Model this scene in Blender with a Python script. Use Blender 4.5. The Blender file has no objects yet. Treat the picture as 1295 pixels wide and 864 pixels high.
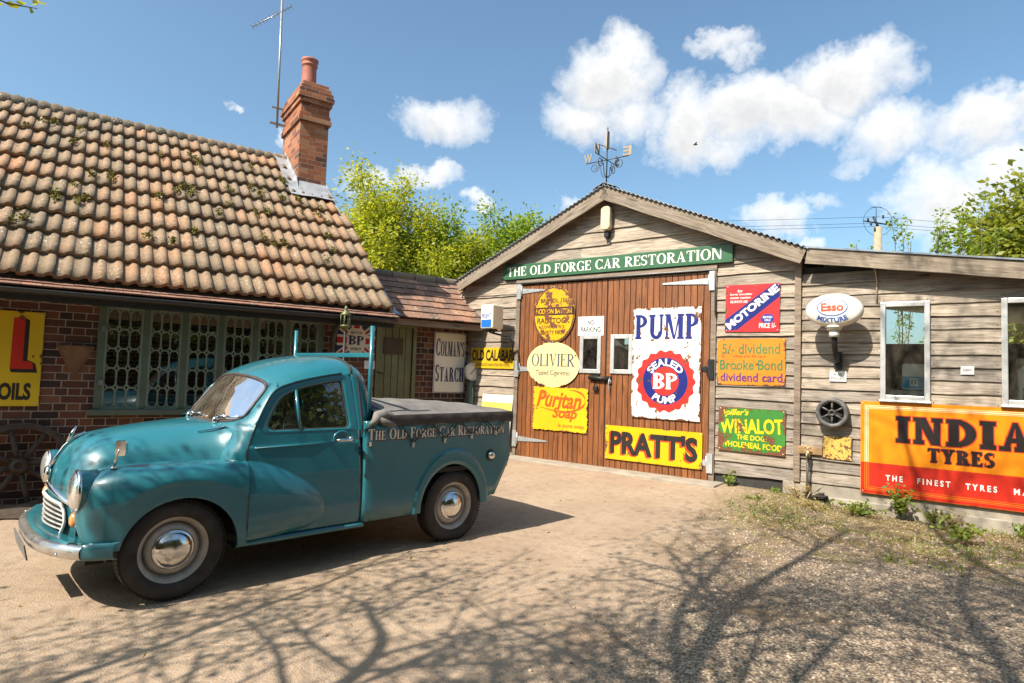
import bpy, math, random
import numpy as np
from mathutils import Vector, Matrix, Euler
from math import sin, cos, pi, radians, sqrt, atan2
random.seed(7); RNG = np.random.default_rng(7)
SC = bpy.context.scene
COL = SC.collection

# ------------------------------------------------------------------ camera
EYE = 1.447
cam = bpy.data.cameras.new('camera'); camo = bpy.data.objects.new('camera', cam); COL.objects.link(camo)
cam.sensor_width = 36; cam.lens = 36 * 775.0 / 1295.0; cam.clip_end = 3000; cam.clip_start = 0.05
camo.matrix_world = Matrix.Translation((0, 0, EYE)) @ Matrix.Rotation(radians(90 + 3.074), 4, 'X') @ Matrix.Rotation(radians(1.955), 4, 'Z')
SC.camera = camo

# ------------------------------------------------------------------ node helper
class NT:
    def __init__(s, tree): s.t = tree
    def put(s, sock, v):
        if isinstance(v, bpy.types.NodeSocket): s.t.links.new(v, sock)
        elif v is not None:
            try:
                if isinstance(v, (tuple, list)) and len(v) == 3 and sock.type == 'RGBA': v = (*v, 1)
                sock.default_value = v
            except Exception: sock.default_value = (v, v, v)
    def n(s, typ, ins=None, **props):
        nd = s.t.nodes.new(typ)
        for k, v in props.items(): setattr(nd, k, v)
        for k, v in (ins or {}).items(): s.put(nd.inputs[k], v)
        return nd
    def m(s, op, a, b=None, c=None, clamp=False):
        nd = s.n('ShaderNodeMath', operation=op, use_clamp=clamp); s.put(nd.inputs[0], a)
        if b is not None: s.put(nd.inputs[1], b)
        if c is not None: s.put(nd.inputs[2], c)
        return nd.outputs[0]
    def vm(s, op, a, b=None):
        nd = s.n('ShaderNodeVectorMath', operation=op); s.put(nd.inputs[0], a)
        if b is not None: s.put(nd.inputs[3 if op == 'SCALE' else 1], b)
        return nd.outputs[0]
    def mix(s, f, a, b, blend='MIX'):
        nd = s.n('ShaderNodeMix', data_type='RGBA', blend_type=blend)
        s.put(nd.inputs[0], f); s.put(nd.inputs[6], a); s.put(nd.inputs[7], b); return nd.outputs[2]
    def noise(s, vec, scale, detail=4, rough=.55, dist=0, out=0):
        nd = s.n('ShaderNodeTexNoise', {'Vector': vec, 'Scale': scale, 'Detail': detail, 'Roughness': rough, 'Distortion': dist}); return nd.outputs[out]
    def ramp(s, f, stops):
        nd = s.n('ShaderNodeValToRGB'); s.put(nd.inputs[0], f); e = nd.color_ramp.elements
        while len(e) < len(stops): e.new(.5)
        for i, (p, c) in enumerate(stops):
            e[i].position = p; e[i].color = (c, c, c, 1) if not isinstance(c, (tuple, list)) else (*c, 1)
        return nd.outputs[0]
    def mr(s, v, a, b, c=0., d=1.):
        nd = s.n('ShaderNodeMapRange', clamp=True); 
        for i, x in enumerate((v, a, b, c, d)): s.put(nd.inputs[i], x)
        return nd.outputs[0]
    def sep(s, v): return s.n('ShaderNodeSeparateXYZ', {0: v}).outputs
    def comb(s, x, y, z): return s.n('ShaderNodeCombineXYZ', {0: x, 1: y, 2: z}).outputs[0]
    def tc(s, out='Object'): return s.n('ShaderNodeTexCoord').outputs[out]
    def attr(s, name): return s.n('ShaderNodeAttribute', attribute_name=name).outputs
    def bump(s, h, strength=.5, dist=.01, normal=None):
        nd = s.n('ShaderNodeBump', {'Strength': strength, 'Distance': dist, 'Height': h})
        if normal: s.put(nd.inputs['Normal'], normal)
        return nd.outputs[0]
    def out(s, sh): s.put(s.n('ShaderNodeOutputMaterial').inputs[0], sh)
    def bsdf(s, base, rough=.5, metal=0., normal=None, **kw):
        nd = s.n('ShaderNodeBsdfPrincipled', {'Base Color': base, 'Roughness': rough, 'Metallic': metal})
        if normal is not None: s.put(nd.inputs['Normal'], normal)
        for k, v in kw.items(): s.put(nd.inputs[k.replace('_', ' ')], v)
        s.out(nd.outputs[0]); return nd
def newmat(name):
    m = bpy.data.materials.new(name); m.use_nodes = True; m.node_tree.nodes.clear(); return m, NT(m.node_tree)

# ------------------------------------------------------------------ daylight
SUN_EL = radians(49); sunh = Vector((-.718, -.696, 0)).normalized()
to_sun = Vector((sunh.x * cos(SUN_EL), sunh.y * cos(SUN_EL), sin(SUN_EL)))
sl = bpy.data.lights.new('sun', 'SUN'); sl.energy = 5.0; sl.angle = radians(.42); sl.color = (1, .915, .79)
so = bpy.data.objects.new('sun', sl); COL.objects.link(so); so.rotation_euler = to_sun.to_track_quat('Z', 'Y').to_euler(); so.location = (-8, -8, 12)
W = bpy.data.worlds.new('World'); SC.world = W; W.use_nodes = True; W.node_tree.nodes.clear(); w = NT(W.node_tree)
sky = w.n('ShaderNodeTexSky', sky_type='NISHITA', sun_disc=False, sun_elevation=SUN_EL, sun_rotation=atan2(sunh.x, sunh.y), altitude=100, air_density=1.0, dust_density=2.6, ozone_density=.8)
D = w.tc('Generated'); dx, dy, dz = w.sep(D)
az0 = w.m('ARCTAN2', dx, dy); el0 = w.m('ARCSINE', dz)
warp = w.noise(D, 9, 5, .6, out=1); wx, wy, wz = w.sep(warp)
warp2 = w.noise(D, 34, 5, .65, out=1); vx, vy, vz = w.sep(warp2)
az = w.m('ADD', az0, w.m('ADD', w.m('MULTIPLY', w.m('SUBTRACT', wx, .5), .13), w.m('MULTIPLY', w.m('SUBTRACT', vx, .5), .045)))
el = w.m('ADD', el0, w.m('ADD', w.m('MULTIPLY', w.m('SUBTRACT', wy, .5), .11), w.m('MULTIPLY', w.m('SUBTRACT', vy, .5), .045)))
# cumulus heaps: azimuth, elevation, half-width, half-height (radians), strength
CLOUDS = [(0.146, 0.464, 0.092, 0.065, 1.3), (0.102, 0.404, 0.071, 0.045, 1), (0.186, 0.402, 0.05, 0.044, 0.9), (0.271, 0.386, 0.058, 0.067, 1.2), (0.368, 0.4, 0.104, 0.052, 1.2), (0.503, 0.422, 0.076, 0.049, 1.3), (0.435, 0.381, 0.093, 0.047, 1.1), (0.31, 0.356, 0.07, 0.028, 0.8), (0.558, 0.348, 0.068, 0.048, 1.1), (0.651, 0.346, 0.056, 0.047, 1.2), (0.612, 0.254, 0.056, 0.06, 1.1), (0.671, 0.279, 0.054, 0.057, 1.1), (0.704, 0.353, 0.044, 0.027, 1), (-0.127, 0.394, 0.073, 0.04, 1.0), (0.338, 0.484, 0.053, 0.02, 0.75), (0.367, 0.468, 0.029, 0.012, 0.5), (-0.445, 0.376, 0.019, 0.008, 0.7), (0.404, 0.25, 0.043, 0.027, 0.9), (-0.155, 0.306, 0.046, 0.021, 0.9), (-0.07, 0.267, 0.031, 0.017, 0.9), (0.468, 0.27, 0.035, 0.011, 0.45), (-0.237, 0.291, 0.05, 0.014, 0.6), (0.093, 0.284, 0.018, 0.012, 0.5), (0.514, 0.313, 0.029, 0.011, 0.35), (0.442, 0.216, 0.023, 0.014, 0.7), (-0.381, 0.349, 0.011, 0.015, 0.5)]
dens = None; low = None
for a0, e0, ra, re, st in CLOUDS:
    da = w.m('MULTIPLY', w.m('SUBTRACT', az, a0), 1 / ra); de = w.m('MULTIPLY', w.m('SUBTRACT', el, e0), 1 / re)
    d2 = w.m('ADD', w.m('MULTIPLY', da, da), w.m('MULTIPLY', de, de))
    k = w.m('MULTIPLY', w.m('SUBTRACT', 1.0, d2), st)
    kl = w.m('ADD', k, w.m('MULTIPLY', de, -.55))
    dens = k if dens is None else w.m('MAXIMUM', dens, k)
    low = kl if low is None else w.m('MAXIMUM', low, kl)
# loose clouds over the rest of the sky, behind the camera
gen = w.m('MULTIPLY', w.mr(w.noise(w.vm('MULTIPLY', D, (1, 1, 1.8)), 3.2, 5, .55), .55, .75, -.5, 1.), w.mr(dy, .1, -.25))
dens = w.m('MAXIMUM', dens, w.m('ADD', gen, w.mr(dy, -.1, .1, 0, -1)))
fine = w.noise(D, 42, 5, .62)
mask = w.mr(w.m('ADD', dens, w.m('MULTIPLY', w.m('SUBTRACT', fine, .5), .5)), -.25, 1.0)
mask = w.m('SMOOTH_MIN', w.m('POWER', mask, 1.1), 1.0, .1)
shade = w.mr(w.m('ADD', low, w.m('MULTIPLY', w.m('SUBTRACT', w.noise(D, 22, 4, .6), .5), 1.5)), .25, 1.45)
ccol = w.mix(shade, (8.4, 8.25, 7.95), (5.5, 5.5, 5.5))
skyc = w.mix(1.0, sky.outputs[0], (1.08, 1.32, 1.34), 'MULTIPLY')
skyc = w.mix(w.m('MULTIPLY', mask, .96), skyc, ccol)
bg = w.n('ShaderNodeBackground', {0: skyc, 1: .086}); w.put(w.n('ShaderNodeOutputWorld').inputs[0], bg.outputs[0])
try: W.cycles.sampling_method = 'MANUAL'; W.cycles.sample_map_resolution = 512
except Exception: pass
vs = SC.view_settings; vs.view_transform = 'Standard'; vs.look = 'None'; vs.gamma = 1; vs.use_curve_mapping = False; vs.exposure = 0.84
SC.cycles.max_bounces = 8; SC.cycles.transparent_max_bounces = 12; SC.cycles.caustics_reflective = False; SC.cycles.caustics_refractive = False

# ------------------------------------------------------------------ mesh builder
class MB:
    def __init__(s): s.v = []; s.f = []; s.mi = []; s.tint = []; s.sm = []; s.uv = []
    def add(s, vs, fs, mi=0, tint=None, smooth=False, uvs=None):
        b = len(s.v); s.v.extend([tuple(p) for p in vs])
        t = tint if tint is not None else (.5, .5, .5)
        for i, f in enumerate(fs):
            s.f.append([b + k for k in f]); s.mi.append(mi); s.tint.append(t); s.sm.append(smooth)
            s.uv.append(uvs[i] if uvs else None)
        return s
    def box(s, x0, y0, z0, x1, y1, z1, mi=0, tint=None):
        x0, x1 = sorted((x0, x1)); y0, y1 = sorted((y0, y1)); z0, z1 = sorted((z0, z1))
        P = [(x, y, z) for z in (z0, z1) for y in (y0, y1) for x in (x0, x1)]
        return s.add(P, [(0, 2, 3, 1), (4, 5, 7, 6), (0, 1, 5, 4), (2, 6, 7, 3), (0, 4, 6, 2), (1, 3, 7, 5)], mi, tint)
    def hexa(s, P, mi=0, tint=None):   # 8 points ordered as in box
        return s.add(P, [(0, 2, 3, 1), (4, 5, 7, 6), (0, 1, 5, 4), (2, 6, 7, 3), (0, 4, 6, 2), (1, 3, 7, 5)], mi, tint)
    def prism(s, poly, y0, y1, mi=0, tint=None):  # polygon in (x,z), extruded along y
        n = len(poly); P = [(x, y0, z) for x, z in poly] + [(x, y1, z) for x, z in poly]
        a = sum(poly[i][0] * poly[(i + 1) % n][1] - poly[(i + 1) % n][0] * poly[i][1] for i in range(n))
        fs = [list(range(n)), list(range(2 * n - 1, n - 1, -1))] + [(i, i + n, (i + 1) % n + n, (i + 1) % n) for i in range(n)]
        if a < 0: fs = [f[::-1] for f in fs]
        return s.add(P, fs, mi, tint)
    def tube(s, path, r, n=8, mi=0, tint=None, cap=True, smooth=True, closed=False):
        path = [Vector(p) for p in path]; N = len(path); rr = r if isinstance(r, (list, tuple)) else [r] * N
        vs = []; ref = None
        for i, p in enumerate(path):
            if closed: d = path[(i + 1) % N] - path[i - 1]
            else: d = path[min(i + 1, N - 1)] - path[max(i - 1, 0)]
            d = d.normalized() if d.length > 1e-9 else Vector((0, 0, 1))
            if ref is None:
                ref = Vector((0, 0, 1)) if abs(d.z) < .9 else Vector((1, 0, 0))
            u = (ref - d * ref.dot(d))
            if u.length < 1e-6: u = d.orthogonal()
            u.normalize(); ref = u; q = d.cross(u)
            for k in range(n):
                a = 2 * pi * k / n; vs.append(p + (u * cos(a) + q * sin(a)) * rr[i])
        fs = []
        for i in range(N if closed else N - 1):
            j = (i + 1) % N
            for k in range(n): fs.append((i * n + k, i * n + (k + 1) % n, j * n + (k + 1) % n, j * n + k))
        if cap and not closed: fs.append(list(range(n))[::-1]); fs.append([(N - 1) * n + k for k in range(n)])
        return s.add(vs, fs, mi, tint, smooth)
    def lathe(s, prof, n=24, axis='Z', c=(0, 0, 0), mi=0, tint=None, smooth=True, caps=True):
        vs = []
        for r, h in prof:
            for k in range(n):
                a = 2 * pi * k / n; x, y = r * cos(a), r * sin(a)
                p = (x, y, h) if axis == 'Z' else ((x, -h, y) if axis == '-Y' else ((x, h, y) if axis == 'Y' else (h, x, y)))
                vs.append((p[0] + c[0], p[1] + c[1], p[2] + c[2]))
        fs = [(i * n + k, i * n + (k + 1) % n, (i + 1) * n + (k + 1) % n, (i + 1) * n + k) for i in range(len(prof) - 1) for k in range(n)]
        if caps: fs.append(list(range(n))[::-1]); fs.append([(len(prof) - 1) * n + k for k in range(n)])
        return s.add(vs, fs, mi, tint, smooth)
    def grid(s, rows, mi=0, tint=None, smooth=True, closed_u=False, closed_v=False):  # rows: list of equal-length point lists
        R = len(rows); Cn = len(rows[0]); vs = [p for r in rows for p in r]; fs = []
        for i in range(R if closed_v else R - 1):
            for j in range(Cn if closed_u else Cn - 1):
                i2 = (i + 1) % R; j2 = (j + 1) % Cn; fs.append((i * Cn + j, i * Cn + j2, i2 * Cn + j2, i2 * Cn + j))
        return s.add(vs, fs, mi, tint, smooth)
    def build(s, name, mats, parent=None, loc=None, rotz=None, mods=None):
        me = bpy.data.meshes.new(name); me.from_pydata(s.v, [], s.f)
        if not isinstance(mats, (list, tuple)): mats = [mats]
        for m in mats: me.materials.append(m)
        nf = len(me.polygons)
        me.polygons.foreach_set('material_index', np.array(s.mi, np.int32)); me.polygons.foreach_set('use_smooth', np.array(s.sm, bool))
        at = me.attributes.new('tint', 'FLOAT_COLOR', 'CORNER'); lt = np.zeros(nf, np.int32); me.polygons.foreach_get('loop_total', lt)
        tv = np.array([(t[0], t[1], t[2], 1) for t in s.tint], np.float32).reshape(-1, 4); at.data.foreach_set('color', np.repeat(tv, lt, axis=0).ravel())
        uvl = me.uv_layers.new(name='UVMap'); co = np.array(s.v, np.float32); buf = []
        for i, p in enumerate(me.polygons):
            if s.uv[i] is not None: buf.extend([c for q in s.uv[i] for c in q]); continue
            nn = p.normal
            if abs(nn.z) > .8:
                for k in p.vertices: buf.extend((co[k][0], co[k][1]))
            else:
                t = Vector((-nn.y, nn.x, 0)).normalized()
                sl_ = max(.25, sqrt(max(1e-6, 1 - nn.z * nn.z)))
                for k in p.vertices: buf.extend((co[k][0] * t.x + co[k][1] * t.y, co[k][2] / sl_))
        uvl.data.foreach_set('uv', np.array(buf, np.float32))
        me.validate(); me.update()
        return link(name, me, parent, loc, rotz, mods)
def link(name, data, parent=None, loc=None, rotz=None, mods=None):
    o = bpy.data.objects.new(name, data); COL.objects.link(o)
    if parent: o.parent = parent
    if loc: o.location = loc
    if rotz is not None: o.rotation_euler = (0, 0, rotz)
    for kind, kw in (mods or []):
        md = o.modifiers.new(kind.lower(), kind)
        for k, v in kw.items(): setattr(md, k, v)
    return o
BEV = lambda wd=.004, seg=2: [('BEVEL', dict(width=wd, segments=seg, limit_method='ANGLE', angle_limit=radians(40)))]
def tag(o, label=None, cat=None, group=None, kind=None):
    if label: o['label'] = label
    if cat: o['category'] = cat
    if group: o['group'] = group
    if kind: o['kind'] = kind
    return o
def thing(name, label, cat, loc, rotz=0, group=None):
    o = link(name, None, None, loc, rotz); o.empty_display_size = .1
    return tag(o, label, cat, group)
def copy_tree(o, parent=None, name=None):
    c = o.copy(); COL.objects.link(c)
    if parent: c.parent = parent
    for ch in list(o.children): copy_tree(ch, c)
    return c
def rt(a=0., b=1.): return (random.uniform(a, b), random.random(), random.random())

# ------------------------------------------------------------------ frames: workshop front, cottage front
A_S = radians(-36.703); S0 = Vector((.174, 10.888, 0)); SX = Vector((cos(A_S), sin(A_S), 0)); SY = Vector((-sin(A_S), cos(A_S), 0))
A_C = radians(34.938); C0 = Vector((-4.719, 6.082, 0)); CX = Vector((cos(A_C), sin(A_C), 0)); CY = Vector((-sin(A_C), cos(A_C), 0))
A_K = radians(44.076); K0 = Vector((-2.513, 4.331, 0))
def on_shed(s_, z, out=0.): return S0 + SX * s_ - SY * out + Vector((0, 0, z))
def on_cot(t_, z, out=0.): return C0 + CX * t_ - CY * out + Vector((0, 0, z))

# ------------------------------------------------------------------ materials
def simple(name, col, rough=.5, metal=0., var=.12, scale=6., bump=0., bscale=80, **kw):
    m, t = newmat(name); o = t.tc(); nz = t.noise(o, scale, 5, .6)
    c = t.mix(t.mr(nz, .3, .7), tuple(x * (1 - var) for x in col), tuple(min(1, x * (1 + var)) for x in col))
    nr = t.bump(t.noise(o, bscale, 3), bump, .004) if bump else None
    t.bsdf(c, t.mr(t.noise(o, scale * 2.3, 3), .3, .7, max(0, rough - .07), min(1, rough + .07)), metal, nr, **kw); return m
def brick(name, stops, mortar=(.36, .31, .25), dirt=.5, squash=.5):
    m, t = newmat(name); uv = t.tc('UV'); o = t.tc()
    wob = t.vm('SCALE', t.vm('SUBTRACT', t.noise(o, 14, 3, out=1), (.5, .5, .5)), None)
    nd = wob.node; nd.inputs[3].default_value = .008
    p = t.vm('ADD', uv, wob)
    kw = dict(offset=.5, offset_frequency=2, squash=squash, squash_frequency=2)
    b = t.n('ShaderNodeTexBrick', {'Vector': p, 'Color1': (0, 0, 0, 1), 'Color2': (1, 1, 1, 1), 'Mortar': (.5, .5, .5, 1), 'Scale': 1., 'Mortar Size': .0055, 'Mortar Smooth': .25, 'Bias': 0., 'Brick Width': .225, 'Row Height': .077}, **kw)
    face = t.ramp(b.outputs[0], stops)
    g = t.noise(o, 38, 5, .7); face = t.mix(t.mr(g, .35, .7, 0, .55), face, t.mix(1, face, (.45, .42, .42), 'MULTIPLY'))
    face = t.mix(t.mr(t.noise(o, 2.2, 4), .52, .72, 0, .5), face, t.mix(1, face, (.55, .5, .46), 'MULTIPLY'))
    mo = t.mix(t.mr(t.noise(o, 30, 4), .35, .7), mortar, tuple(x * .6 for x in mortar))
    c = t.mix(b.outputs[1], face, mo)
    h = t.m('ADD', t.m('MULTIPLY', t.m('SUBTRACT', 1, b.outputs[1]), .8), t.m('MULTIPLY', g, .45))
    t.bsdf(c, .88, 0, t.bump(h, .9, .009)); return m
def weathered(name, light, dark, stain=.55, rough=.85):
    """old timber: grain along UV u, each board shifted and toned by its tint"""
    m, t = newmat(name); a = t.attr('tint'); tr, tg, tb = t.sep(a[1])
    ux, uy, _ = t.sep(t.tc('UV'))
    p = t.comb(t.m('ADD', ux, t.m('MULTIPLY', tg, 40)), t.m('ADD', uy, t.m('MULTIPLY', tb, 17)), t.m('MULTIPLY', tg, 9))
    gr = t.noise(t.vm('MULTIPLY', p, (1.5, 26, 1)), 1.7, 8, .68, .9)
    fine = t.noise(t.vm('MULTIPLY', p, (5, 170, 1)), 1.5, 4, .6)
    blot = t.noise(t.vm('MULTIPLY', p, (1.3, 4, 1)), 1.7, 5, .6)
    kn = t.n('ShaderNodeTexVoronoi', {'Vector': t.vm('MULTIPLY', p, (1.5, 8, 1)), 'Scale': 1., 'Randomness': 1.}); knot = t.mr(kn.outputs[0], .05, .2, 1, 0)
    c = t.mix(t.mr(gr, .38, .63), light, dark)
    c = t.mix(t.mr(blot, .45, .75, 0, stain), c, t.mix(1, c, (.42, .37, .33), 'MULTIPLY'))
    c = t.mix(t.mr(fine, .52, .72, 0, .5), c, tuple(x * .45 for x in dark))
    c = t.mix(t.m('MULTIPLY', knot, .75), c, tuple(x * .35 for x in dark))
    c = t.mix(1, c, t.mix(tr, (.72, .72, .74), (1.16, 1.12, 1.06)), 'MULTIPLY')
    h = t.m('ADD', t.m('MULTIPLY', gr, -.7), t.m('MULTIPLY', fine, -.6))
    t.bsdf(c, rough, 0, t.bump(h, .55, .006)); return m
def glass(name, tint=(.8, .86, .84), refl=1.0, rough=.0, dirt=0.):
    m, t = newmat(name); o = t.tc()
    fr = t.n('ShaderNodeFresnel', {0: 1.5}).outputs[0]
    nrm = t.bump(t.noise(o, 3.0, 2), .04, .02)
    g = t.n('ShaderNodeBsdfGlossy', {'Color': (.95, .97, 1, 1), 'Roughness': rough, 'Normal': nrm}); tr = t.n('ShaderNodeBsdfTransparent', {0: (*tint, 1)})
    s = t.n('ShaderNodeMixShader', {0: t.m('MULTIPLY', t.m('ADD', fr, .03), refl, clamp=True), 1: tr.outputs[0], 2: g.outputs[0]})
    if dirt:
        d = t.n('ShaderNodeBsdfDiffuse', {0: (.42, .36, .28, 1)})
        k = t.m('MULTIPLY', t.mr(t.noise(t.vm('MULTIPLY', o, (1, 1, .5)), 5, 6, .7), .35, .8), dirt)
        s = t.n('ShaderNodeMixShader', {0: k, 1: s.outputs[0], 2: d.outputs[0]})
    t.out(s.outputs[0]); return m
def enamel(name, col, hx, hz, rust=.5, seed=0., shape='rect', scale=7., rough=.28, thr=.64, edge=.10):
    """vitreous enamel over steel: chips of rust, thickest at the edge of the plate (object space, shared by plate and lettering)"""
    m, t = newmat(name); o = t.tc(); x, y, z = t.sep(o)
    ax = t.m('DIVIDE', t.m('ABSOLUTE', x), hx); az_ = t.m('DIVIDE', t.m('ABSOLUTE', z), hz)
    if shape == 'rect': e = t.m('MAXIMUM', ax, az_)
    else: e = t.m('SQRT', t.m('ADD', t.m('MULTIPLY', ax, ax), t.m('MULTIPLY', az_, az_)))
    p = t.vm('ADD', o, (seed * 3.1, 0, seed * 1.7))
    nz = t.noise(p, scale, 6, .62); n2 = t.noise(p, scale * 4.5, 5, .6)
    k = t.m('ADD', t.m('ADD', nz, t.m('MULTIPLY', t.m('SUBTRACT', n2, .5), .35)), t.m('MULTIPLY', t.mr(e, 1 - edge, 1., 0, .17 * (.5 + rust)), t.mr(t.noise(p, 3.1, 3), .38, .6, .25, 1.15)))
    k = t.m('ADD', k, t.m('MULTIPLY', rust, .1))
    mask = t.mr(k, thr, thr + .018); halo = t.mr(k, thr - .035, thr, 0, .55)
    fade = t.noise(p, 2.2, 4)
    c = t.mix(t.mr(fade, .35, .7), tuple(v * .86 for v in col), tuple(min(1, v * 1.06) for v in col))
    c = t.mix(halo, c, t.mix(1, c, (.75, .55, .36), 'MULTIPLY'))
    ru = t.ramp(t.noise(p, 60, 5, .7), [(.3, (.045, .018, .012)), (.5, (.14, .05, .022)), (.7, (.27, .12, .055))])
    c = t.mix(mask, c, ru)
    t.bsdf(c, t.mr(mask, 0, 1, rough, .9), 0, t.bump(t.m('SUBTRACT', 1, mask), .4, .002)); return m

M = {}
M['brick'] = brick('old_brick', [(0, (.032, .02, .018)), (.2, (.07, .03, .024)), (.42, (.125, .045, .028)), (.6, (.075, .036, .028)), (.8, (.16, .06, .036)), (1, (.22, .10, .055))])
M['brick_red'] = brick('chimney_brick', [(0, (.12, .05, .035)), (.22, (.27, .09, .042)), (.5, (.38, .125, .05)), (.78, (.44, .16, .065)), (1, (.45, .23, .13))], (.36, .28, .21), squash=1)
M['clap'] = weathered('silvered_weatherboard', (.46, .395, .325), (.20, .165, .13))
M['barge'] = weathered('weathered_bargeboard', (.36, .30, .235), (.17, .135, .10))
M['postw'] = weathered('weathered_post', (.34, .27, .205), (.17, .13, .1))
M['door_wood'] = weathered('stained_door_boards', (.31, .115, .036), (.16, .058, .021), .45, .5)
M['fresh_wood'] = weathered('pale_timber', (.5, .32, .16), (.34, .2, .09), .2)
M['green_frame'] = simple('grey_green_paint', (.085, .115, .085), .5, var=.15, bump=.15)
M['lattice'] = simple('lattice_paint', (.16, .21, .165), .5, var=.2)
M['sage'] = simple('sage_green_paint', (.17, .185, .10), .6, var=.18, scale=4, bump=.15)
M['black_iron'] = simple('black_iron', (.018, .018, .018), .5, .3)
M['black_plastic'] = simple('black_gutter_plastic', (.022, .021, .02), .4)
M['galv'] = simple('galvanised_steel', (.55, .56, .56), .42, .6, var=.2, scale=9)
M['alu'] = simple('aluminium_frame', (.62, .62, .61), .38, .55, var=.1)
M['roof_metal'] = simple('corrugated_metal', (.26, .29, .33), .42, .5, var=.2)
M['lead'] = simple('lead_flashing', (.36, .37, .39), .55, .35, var=.25, scale=8)
M['concrete'] = simple('concrete', (.30, .262, .21), .9, var=.25, scale=4, bump=.5, bscale=50)
M['tar'] = simple('tarred_board', (.03, .028, .027), .7, var=.4)
M['terracotta'] = simple('terracotta_pot', (.34, .115, .075), .7, var=.15, bump=.2)
M['dark_inside'] = simple('dark_interior', (.03, .028, .025), .9)
M['chrome'] = simple('chrome', (.72, .71, .69), .14, 1., var=.04)
M['rubber'] = simple('rubber', (.022, .021, .02), .75, var=.25, scale=20, bump=.2)
M['pane'] = glass('window_pane', (.75, .8, .76), 1.25)
M['pane_shed'] = glass('dusty_pane', (.8, .85, .82), 1.0, dirt=.16)
M['white_paint'] = simple('white_paint', (.78, .77, .73), .4, var=.05)
M['grey_metal'] = simple('grey_metal', (.2, .2, .2), .5, .5)
def tile_mat(name, stops, lichen=.5):
    m, t = newmat(name); a = t.attr('tint'); tr, tg, tb = t.sep(a[1]); o = t.tc()
    p = t.vm('ADD', o, t.comb(t.m('MULTIPLY', tg, 7), t.m('MULTIPLY', tb, 5), 0))
    big = t.noise(o, .9, 4, .6)
    c = t.ramp(t.m('ADD', t.m('MULTIPLY', tr, .75), t.m('MULTIPLY', t.m('SUBTRACT', big, .5), 1.1), clamp=True), stops)
    g = t.noise(p, 17, 6, .68)
    c = t.mix(t.mr(g, .44, .68, 0, .6), c, (.16, .135, .085))
    sp = t.noise(p, 42, 5, .7); c = t.mix(t.mr(sp, .55, .64, 0, .8), c, (.07, .055, .04))
    li = t.noise(p, 36, 4, .6); c = t.mix(t.m('MULTIPLY', t.mr(li, .59, .66), t.mr(tb, .2, .8)), c, (.5, .46, .38))
    mo = t.noise(o, 5.5, 5, .65); c = t.mix(t.mr(t.m('ADD', mo, t.m('MULTIPLY', sp, .2)), .74, .8, 0, lichen), c, (.12, .115, .03))
    t.bsdf(c, .9, 0, t.bump(t.m('ADD', g, t.m('MULTIPLY', sp, .6)), .6, .008)); return m
M['pantile'] = tile_mat('clay_pantile', [(.05, (.17, .125, .085)), (.3, (.235, .16, .10)), (.5, (.30, .18, .105)), (.7, (.36, .178, .09)), (.92, (.44, .185, .08))])
M['plaintile'] = tile_mat('clay_plain_tile', [(.05, (.15, .085, .065)), (.35, (.23, .12, .085)), (.6, (.30, .15, .10)), (.9, (.40, .21, .13))], .3)
M['eavetile'] = tile_mat('red_eave_tile', [(.05, (.19, .09, .065)), (.5, (.27, .125, .085)), (.9, (.36, .18, .12))], .2)
M['ridgetile'] = tile_mat('mossy_ridge_tile', [(.05, (.09, .075, .055)), (.5, (.16, .12, .085)), (.9, (.24, .16, .1))], .6)
def leaf_mat(name, a, b, tr=.55):
    m, t = newmat(name); at = t.attr('tint'); r, g, bb = t.sep(at[1])
    c = t.mix(r, a, b); c2 = t.mix(1, c, (1.5, 1.35, .6), 'MULTIPLY')
    d = t.n('ShaderNodeBsdfPrincipled', {'Base Color': c, 'Roughness': .5}); tl = t.n('ShaderNodeBsdfTranslucent', {0: c2})
    t.out(t.n('ShaderNodeMixShader', {0: tr, 1: d.outputs[0], 2: tl.outputs[0]}).outputs[0]); return m
M['leaf_spring'] = leaf_mat('spring_leaf', (.22, .28, .022), (.46, .48, .055))
M['leaf_fresh'] = leaf_mat('fresh_leaf', (.13, .22, .02), (.30, .40, .045))
M['leaf_oak'] = leaf_mat('oak_leaf', (.11, .15, .016), (.30, .32, .04), .45)
M['leaf_hedge'] = leaf_mat('hedge_leaf', (.035, .075, .01), (.15, .2, .03), .35)
M['leaf_weed'] = leaf_mat('weed_leaf', (.09, .15, .02), (.25, .3, .05), .35)
M['straw'] = leaf_mat('dry_grass', (.28, .2, .08), (.42, .32, .15), .3)
M['bark'] = simple('bark', (.13, .10, .075), .9, var=.35, scale=12, bump=.8, bscale=30)

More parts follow.
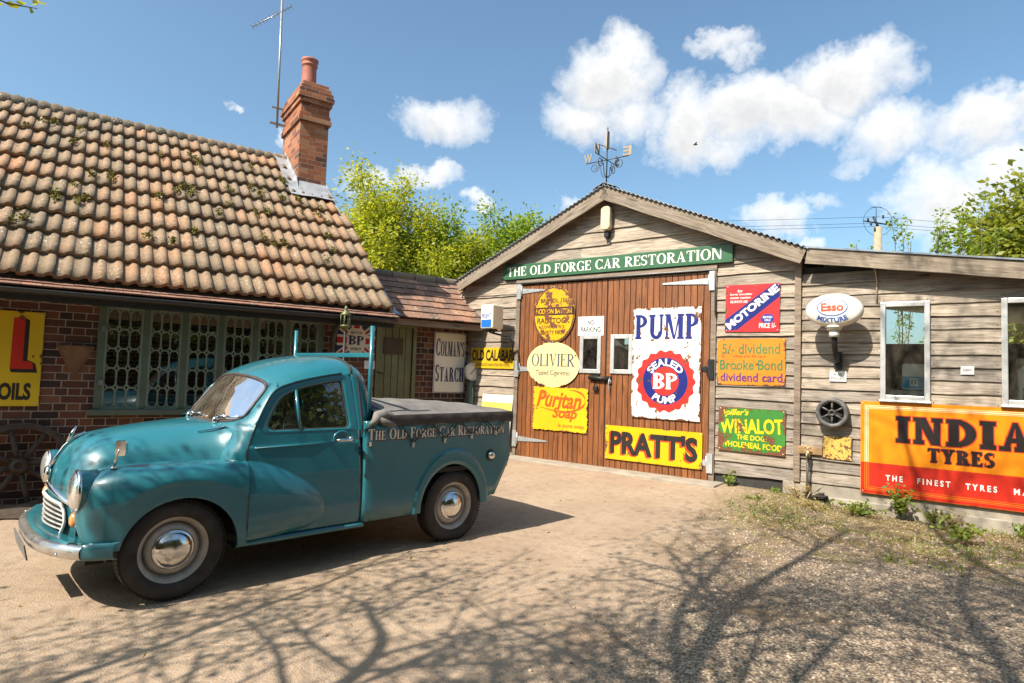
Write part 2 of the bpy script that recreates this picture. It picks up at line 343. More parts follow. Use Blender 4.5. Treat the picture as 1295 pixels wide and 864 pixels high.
# ------------------------------------------------------------------ ground
def ground_mat():
    m, t = newmat('yard_surface'); o = t.tc(); x, y, z = t.sep(o)
    # boundary between the worn tarmac drive and the gravelled, mossy corner on the right
    nb = t.noise(o, .8, 5, .6); nb2 = t.noise(o, 4, 4, .6)
    dline = t.m('ADD', t.m('MULTIPLY', t.m('SUBTRACT', x, .2), .875), t.m('MULTIPLY', t.m('SUBTRACT', y, 2.9), -.485))
    g = t.mr(t.m('ADD', dline, t.m('ADD', t.m('MULTIPLY', t.m('SUBTRACT', nb, .5), 1.6), t.m('MULTIPLY', t.m('SUBTRACT', nb2, .5), .7))), -.35, .5)
    # drive: pale dusty tarmac with stones showing
    n1 = t.noise(o, 1.1, 6, .6); n2 = t.noise(o, 55, 4, .7); n3 = t.noise(o, 9, 5, .65)
    v = t.n('ShaderNodeTexVoronoi', {'Vector': o, 'Scale': 95.}); st = t.sep(v.outputs[1])[0]
    dr = t.mix(t.mr(n1, .32, .68), (.275, .188, .118), (.385, .278, .185))
    dr = t.mix(t.mr(n3, .48, .74, 0, .65), dr, (.15, .102, .066))
    dr = t.mix(t.mr(st, .25, .9, 0, .32), dr, t.mix(t.mr(n2, .4, .6), (.17, .14, .115), (.52, .46, .39)))
    cr = t.n('ShaderNodeTexVoronoi', {'Vector': t.vm('ADD', o, t.vm('MULTIPLY', t.noise(o, 3, 4, out=1), (.5, .5, 0))), 'Scale': 1.1}, feature='DISTANCE_TO_EDGE')
    dr = t.mix(t.m('MULTIPLY', t.mr(cr.outputs[0], .0, .012, .5, 0), t.mr(n1, .45, .6)), dr, (.12, .09, .07))
    # gravel: loose stones, soil and moss between
    v2 = t.n('ShaderNodeTexVoronoi', {'Vector': o, 'Scale': 62.}); c2 = t.sep(v2.outputs[1])
    gr = t.ramp(c2[0], [(0, (.14, .095, .06)), (.35, (.31, .228, .152)), (.7, (.40, .30, .205)), (1, (.49, .39, .28))])
    gr = t.mix(t.mr(v2.outputs[0], .35, .75), gr, (.10, .075, .055))
    soil = t.mix(t.mr(n3, .3, .7), (.11, .07, .04), (.26, .175, .10))
    gr = t.mix(t.mr(t.m('ADD', nb, t.m('ADD', t.mr(y, 4.5, 7.5, -.04, .12), t.mr(dline, .0, 1.0, .08, 0))), .52, .66), gr, soil)
    mossy = t.mr(t.m('ADD', t.noise(o, 2.3, 5, .65), t.mr(y, 4, 7.3, -.1, .18)), .53, .66)
    gr = t.mix(t.m('MULTIPLY', mossy, .72), gr, t.mix(t.mr(n2, .35, .65), (.10, .095, .022), (.27, .19, .065)))
    oil = t.m('MULTIPLY', t.mr(t.noise(o, 1.7, 5, .62), .60, .72), t.mr(t.noise(o, 8, 4), .3, .6)); dr = t.mix(t.m('MULTIPLY', oil, .6), dr, (.10, .078, .058))
    trk = t.noise(t.vm('MULTIPLY', t.n('ShaderNodeMapping', {'Vector': o, 'Rotation': (0, 0, radians(-52))}).outputs[0], (.35, 3.2, 1)), 1.1, 4, .55); dr = t.mix(t.mr(trk, .5, .66, 0, .4), dr, (.35, .265, .19))
    c = t.mix(g, dr, gr)
    h = t.m('ADD', t.m('MULTIPLY', n2, .35), t.m('ADD', t.m('MULTIPLY', t.m('SUBTRACT', 1, v2.outputs[0]), t.m('MULTIPLY', g, 1.1)), t.m('ADD', t.m('MULTIPLY', n3, .8), t.m('MULTIPLY', v.outputs[0], .35))))
    t.bsdf(c, .93, 0, t.bump(h, .55, .018)); return m
M['yard'] = ground_mat()
b = MB()
def zg(x, y):  # gentle unevenness of the yard
    s_ = (x - .174) * .8017 - (y - 10.888) * .5977; k = min(1, max(0, (s_ - 3.9) / 2.2)); n_ = min(1, max(0, 1 - ((x - .174) * -.5977 - (y - 10.888) * .8017 - 1.) / 3.5))
    return -.12 * k * k * (3 - 2 * k) * n_ + .012 * sin(x * 1.7 + y * .6) * cos(y * 1.3 - x * .4) + .006 * sin(4.1 * x + 2) * sin(3.7 * y)
xs = [-400, -120, -40, -15] + [-9 + .25 * i for i in range(81)] + [15, 40, 120, 400]; ys = [-400, -120, -40, -12] + [-5 + .25 * i for i in range(81)] + [20, 45, 120, 700]
b.grid([[(x, y, zg(x, y) if -9 < x < 11 and -5 < y < 15 else 0) for x in xs] for y in ys])
tag(b.build('ground', M['yard']), kind='structure')
# dark soil bed along the foot of the cottage wall
b = MB(); b.grid([[tuple(C0 + CX * t_ - CY * (o_ + (.05 * sin(t_ * 7) + .03 * sin(t_ * 17) if o_ > .3 else 0)) + Vector((0, 0, (.028 if .1 < o_ < .6 else .014) + .008 * sin(t_ * 11 + o_ * 9)))) for t_ in np.linspace(-4, 1.9, 80)] for o_ in (.62, .50, .30, .12, -.02)])
tag(b.build('soil', simple('dark_soil', (.055, .038, .026), .95, var=.4, scale=14, bump=.9, bscale=60)), kind='structure')
# concrete threshold strip in front of the big doors
b = MB(); b.box(-.35, -.42, -.05, 3.6, .1, .03)
tag(b.build('path', M['concrete'], None, S0, A_S, BEV(.01)), kind='structure')

# ------------------------------------------------------------------ the timber workshop
shop = thing('workshop', 'silver grey weatherboarded workshop with a low gable and brown double doors', 'workshop', S0, A_S)
NAILS = []; M['pipe_nail'] = simple('rusty_nail', (.05, .032, .022), .8)
def boards(mb, s0, s1, z0, z1, ex, phase=0., out=.0, waney=.007, lim=None):
    """overlapping horizontal boards filling s0..s1, z0..z1 (local x, z); lim(z) gives the allowed s range (gable)"""
    k = math.floor((z0 - phase) / ex)
    while phase + k * ex < z1 - .005:
        za, zb = max(z0, phase + k * ex), min(z1, phase + (k + 1) * ex) ; k += 1
        if zb - za < .012: continue
        cuts = [s0]
        while cuts[-1] < s1:
            cuts.append(min(s1, cuts[-1] + random.uniform(1.9, 3.4)))
            if s1 - cuts[-1] < .5: cuts[-1] = s1
        for a, c in zip(cuts[:-1], cuts[1:]):
            t = rt(); n = max(2, int((c - a) / .16)); top = []; bot = []; ph = random.uniform(0, 9); sag = random.uniform(-.006, .006)
            for i in range(n + 1):
                s_ = a + (c - a) * i / n
                wv = waney * (sin(s_ * 5 + ph) * .6 + sin(s_ * 13 + 2 * ph) * .4) + sag * (i / n - .5)
                lo = za + wv - .012; hi = zb + .012
                sa, sb = s_, s_
                if lim:
                    l0, l1 = lim(za); sa = min(max(s_, l0), l1); l0, l1 = lim(min(zb, 9)); sb = min(max(s_, l0), l1)
                bot.append((sa, lo)); top.append((sb, hi))
            if lim and (bot[-1][0] - bot[0][0] < .02): continue
            P = []; uv = []
            o1 = out + random.uniform(.030, .040); o2 = out + .010
            for (sb_, zl), (st_, zh) in zip(bot, top):
                P += [(sb_, -o1 + .02, zl), (sb_, -o1, zl + .002), (st_, -o2, zh)]
            F = []; U = []
            for i in range(n):
                q = 3 * i
                for r_ in (0, 1):
                    F.append((q + r_, q + 3 + r_, q + 4 + r_, q + 1 + r_))
                    U.append([(P[v_][0], P[v_][2] - za) for v_ in F[-1]])
            for q_ in (.03, c - a - .03) + ((.5 * (c - a),) if c - a > 1.5 else ()):
                if not lim or lim(zb - .03)[0] + .05 < a + q_ < lim(zb - .03)[1] - .05: NAILS.append(((a + q_, -(out + .033), za + .028), 0))
            F += [(0, 1, 2), (3 * n + 2, 3 * n + 1, 3 * n)]; U += [[(0, 0), (.01, 0), (.01, .1)], [(0, 0), (.01, 0), (.01, .1)]]
            mb.add(P, F, 0, t, False, U)
DOOR_S = (-.02, 3.38); DTOP = 3.03; RS = .435
def roofz(s_): return 4.46 - RS * abs(s_ - 1.70) if s_ < 4.62 else 3.165 - .16 * (s_ - 4.66)
wl = MB()
boards(wl, -1.5, -.12, .17, 2.9, .205)
boards(wl, 3.47, 4.51, .17, 3.14, .176, .17)
gl = lambda z: (1.70 - max(0, (4.40 - z)) / RS, 1.70 + max(0, (4.40 - z)) / RS)
boards(wl, -1.5, 1.72, 2.9 + .24, 4.40, .225, .02, lim=lambda z: (max(-1.5, gl(z)[0]), min(4.58, gl(z)[1])))
boards(wl, 1.721, 4.55, 2.9 + .24, 4.40, .225, .05, lim=lambda z: (max(-1.5, gl(z)[0]), min(4.58, gl(z)[1])))
boards(wl, -1.5, -.12, 2.9, 3.14, .2, .1, lim=lambda z: (max(-1.5, gl(z)[0]), 4.58))
E1 = .152
W1 = (5.50, 6.01, 1.294, 2.49); W2 = (6.67, 7.2, 1.294, 2.49)
for a, c, z0, z1 in ((4.60, W1[0], .19, 2.9), (W1[0], W1[1], .19, W1[2]), (W1[0], W1[1], W1[3], 2.9), (W1[1], W2[0], .19, 2.9), (W2[0], W2[1], .19, W2[2]), (W2[0], W2[1], W2[3], 2.75), (W2[1], 9.0, .19, 2.5)):
    boards(wl, a, c, z0, z1, E1, .19, lim=lambda z: (-9, 4.6 + max(0., (3.15 - z) / .16)))
wl.build('wall', M['clap'], shop)
nl = MB()
for P_, F_ in NAILS: nl.lathe([(.0055, 0), (.004, .0025), (0, .003)], 6, '-Y', P_, caps=False)
nl.build('nails', M['pipe_nail'], shop)['kind'] = 'stuff'
# carcass behind the boards: side and back walls, floorless, so the inside is naturally dark
cb = MB()
cb.box(-1.5, .0, 0, -1.45, 7, 3.0); cb.box(-1.5, 6.9, 0, 9, 7, 2.4); cb.box(8.95, .0, 0, 9, 7, 2.3)
for a, c, z0, z1 in ((-1.45, -.1, 0, 3.1), (-.1, 3.45, 3.05, 3.2), (3.45, W1[0], 0, 3.0), (W1[0], W1[1], 0, W1[2]), (W1[0], W1[1], W1[3], 2.85), (W1[1], W2[0], 0, 2.7), (W2[0], W2[1], 0, W2[2]), (W2[0], W2[1], W2[3], 2.65), (W2[1], 8.95, 0, 2.4)):
    cb.box(a, .012, z0, c, .06, z1)
cb.prism([(-1.4, 3.101), (1.70, 4.42), (4.60, 3.101)], .015, .055)
cb.build('lining', M['dark_inside'], shop)
# roof sheets, corrugations running along the building's rake edge
rf = MB()
for sgn, x_end in ((-1, -1.46), (1, 4.72)):
    rows = []; L = abs(x_end - 1.70); n = int(L / .0125)
    for i in range(n + 1):
        s_ = 1.70 + sgn * L * i / n; z = 4.535 - RS * L * i / n + .014 * cos(2 * pi * L * i / n / .076)
        rows.append([(s_, -.27, z), (s_, 7.1, z)])
    rf.grid(rows if sgn > 0 else rows[::-1])
rf.build('roof', M['roof_metal'], shop, mods=[('SOLIDIFY', dict(thickness=.006, offset=1))])
rc = MB(); rc.hexa([(1.50, -.28, 4.475), (1.70, -.28, 4.565), (1.50, 7.1, 4.475), (1.70, 7.1, 4.565), (1.50, -.28, 4.485), (1.70, -.28, 4.575), (1.50, 7.1, 4.485), (1.70, 7.1, 4.575)])
rc.hexa([(1.70, -.28, 4.565), (1.90, -.28, 4.475), (1.70, 7.1, 4.565), (1.90, 7.1, 4.475), (1.70, -.28, 4.575), (1.90, -.28, 4.485), (1.70, 7.1, 4.575), (1.90, 7.1, 4.485)])
rc.build('ridge_cap', M['roof_metal'], shop)
lr = MB(); lr.hexa([(4.66, -.26, 3.225), (9.05, -.26, 2.523), (4.66, 7.1, 3.225), (9.05, 7.1, 2.523), (4.66, -.26, 3.245), (9.05, -.26, 2.543), (4.66, 7.1, 3.245), (9.05, 7.1, 2.543)])
lr.build('lean_to_roof', M['roof_metal'], shop)
def beam(name, p, q, depth, th=.035, y=-.2, mat='barge', par=shop):
    mb = MB(); n = 14; t = rt(.3, .9); d = Vector((q[0] - p[0], q[1] - p[1])); L = d.length; d /= L; nn = Vector((-d.y, d.x)); P = []; F = []; U = []
    for i in range(n + 1):
        c = Vector(p) + d * L * i / n; w_ = .004 * sin(i * 2.1 + t[1] * 9)
        a = c + nn * w_; bt = c - nn * (depth + w_)
        P += [(a.x, y - th, a.y), (bt.x, y - th, bt.y), (bt.x, y, bt.y), (a.x, y, a.y)]
    for i in range(n):
        for k in range(4):
            f = (4 * i + k, 4 * i + (k + 1) % 4, 4 * i + 4 + (k + 1) % 4, 4 * i + 4 + k); F.append(f)
            u0, u1 = L * i / n, L * (i + 1) / n; v0, v1 = (0, depth) if k % 2 == 0 else (0, th); U.append([(u0, v0), (u0, v1), (u1, v1), (u1, v0)])
    F += [(3, 2, 1, 0), (4 * n, 4 * n + 1, 4 * n + 2, 4 * n + 3)]; U += [[(0, 0), (0, .1), (.03, .1), (.03, 0)]] * 2
    mb.add(P, F, 0, t, False, U); return mb.build(name, M[mat], par)
beam('bargeboard', (-1.42, 3.175), (1.698, 4.515), .205); beam('bargeboard', (1.702, 4.515), (4.69, 3.21), .205)
beam('fascia', (4.70, 3.212), (9.05, 2.516), .19, y=-.205)
for a, c in (((-1.42, 3.0), (1.70, 4.32)), ((1.70, 4.32), (4.66, 3.0))):   # soffit boards under the overhang
    mb = MB(); mb.hexa([(a[0], -.2, a[1] + .1), (c[0], -.2, c[1] + .1), (a[0], .0, a[1] + .1), (c[0], .0, c[1] + .1), (a[0], -.2, a[1] + .12), (c[0], -.2, c[1] + .12), (a[0], .0, a[1] + .12), (c[0], .0, c[1] + .12)])
    mb.build('soffit', M['postw'], shop)
mb = MB(); mb.box(4.515, -.07, .17, 4.595, .0, 3.1, 0, rt(.3, .6)); mb.build('corner_post', M['postw'], shop, mods=BEV(.006))
mb = MB(); mb.box(-.115, -.05, .02, -.03, .02, 3.14, 0, rt(.1, .3)); mb.build('door_post', M['postw'], shop, mods=BEV(.005))
mb = MB(); mb.box(3.385, -.05, .02, 3.465, .02, 3.14, 0, rt(.1, .3)); mb.build('door_post', M['postw'], shop, mods=BEV(.005))
mb = MB(); mb.box(-.12, -.06, 3.055, 3.47, .02, 3.138, 0, rt(.5, .9)); mb.build('door_lintel', M['postw'], shop, mods=BEV(.005))
mb = MB(); mb.tube([(-.1, -.075, 3.075), (3.44, -.075, 3.06), (3.46, -.075, 2.4)], .012); mb.build('conduit', M['grey_metal'], shop)
# plinth
mb = MB(); mb.box(3.47, .0, -.1, 4.38, .05, .19); mb.build('plinth_board', M['tar'], shop)
mb = MB(); mb.box(4.382, -.045, -.1, 4.72, .05, .165); mb.box(4.722, -.02, -.3, 9.0, .05, .185); mb.box(4.74, -.09, -.3, 9.0, -.022, .03)
mb.build('plinth', M['concrete'], shop, mods=BEV(.012)); mb = MB(); mb.box(-1.5, -.02, -.1, -.12, .05, .16); mb.build('plinth', M['concrete'], shop, mods=BEV(.012))
# double doors
def leaf(s0, s1, cut):
    mb = MB(); n = int(round((s1 - s0) / .098)); wd = (s1 - s0) / n
    for i in range(n):
        a, c = s0 + i * wd + .004, s0 + (i + 1) * wd - .004; t = rt(.15, .85)
        segs = [(.02, DTOP)] if not (c > cut[0] and a < cut[1]) else [(.02, cut[2]), (cut[3], DTOP)]
        if len(segs) == 2 and (a < cut[0] or c > cut[1]):   # plank partly cut by the window: keep the sides
            if a < cut[0]: mb.box(a, -.035, cut[2], cut[0], 0, cut[3], 0, t)
            if c > cut[1]: mb.box(cut[1], -.035, cut[2], c, 0, cut[3], 0, t)
        for z0, z1 in segs:
            P = [(x, y, z) for z in (z0, z1) for y in (-.035, 0) for x in (a, c)]
            fs = [(0, 2, 3, 1), (4, 5, 7, 6), (0, 1, 5, 4), (2, 6, 7, 3), (0, 4, 6, 2), (1, 3, 7, 5)]
            mb.add(P, fs, 0, t, False, [[(P[k][2], P[k][0] + P[k][1]) for k in f] for f in fs])
    d = mb.build('door', M['door_wood'], shop, mods=BEV(.005, 2))
    bk = MB(); 
    for z0, z1 in ((.02, cut[2]), (cut[3], DTOP)): bk.box(s0, .004, z0, s1, .02, z1)
    bk.box(s0, .004, cut[2], cut[0], .02, cut[3]); bk.box(cut[1], .004, cut[2], s1, .02, cut[3]); bk.build('door_backing', M['dark_inside'], d)
    fr = MB(); a, c, z0, z1 = cut; g = .052
    fr.box(a - .015, -.058, z0 - .015, a + g, -.03, z1 + .015); fr.box(c - g, -.058, z0 - .015, c + .015, -.03, z1 + .015); fr.box(a + g, -.058, z0 - .015, c - g, -.03, z0 + g); fr.box(a + g, -.058, z1 - g, c - g, -.03, z1 + .015)
    fr.build('window_frame', M['alu'], d, mods=BEV(.006)); 
    gp = MB(); gp.add([(a, -.04, z0), (c, -.04, z0), (c, -.04, z1), (a, -.04, z1)], [(0, 1, 2, 3)]); gp.build('pane', M['pane_shed'], d)
    return d
d1 = leaf(-.02, 1.695, (1.235, 1.60, 1.525, 2.12)); d2 = leaf(1.71, 3.375, (1.80, 2.155, 1.53, 2.12))
mb = MB(); mb.box(1.697, -.03, .02, 1.708, .02, DTOP); mb.build('meeting_gap', M['dark_inside'], shop)
def hinge(par, x, z, sgn, L=.5, mat='galv'):
    mb = MB(); h = .085
    mb.prism([(x, z - h * .55), (x + sgn * L, z - .012), (x + sgn * L, z + .012), (x, z + h * .55)], -.048, -.038)
    mb.box(x - sgn * .09, -.075, z - .14, x - sgn * .005, -.052, z + .14); mb.tube([(x, -.055, z - .1), (x, -.055, z + .1)], .016)
    for k in (.08, .25, .4): mb.lathe([(.008, .0), (.006, .006)], 8, '-Y', (x + sgn * L * k / .5, -.048, z))
    mb.build('strap_hinge', M[mat], par)
hinge(d1, .0, 2.93, 1); hinge(d1, .0, 1.55, 1); hinge(d1, .0, .33, 1, .62); hinge(d2, 3.36, 2.9, -1, .72); hinge(d2, 3.36, 1.62, -1, .15, 'black_iron'); hinge(d2, 3.36, .28, -1, .45)
mb = MB(); mb.tube([(1.42, -.075, 1.44), (1.78, -.075, 1.425)], .03, 12); mb.box(1.44, -.06, 1.385, 1.6, -.034, 1.49); mb.box(1.73, -.06, 1.37, 1.82, -.034, 1.47)
mb.build('bolt', M['black_iron'], d1)
mb = MB(); mb.tube([(1.545 + .03 * cos(a), -.07, 1.30 + .035 * sin(a)) for a in np.linspace(0, pi, 9)], .007); mb.box(1.505, -.09, 1.235, 1.585, -.05, 1.3); mb.build('padlock', M['black_iron'], d1, mods=BEV(.008))
mb = MB(); mb.tube([(1.79, -.06, 1.44), (1.80, -.1, 1.4), (1.785, -.09, 1.33), (1.80, -.07, 1.18)], .009); mb.lathe([(.032, 0), (.032, .03)], 12, '-Y', (1.79, -.04, 1.385)); mb.build('latch', M['galv'], d2)
# casement windows of the lean-to
for (a, c, z0, z1) in (W1, W2):
    fr = MB(); g = .058; y0, y1 = -.075, .0
    fr.box(a, y0, z0, a + g, y1, z1); fr.box(c - g, y0, z0, c, y1, z1); fr.box(a + g, y0, z0, c - g, y1, z0 + g); fr.box(a + g, y0, z1 - g, c - g, y1, z1)
    fr.box(a - .01, -.1, z0 - .025, c + .01, -.0, z0 - .002); w_ = fr.build('window', M['alu'], shop, mods=BEV(.006))
    gp = MB(); gp.add([(a + .03, -.035, z0 + .03), (c - .03, -.035, z0 + .03), (c - .03, -.035, z1 - .03), (a + .03, -.035, z1 - .03)], [(0, 1, 2, 3)]); gp.build('pane', M['pane_shed'], w_)
    sb = MB(); sb.box(a - .1, .062, z0 - .06, c + .1, .5, z0 - .02); sb.build('inner_shelf', M['postw'], w_)

# ------------------------------------------------------------------ the brick cottage
cot = thing('cottage', 'long low brick cottage with a mossy clay pantile roof and tall chimney', 'cottage', C0, A_C)
VG = lambda y: 3.66 - .055 * (y + .3)
RP = .84   # roof pitch (tan)
wl = MB()
TH = .22
def wallbox(mb, t0, t1, z0, z1): mb.box(t0, 0, z0, t1, TH, z1)
WN = (.50, 2.85, .935, 2.065)
for a in ((-5, WN[0], -.2, 2.2), (WN[0], WN[1], -.2, WN[2]), (WN[0], WN[1], WN[3], 2.2), (WN[1], 3.545, -.2, 2.2)): wallbox(wl, *a)
wl.box(-5, 5.6, -.2, 3.64, 5.8, 2.2); wl.box(-5.0, TH, -.2, -4.8, 5.6, 2.2)
# right gable above the annex
P = [(3.64, .22, -.2), (3.64, 5.58, -.2), (3.64, 5.58, 2.3), (3.45, 2.75, 4.66), (3.64, .22, 2.5)]
wl.add(P + [(x - .2, y, z) for x, y, z in P], [(0, 1, 2, 3, 4), (9, 8, 7, 6, 5), (0, 5, 6, 1), (1, 6, 7, 2), (2, 7, 8, 3), (3, 8, 9, 4), (4, 9, 5, 0)])
wl.build('wall', M['brick'], cot)
# pantiles
def hprof(u):   # shallow pan, then a round roll whose right edge laps over the next pan
    if u < .50: return .007 - .007 * sin(pi * u / .5)
    return .007 + .024 * sin(pi * min(1, (u - .5) / .54)) ** .55
def pantiles(mb, t0, t1lim, cw, rows, y0, z0, tanp, ex):
    cosp = 1 / sqrt(1 + tanp * tanp); sinp = tanp * cosp
    for r in range(rows):
        for j in range(int((4.2 - t0) / cw)):
            ta = t0 + j * cw
            yb = y0 + r * ex * cosp
            if ta + cw > t1lim(yb) + .05: continue
            dl = random.uniform(-.006, .006); dz = random.uniform(-.005, .008); tl = random.uniform(-.05, .05); t = (max(0., min(1., random.gauss(.49, .15))), random.random(), random.random())
            nu = 17; P = []
            for (k, l, up) in ((0, -.02 + dl, 0.024), (1, -.025 + dl, .066), (2, ex * .5, .034), (3, ex + .03, .016)):
                for i in range(nu):
                    u = i / (nu - 1); x = ta + cw * (u * 1.04) + tl * (l / ex) * .1
                    h = hprof(u) + up + dz - (.0 if k else .0)
                    y = y0 + (r * ex + l) * cosp - sinp * h; z = z0 + (r * ex + l) * sinp + cosp * h
                    P.append((x, y, z))
            F = [(k * nu + i, k * nu + i + 1, (k + 1) * nu + i + 1, (k + 1) * nu + i) for k in range(3) for i in range(nu - 1)]
            mb.add(P, F[:nu - 1], 0, t, False); b0 = len(mb.v) - len(P)
            mb.add([], [], 0)
            for f in F[nu - 1:]:
                mb.f.append([b0 + k for k in f]); mb.mi.append(0); mb.tint.append(t); mb.sm.append(True); mb.uv.append(None)
            # closed side edge
            for k in range(2):
                mb.f.append([b0 + (k + 1) * nu, b0 + (k + 2) * nu, b0 + k * nu + nu, b0 + k * nu + nu][:3]); mb.mi.append(0); mb.tint.append(t); mb.sm.append(False); mb.uv.append(None)
pm = MB(); SLOPE = 3.2 * sqrt(1 + RP * RP); NR = 10; EX = SLOPE / NR - .004
pantiles(pm, -2.0, VG, .1405, NR, -.3, 2.215, RP, EX)
# solid deck under the tiles and the far slope
dk = [(-5, -.28, 2.20), (3.6, -.28, 2.20), (3.42, 2.9, 4.87), (-5, 2.9, 4.87)]
pm.add(dk, [(0, 1, 2, 3)], 0, (.2, .5, .5)); pm.add([(-5, 2.9, 4.88), (3.42, 2.9, 4.88), (3.6, 6.1, 2.2), (-5, 6.1, 2.2)], [(0, 1, 2, 3)], 0, (.3, .5, .5))
pm.add([(-5, -.3, 2.26), (-2.0, -.3, 2.26), (-2.0, 2.9, 4.93), (-5, 2.9, 4.93)], [(0, 1, 2, 3)], 0, (.4, .5, .5))
roof = pm.build('roof', M['pantile'], cot)
rd = MB()
for j in range(38):
    x0 = -2.0 + j * .1405
    if x0 > 2.95: break
    t = rt(.1, .9); R0 = []
    for x, rr in ((x0 - .01, .088), (x0 + .06, .112), (x0 + .135, .09)):
        R0.append([(x, 2.9 + rr * 1.15 * cos(a), 4.895 + rr * sin(a)) for a in np.linspace(-.5, pi + .5, 11)])
    rd.grid(R0, 0, t)
rd.build('ridge_tile', M['ridgetile'], roof)
# verge mortar
vm_ = MB(); vm_.hexa([(3.60, -.3, 2.12), (3.655, -.3, 2.12), (3.41, 2.9, 4.82), (3.465, 2.9, 4.82), (3.60, -.3, 2.255), (3.655, -.3, 2.255), (3.41, 2.9, 4.95), (3.465, 2.9, 4.95)]); vm_.build('verge', M['concrete'], roof)
# two courses of plain tiles at the eaves, gutter
def plain(mb, t0, t1, rows, y0, z0, tanp, ex, cw=.165, jit=.003, th=.014, t1f=None):
    cosp = 1 / sqrt(1 + tanp * tanp); sinp = tanp * cosp
    for r in range(rows):
        x = t0 - (cw / 2 if r % 2 else 0)
        while x < t1:
            a, c = max(x, t0) + .002, min(x + cw, t1) - .002; x += cw
            if c - a < .02: continue
            t = rt(); d = random.uniform(-jit, jit) * 2; hz = random.uniform(0, jit); P = []
            for l, h0 in ((-.01 + d, .022 + hz), (ex + .04, .004)):
                for hh in (h0, h0 + th):
                    for xx in (a, c): P.append((xx, y0 + (r * ex + l) * cosp - sinp * hh, z0 + (r * ex + l) * sinp + cosp * hh))
            mb.add(P, [(0, 1, 3, 2), (2, 3, 7, 6), (0, 2, 6, 4), (1, 5, 7, 3)], 0, t)
et = MB(); plain(et, -2.2, 3.66, 2, -.475, 2.095, .42, .10, .16); et.add([(-5, -.46, 2.085), (3.66, -.46, 2.085), (3.66, -.2, 2.2), (-5, -.2, 2.2)], [(0, 1, 2, 3)], 0, (.2, .3, .3)); et.build('eave_tiles', M['eavetile'], roof)
gt = MB(); R0 = []
for x in np.linspace(-5, 3.62, 30): R0.append([(x, -.475 + .052 * cos(a), 2.088 + .052 * sin(a)) for a in np.linspace(pi, 2 * pi, 9)])
gt.grid(R0); gt.box(-5, -.425, 1.985, 3.62, -.405, 2.085); gt.build('gutter', M['black_plastic'], cot, mods=[('SOLIDIFY', dict(thickness=.006))])
sf = MB(); sf.box(-5, -.404, 2.06, 3.64, -.002, 2.075); sf.build('soffit', M['postw'], cot)
bt = MB(); rb = random.Random(3)
for k in range(14): bt.box(-1.0 + k * .34, -.40, 2.0, -.93 + k * .34, -.01, 2.055)
bt.build('rafter_feet', M['postw'], cot)
# chimney
ch = MB(); CX0, CX1, CY0, CY1 = 3.0, 3.455, 2.14, 3.16
def course(mb, z0, z1, g): mb.box(CX0 - g, CY0 - g, z0, CX1 + g, CY1 + g, z1)
course(ch, 3.3, 5.38, 0); course(ch, 5.382, 5.46, .035); course(ch, 5.462, 5.53, .02); course(ch, 5.532, 5.68, .003); course(ch, 5.682, 5.755, .035); course(ch, 5.757, 5.83, .06); course(ch, 5.832, 5.905, .045); course(ch, 5.907, 5.98, .015); course(ch, 5.982, 6.05, -.02)
chim = ch.build('chimney', M['brick_red'], cot, mods=BEV(.008, 2))
fl = MB(); fl.lathe([(.15, 6.05), (.14, 6.10), (.135, 6.14)], 20, 'Z', (3.2, 2.5, 0)); fl.build('flaunching', M['concrete'], chim)
po = MB(); po.lathe([(.118, 6.07), (.128, 6.10), (.118, 6.2), (.112, 6.4), (.115, 6.44), (.128, 6.45), (.13, 6.47), (.118, 6.48), (.12, 6.51), (.138, 6.53), (.138, 6.56), (.12, 6.565), (.10, 6.565), (.095, 6.4)], 28, 'Z', (3.2, 2.5, 0), caps=False); po.build('chimney_pot', M['terracotta'], chim)
ld = MB()
def slopept(t_, y_, h=.07): return (t_, y_, 2.26 + RP * (y_ + .3) + h)
ld.grid([[slopept(2.80, 2.0, .065), slopept(2.80, 2.9, .065)], [slopept(2.90, 2.0, .05), slopept(2.90, 2.9, .05)], [slopept(2.985, 1.98, .05), slopept(2.985, 2.9, .05)], [(2.992, 2.12, 4.44), (2.992, 2.95, 5.10)]], smooth=False)
ld.grid([[slopept(2.83, 1.80, .06), slopept(3.0, 1.78, .07), slopept(3.2, 1.8, .075), slopept(3.5, 1.8, .07), slopept(3.56, 1.80, .04)], [slopept(2.83, 2.0, .06), slopept(3.0, 2.0, .06), slopept(3.2, 2.0, .06), slopept(3.5, 2.0, .06), slopept(3.54, 2.05, .04)], [(2.99, 2.132, 4.40), (3.1, 2.132, 4.40), (3.2, 2.132, 4.4), (3.42, 2.132, 4.4), (3.465, 2.132, 4.4)]], smooth=False)
ld.grid([[slopept(3.55, 2.0, .0), slopept(3.50, 2.9, .0)], [(3.462, 2.13, 4.42), (3.462, 2.95, 5.1)]], smooth=False)
ld.build('lead_flashing', M['lead'], chim, mods=[('SOLIDIFY', dict(thickness=.006))])
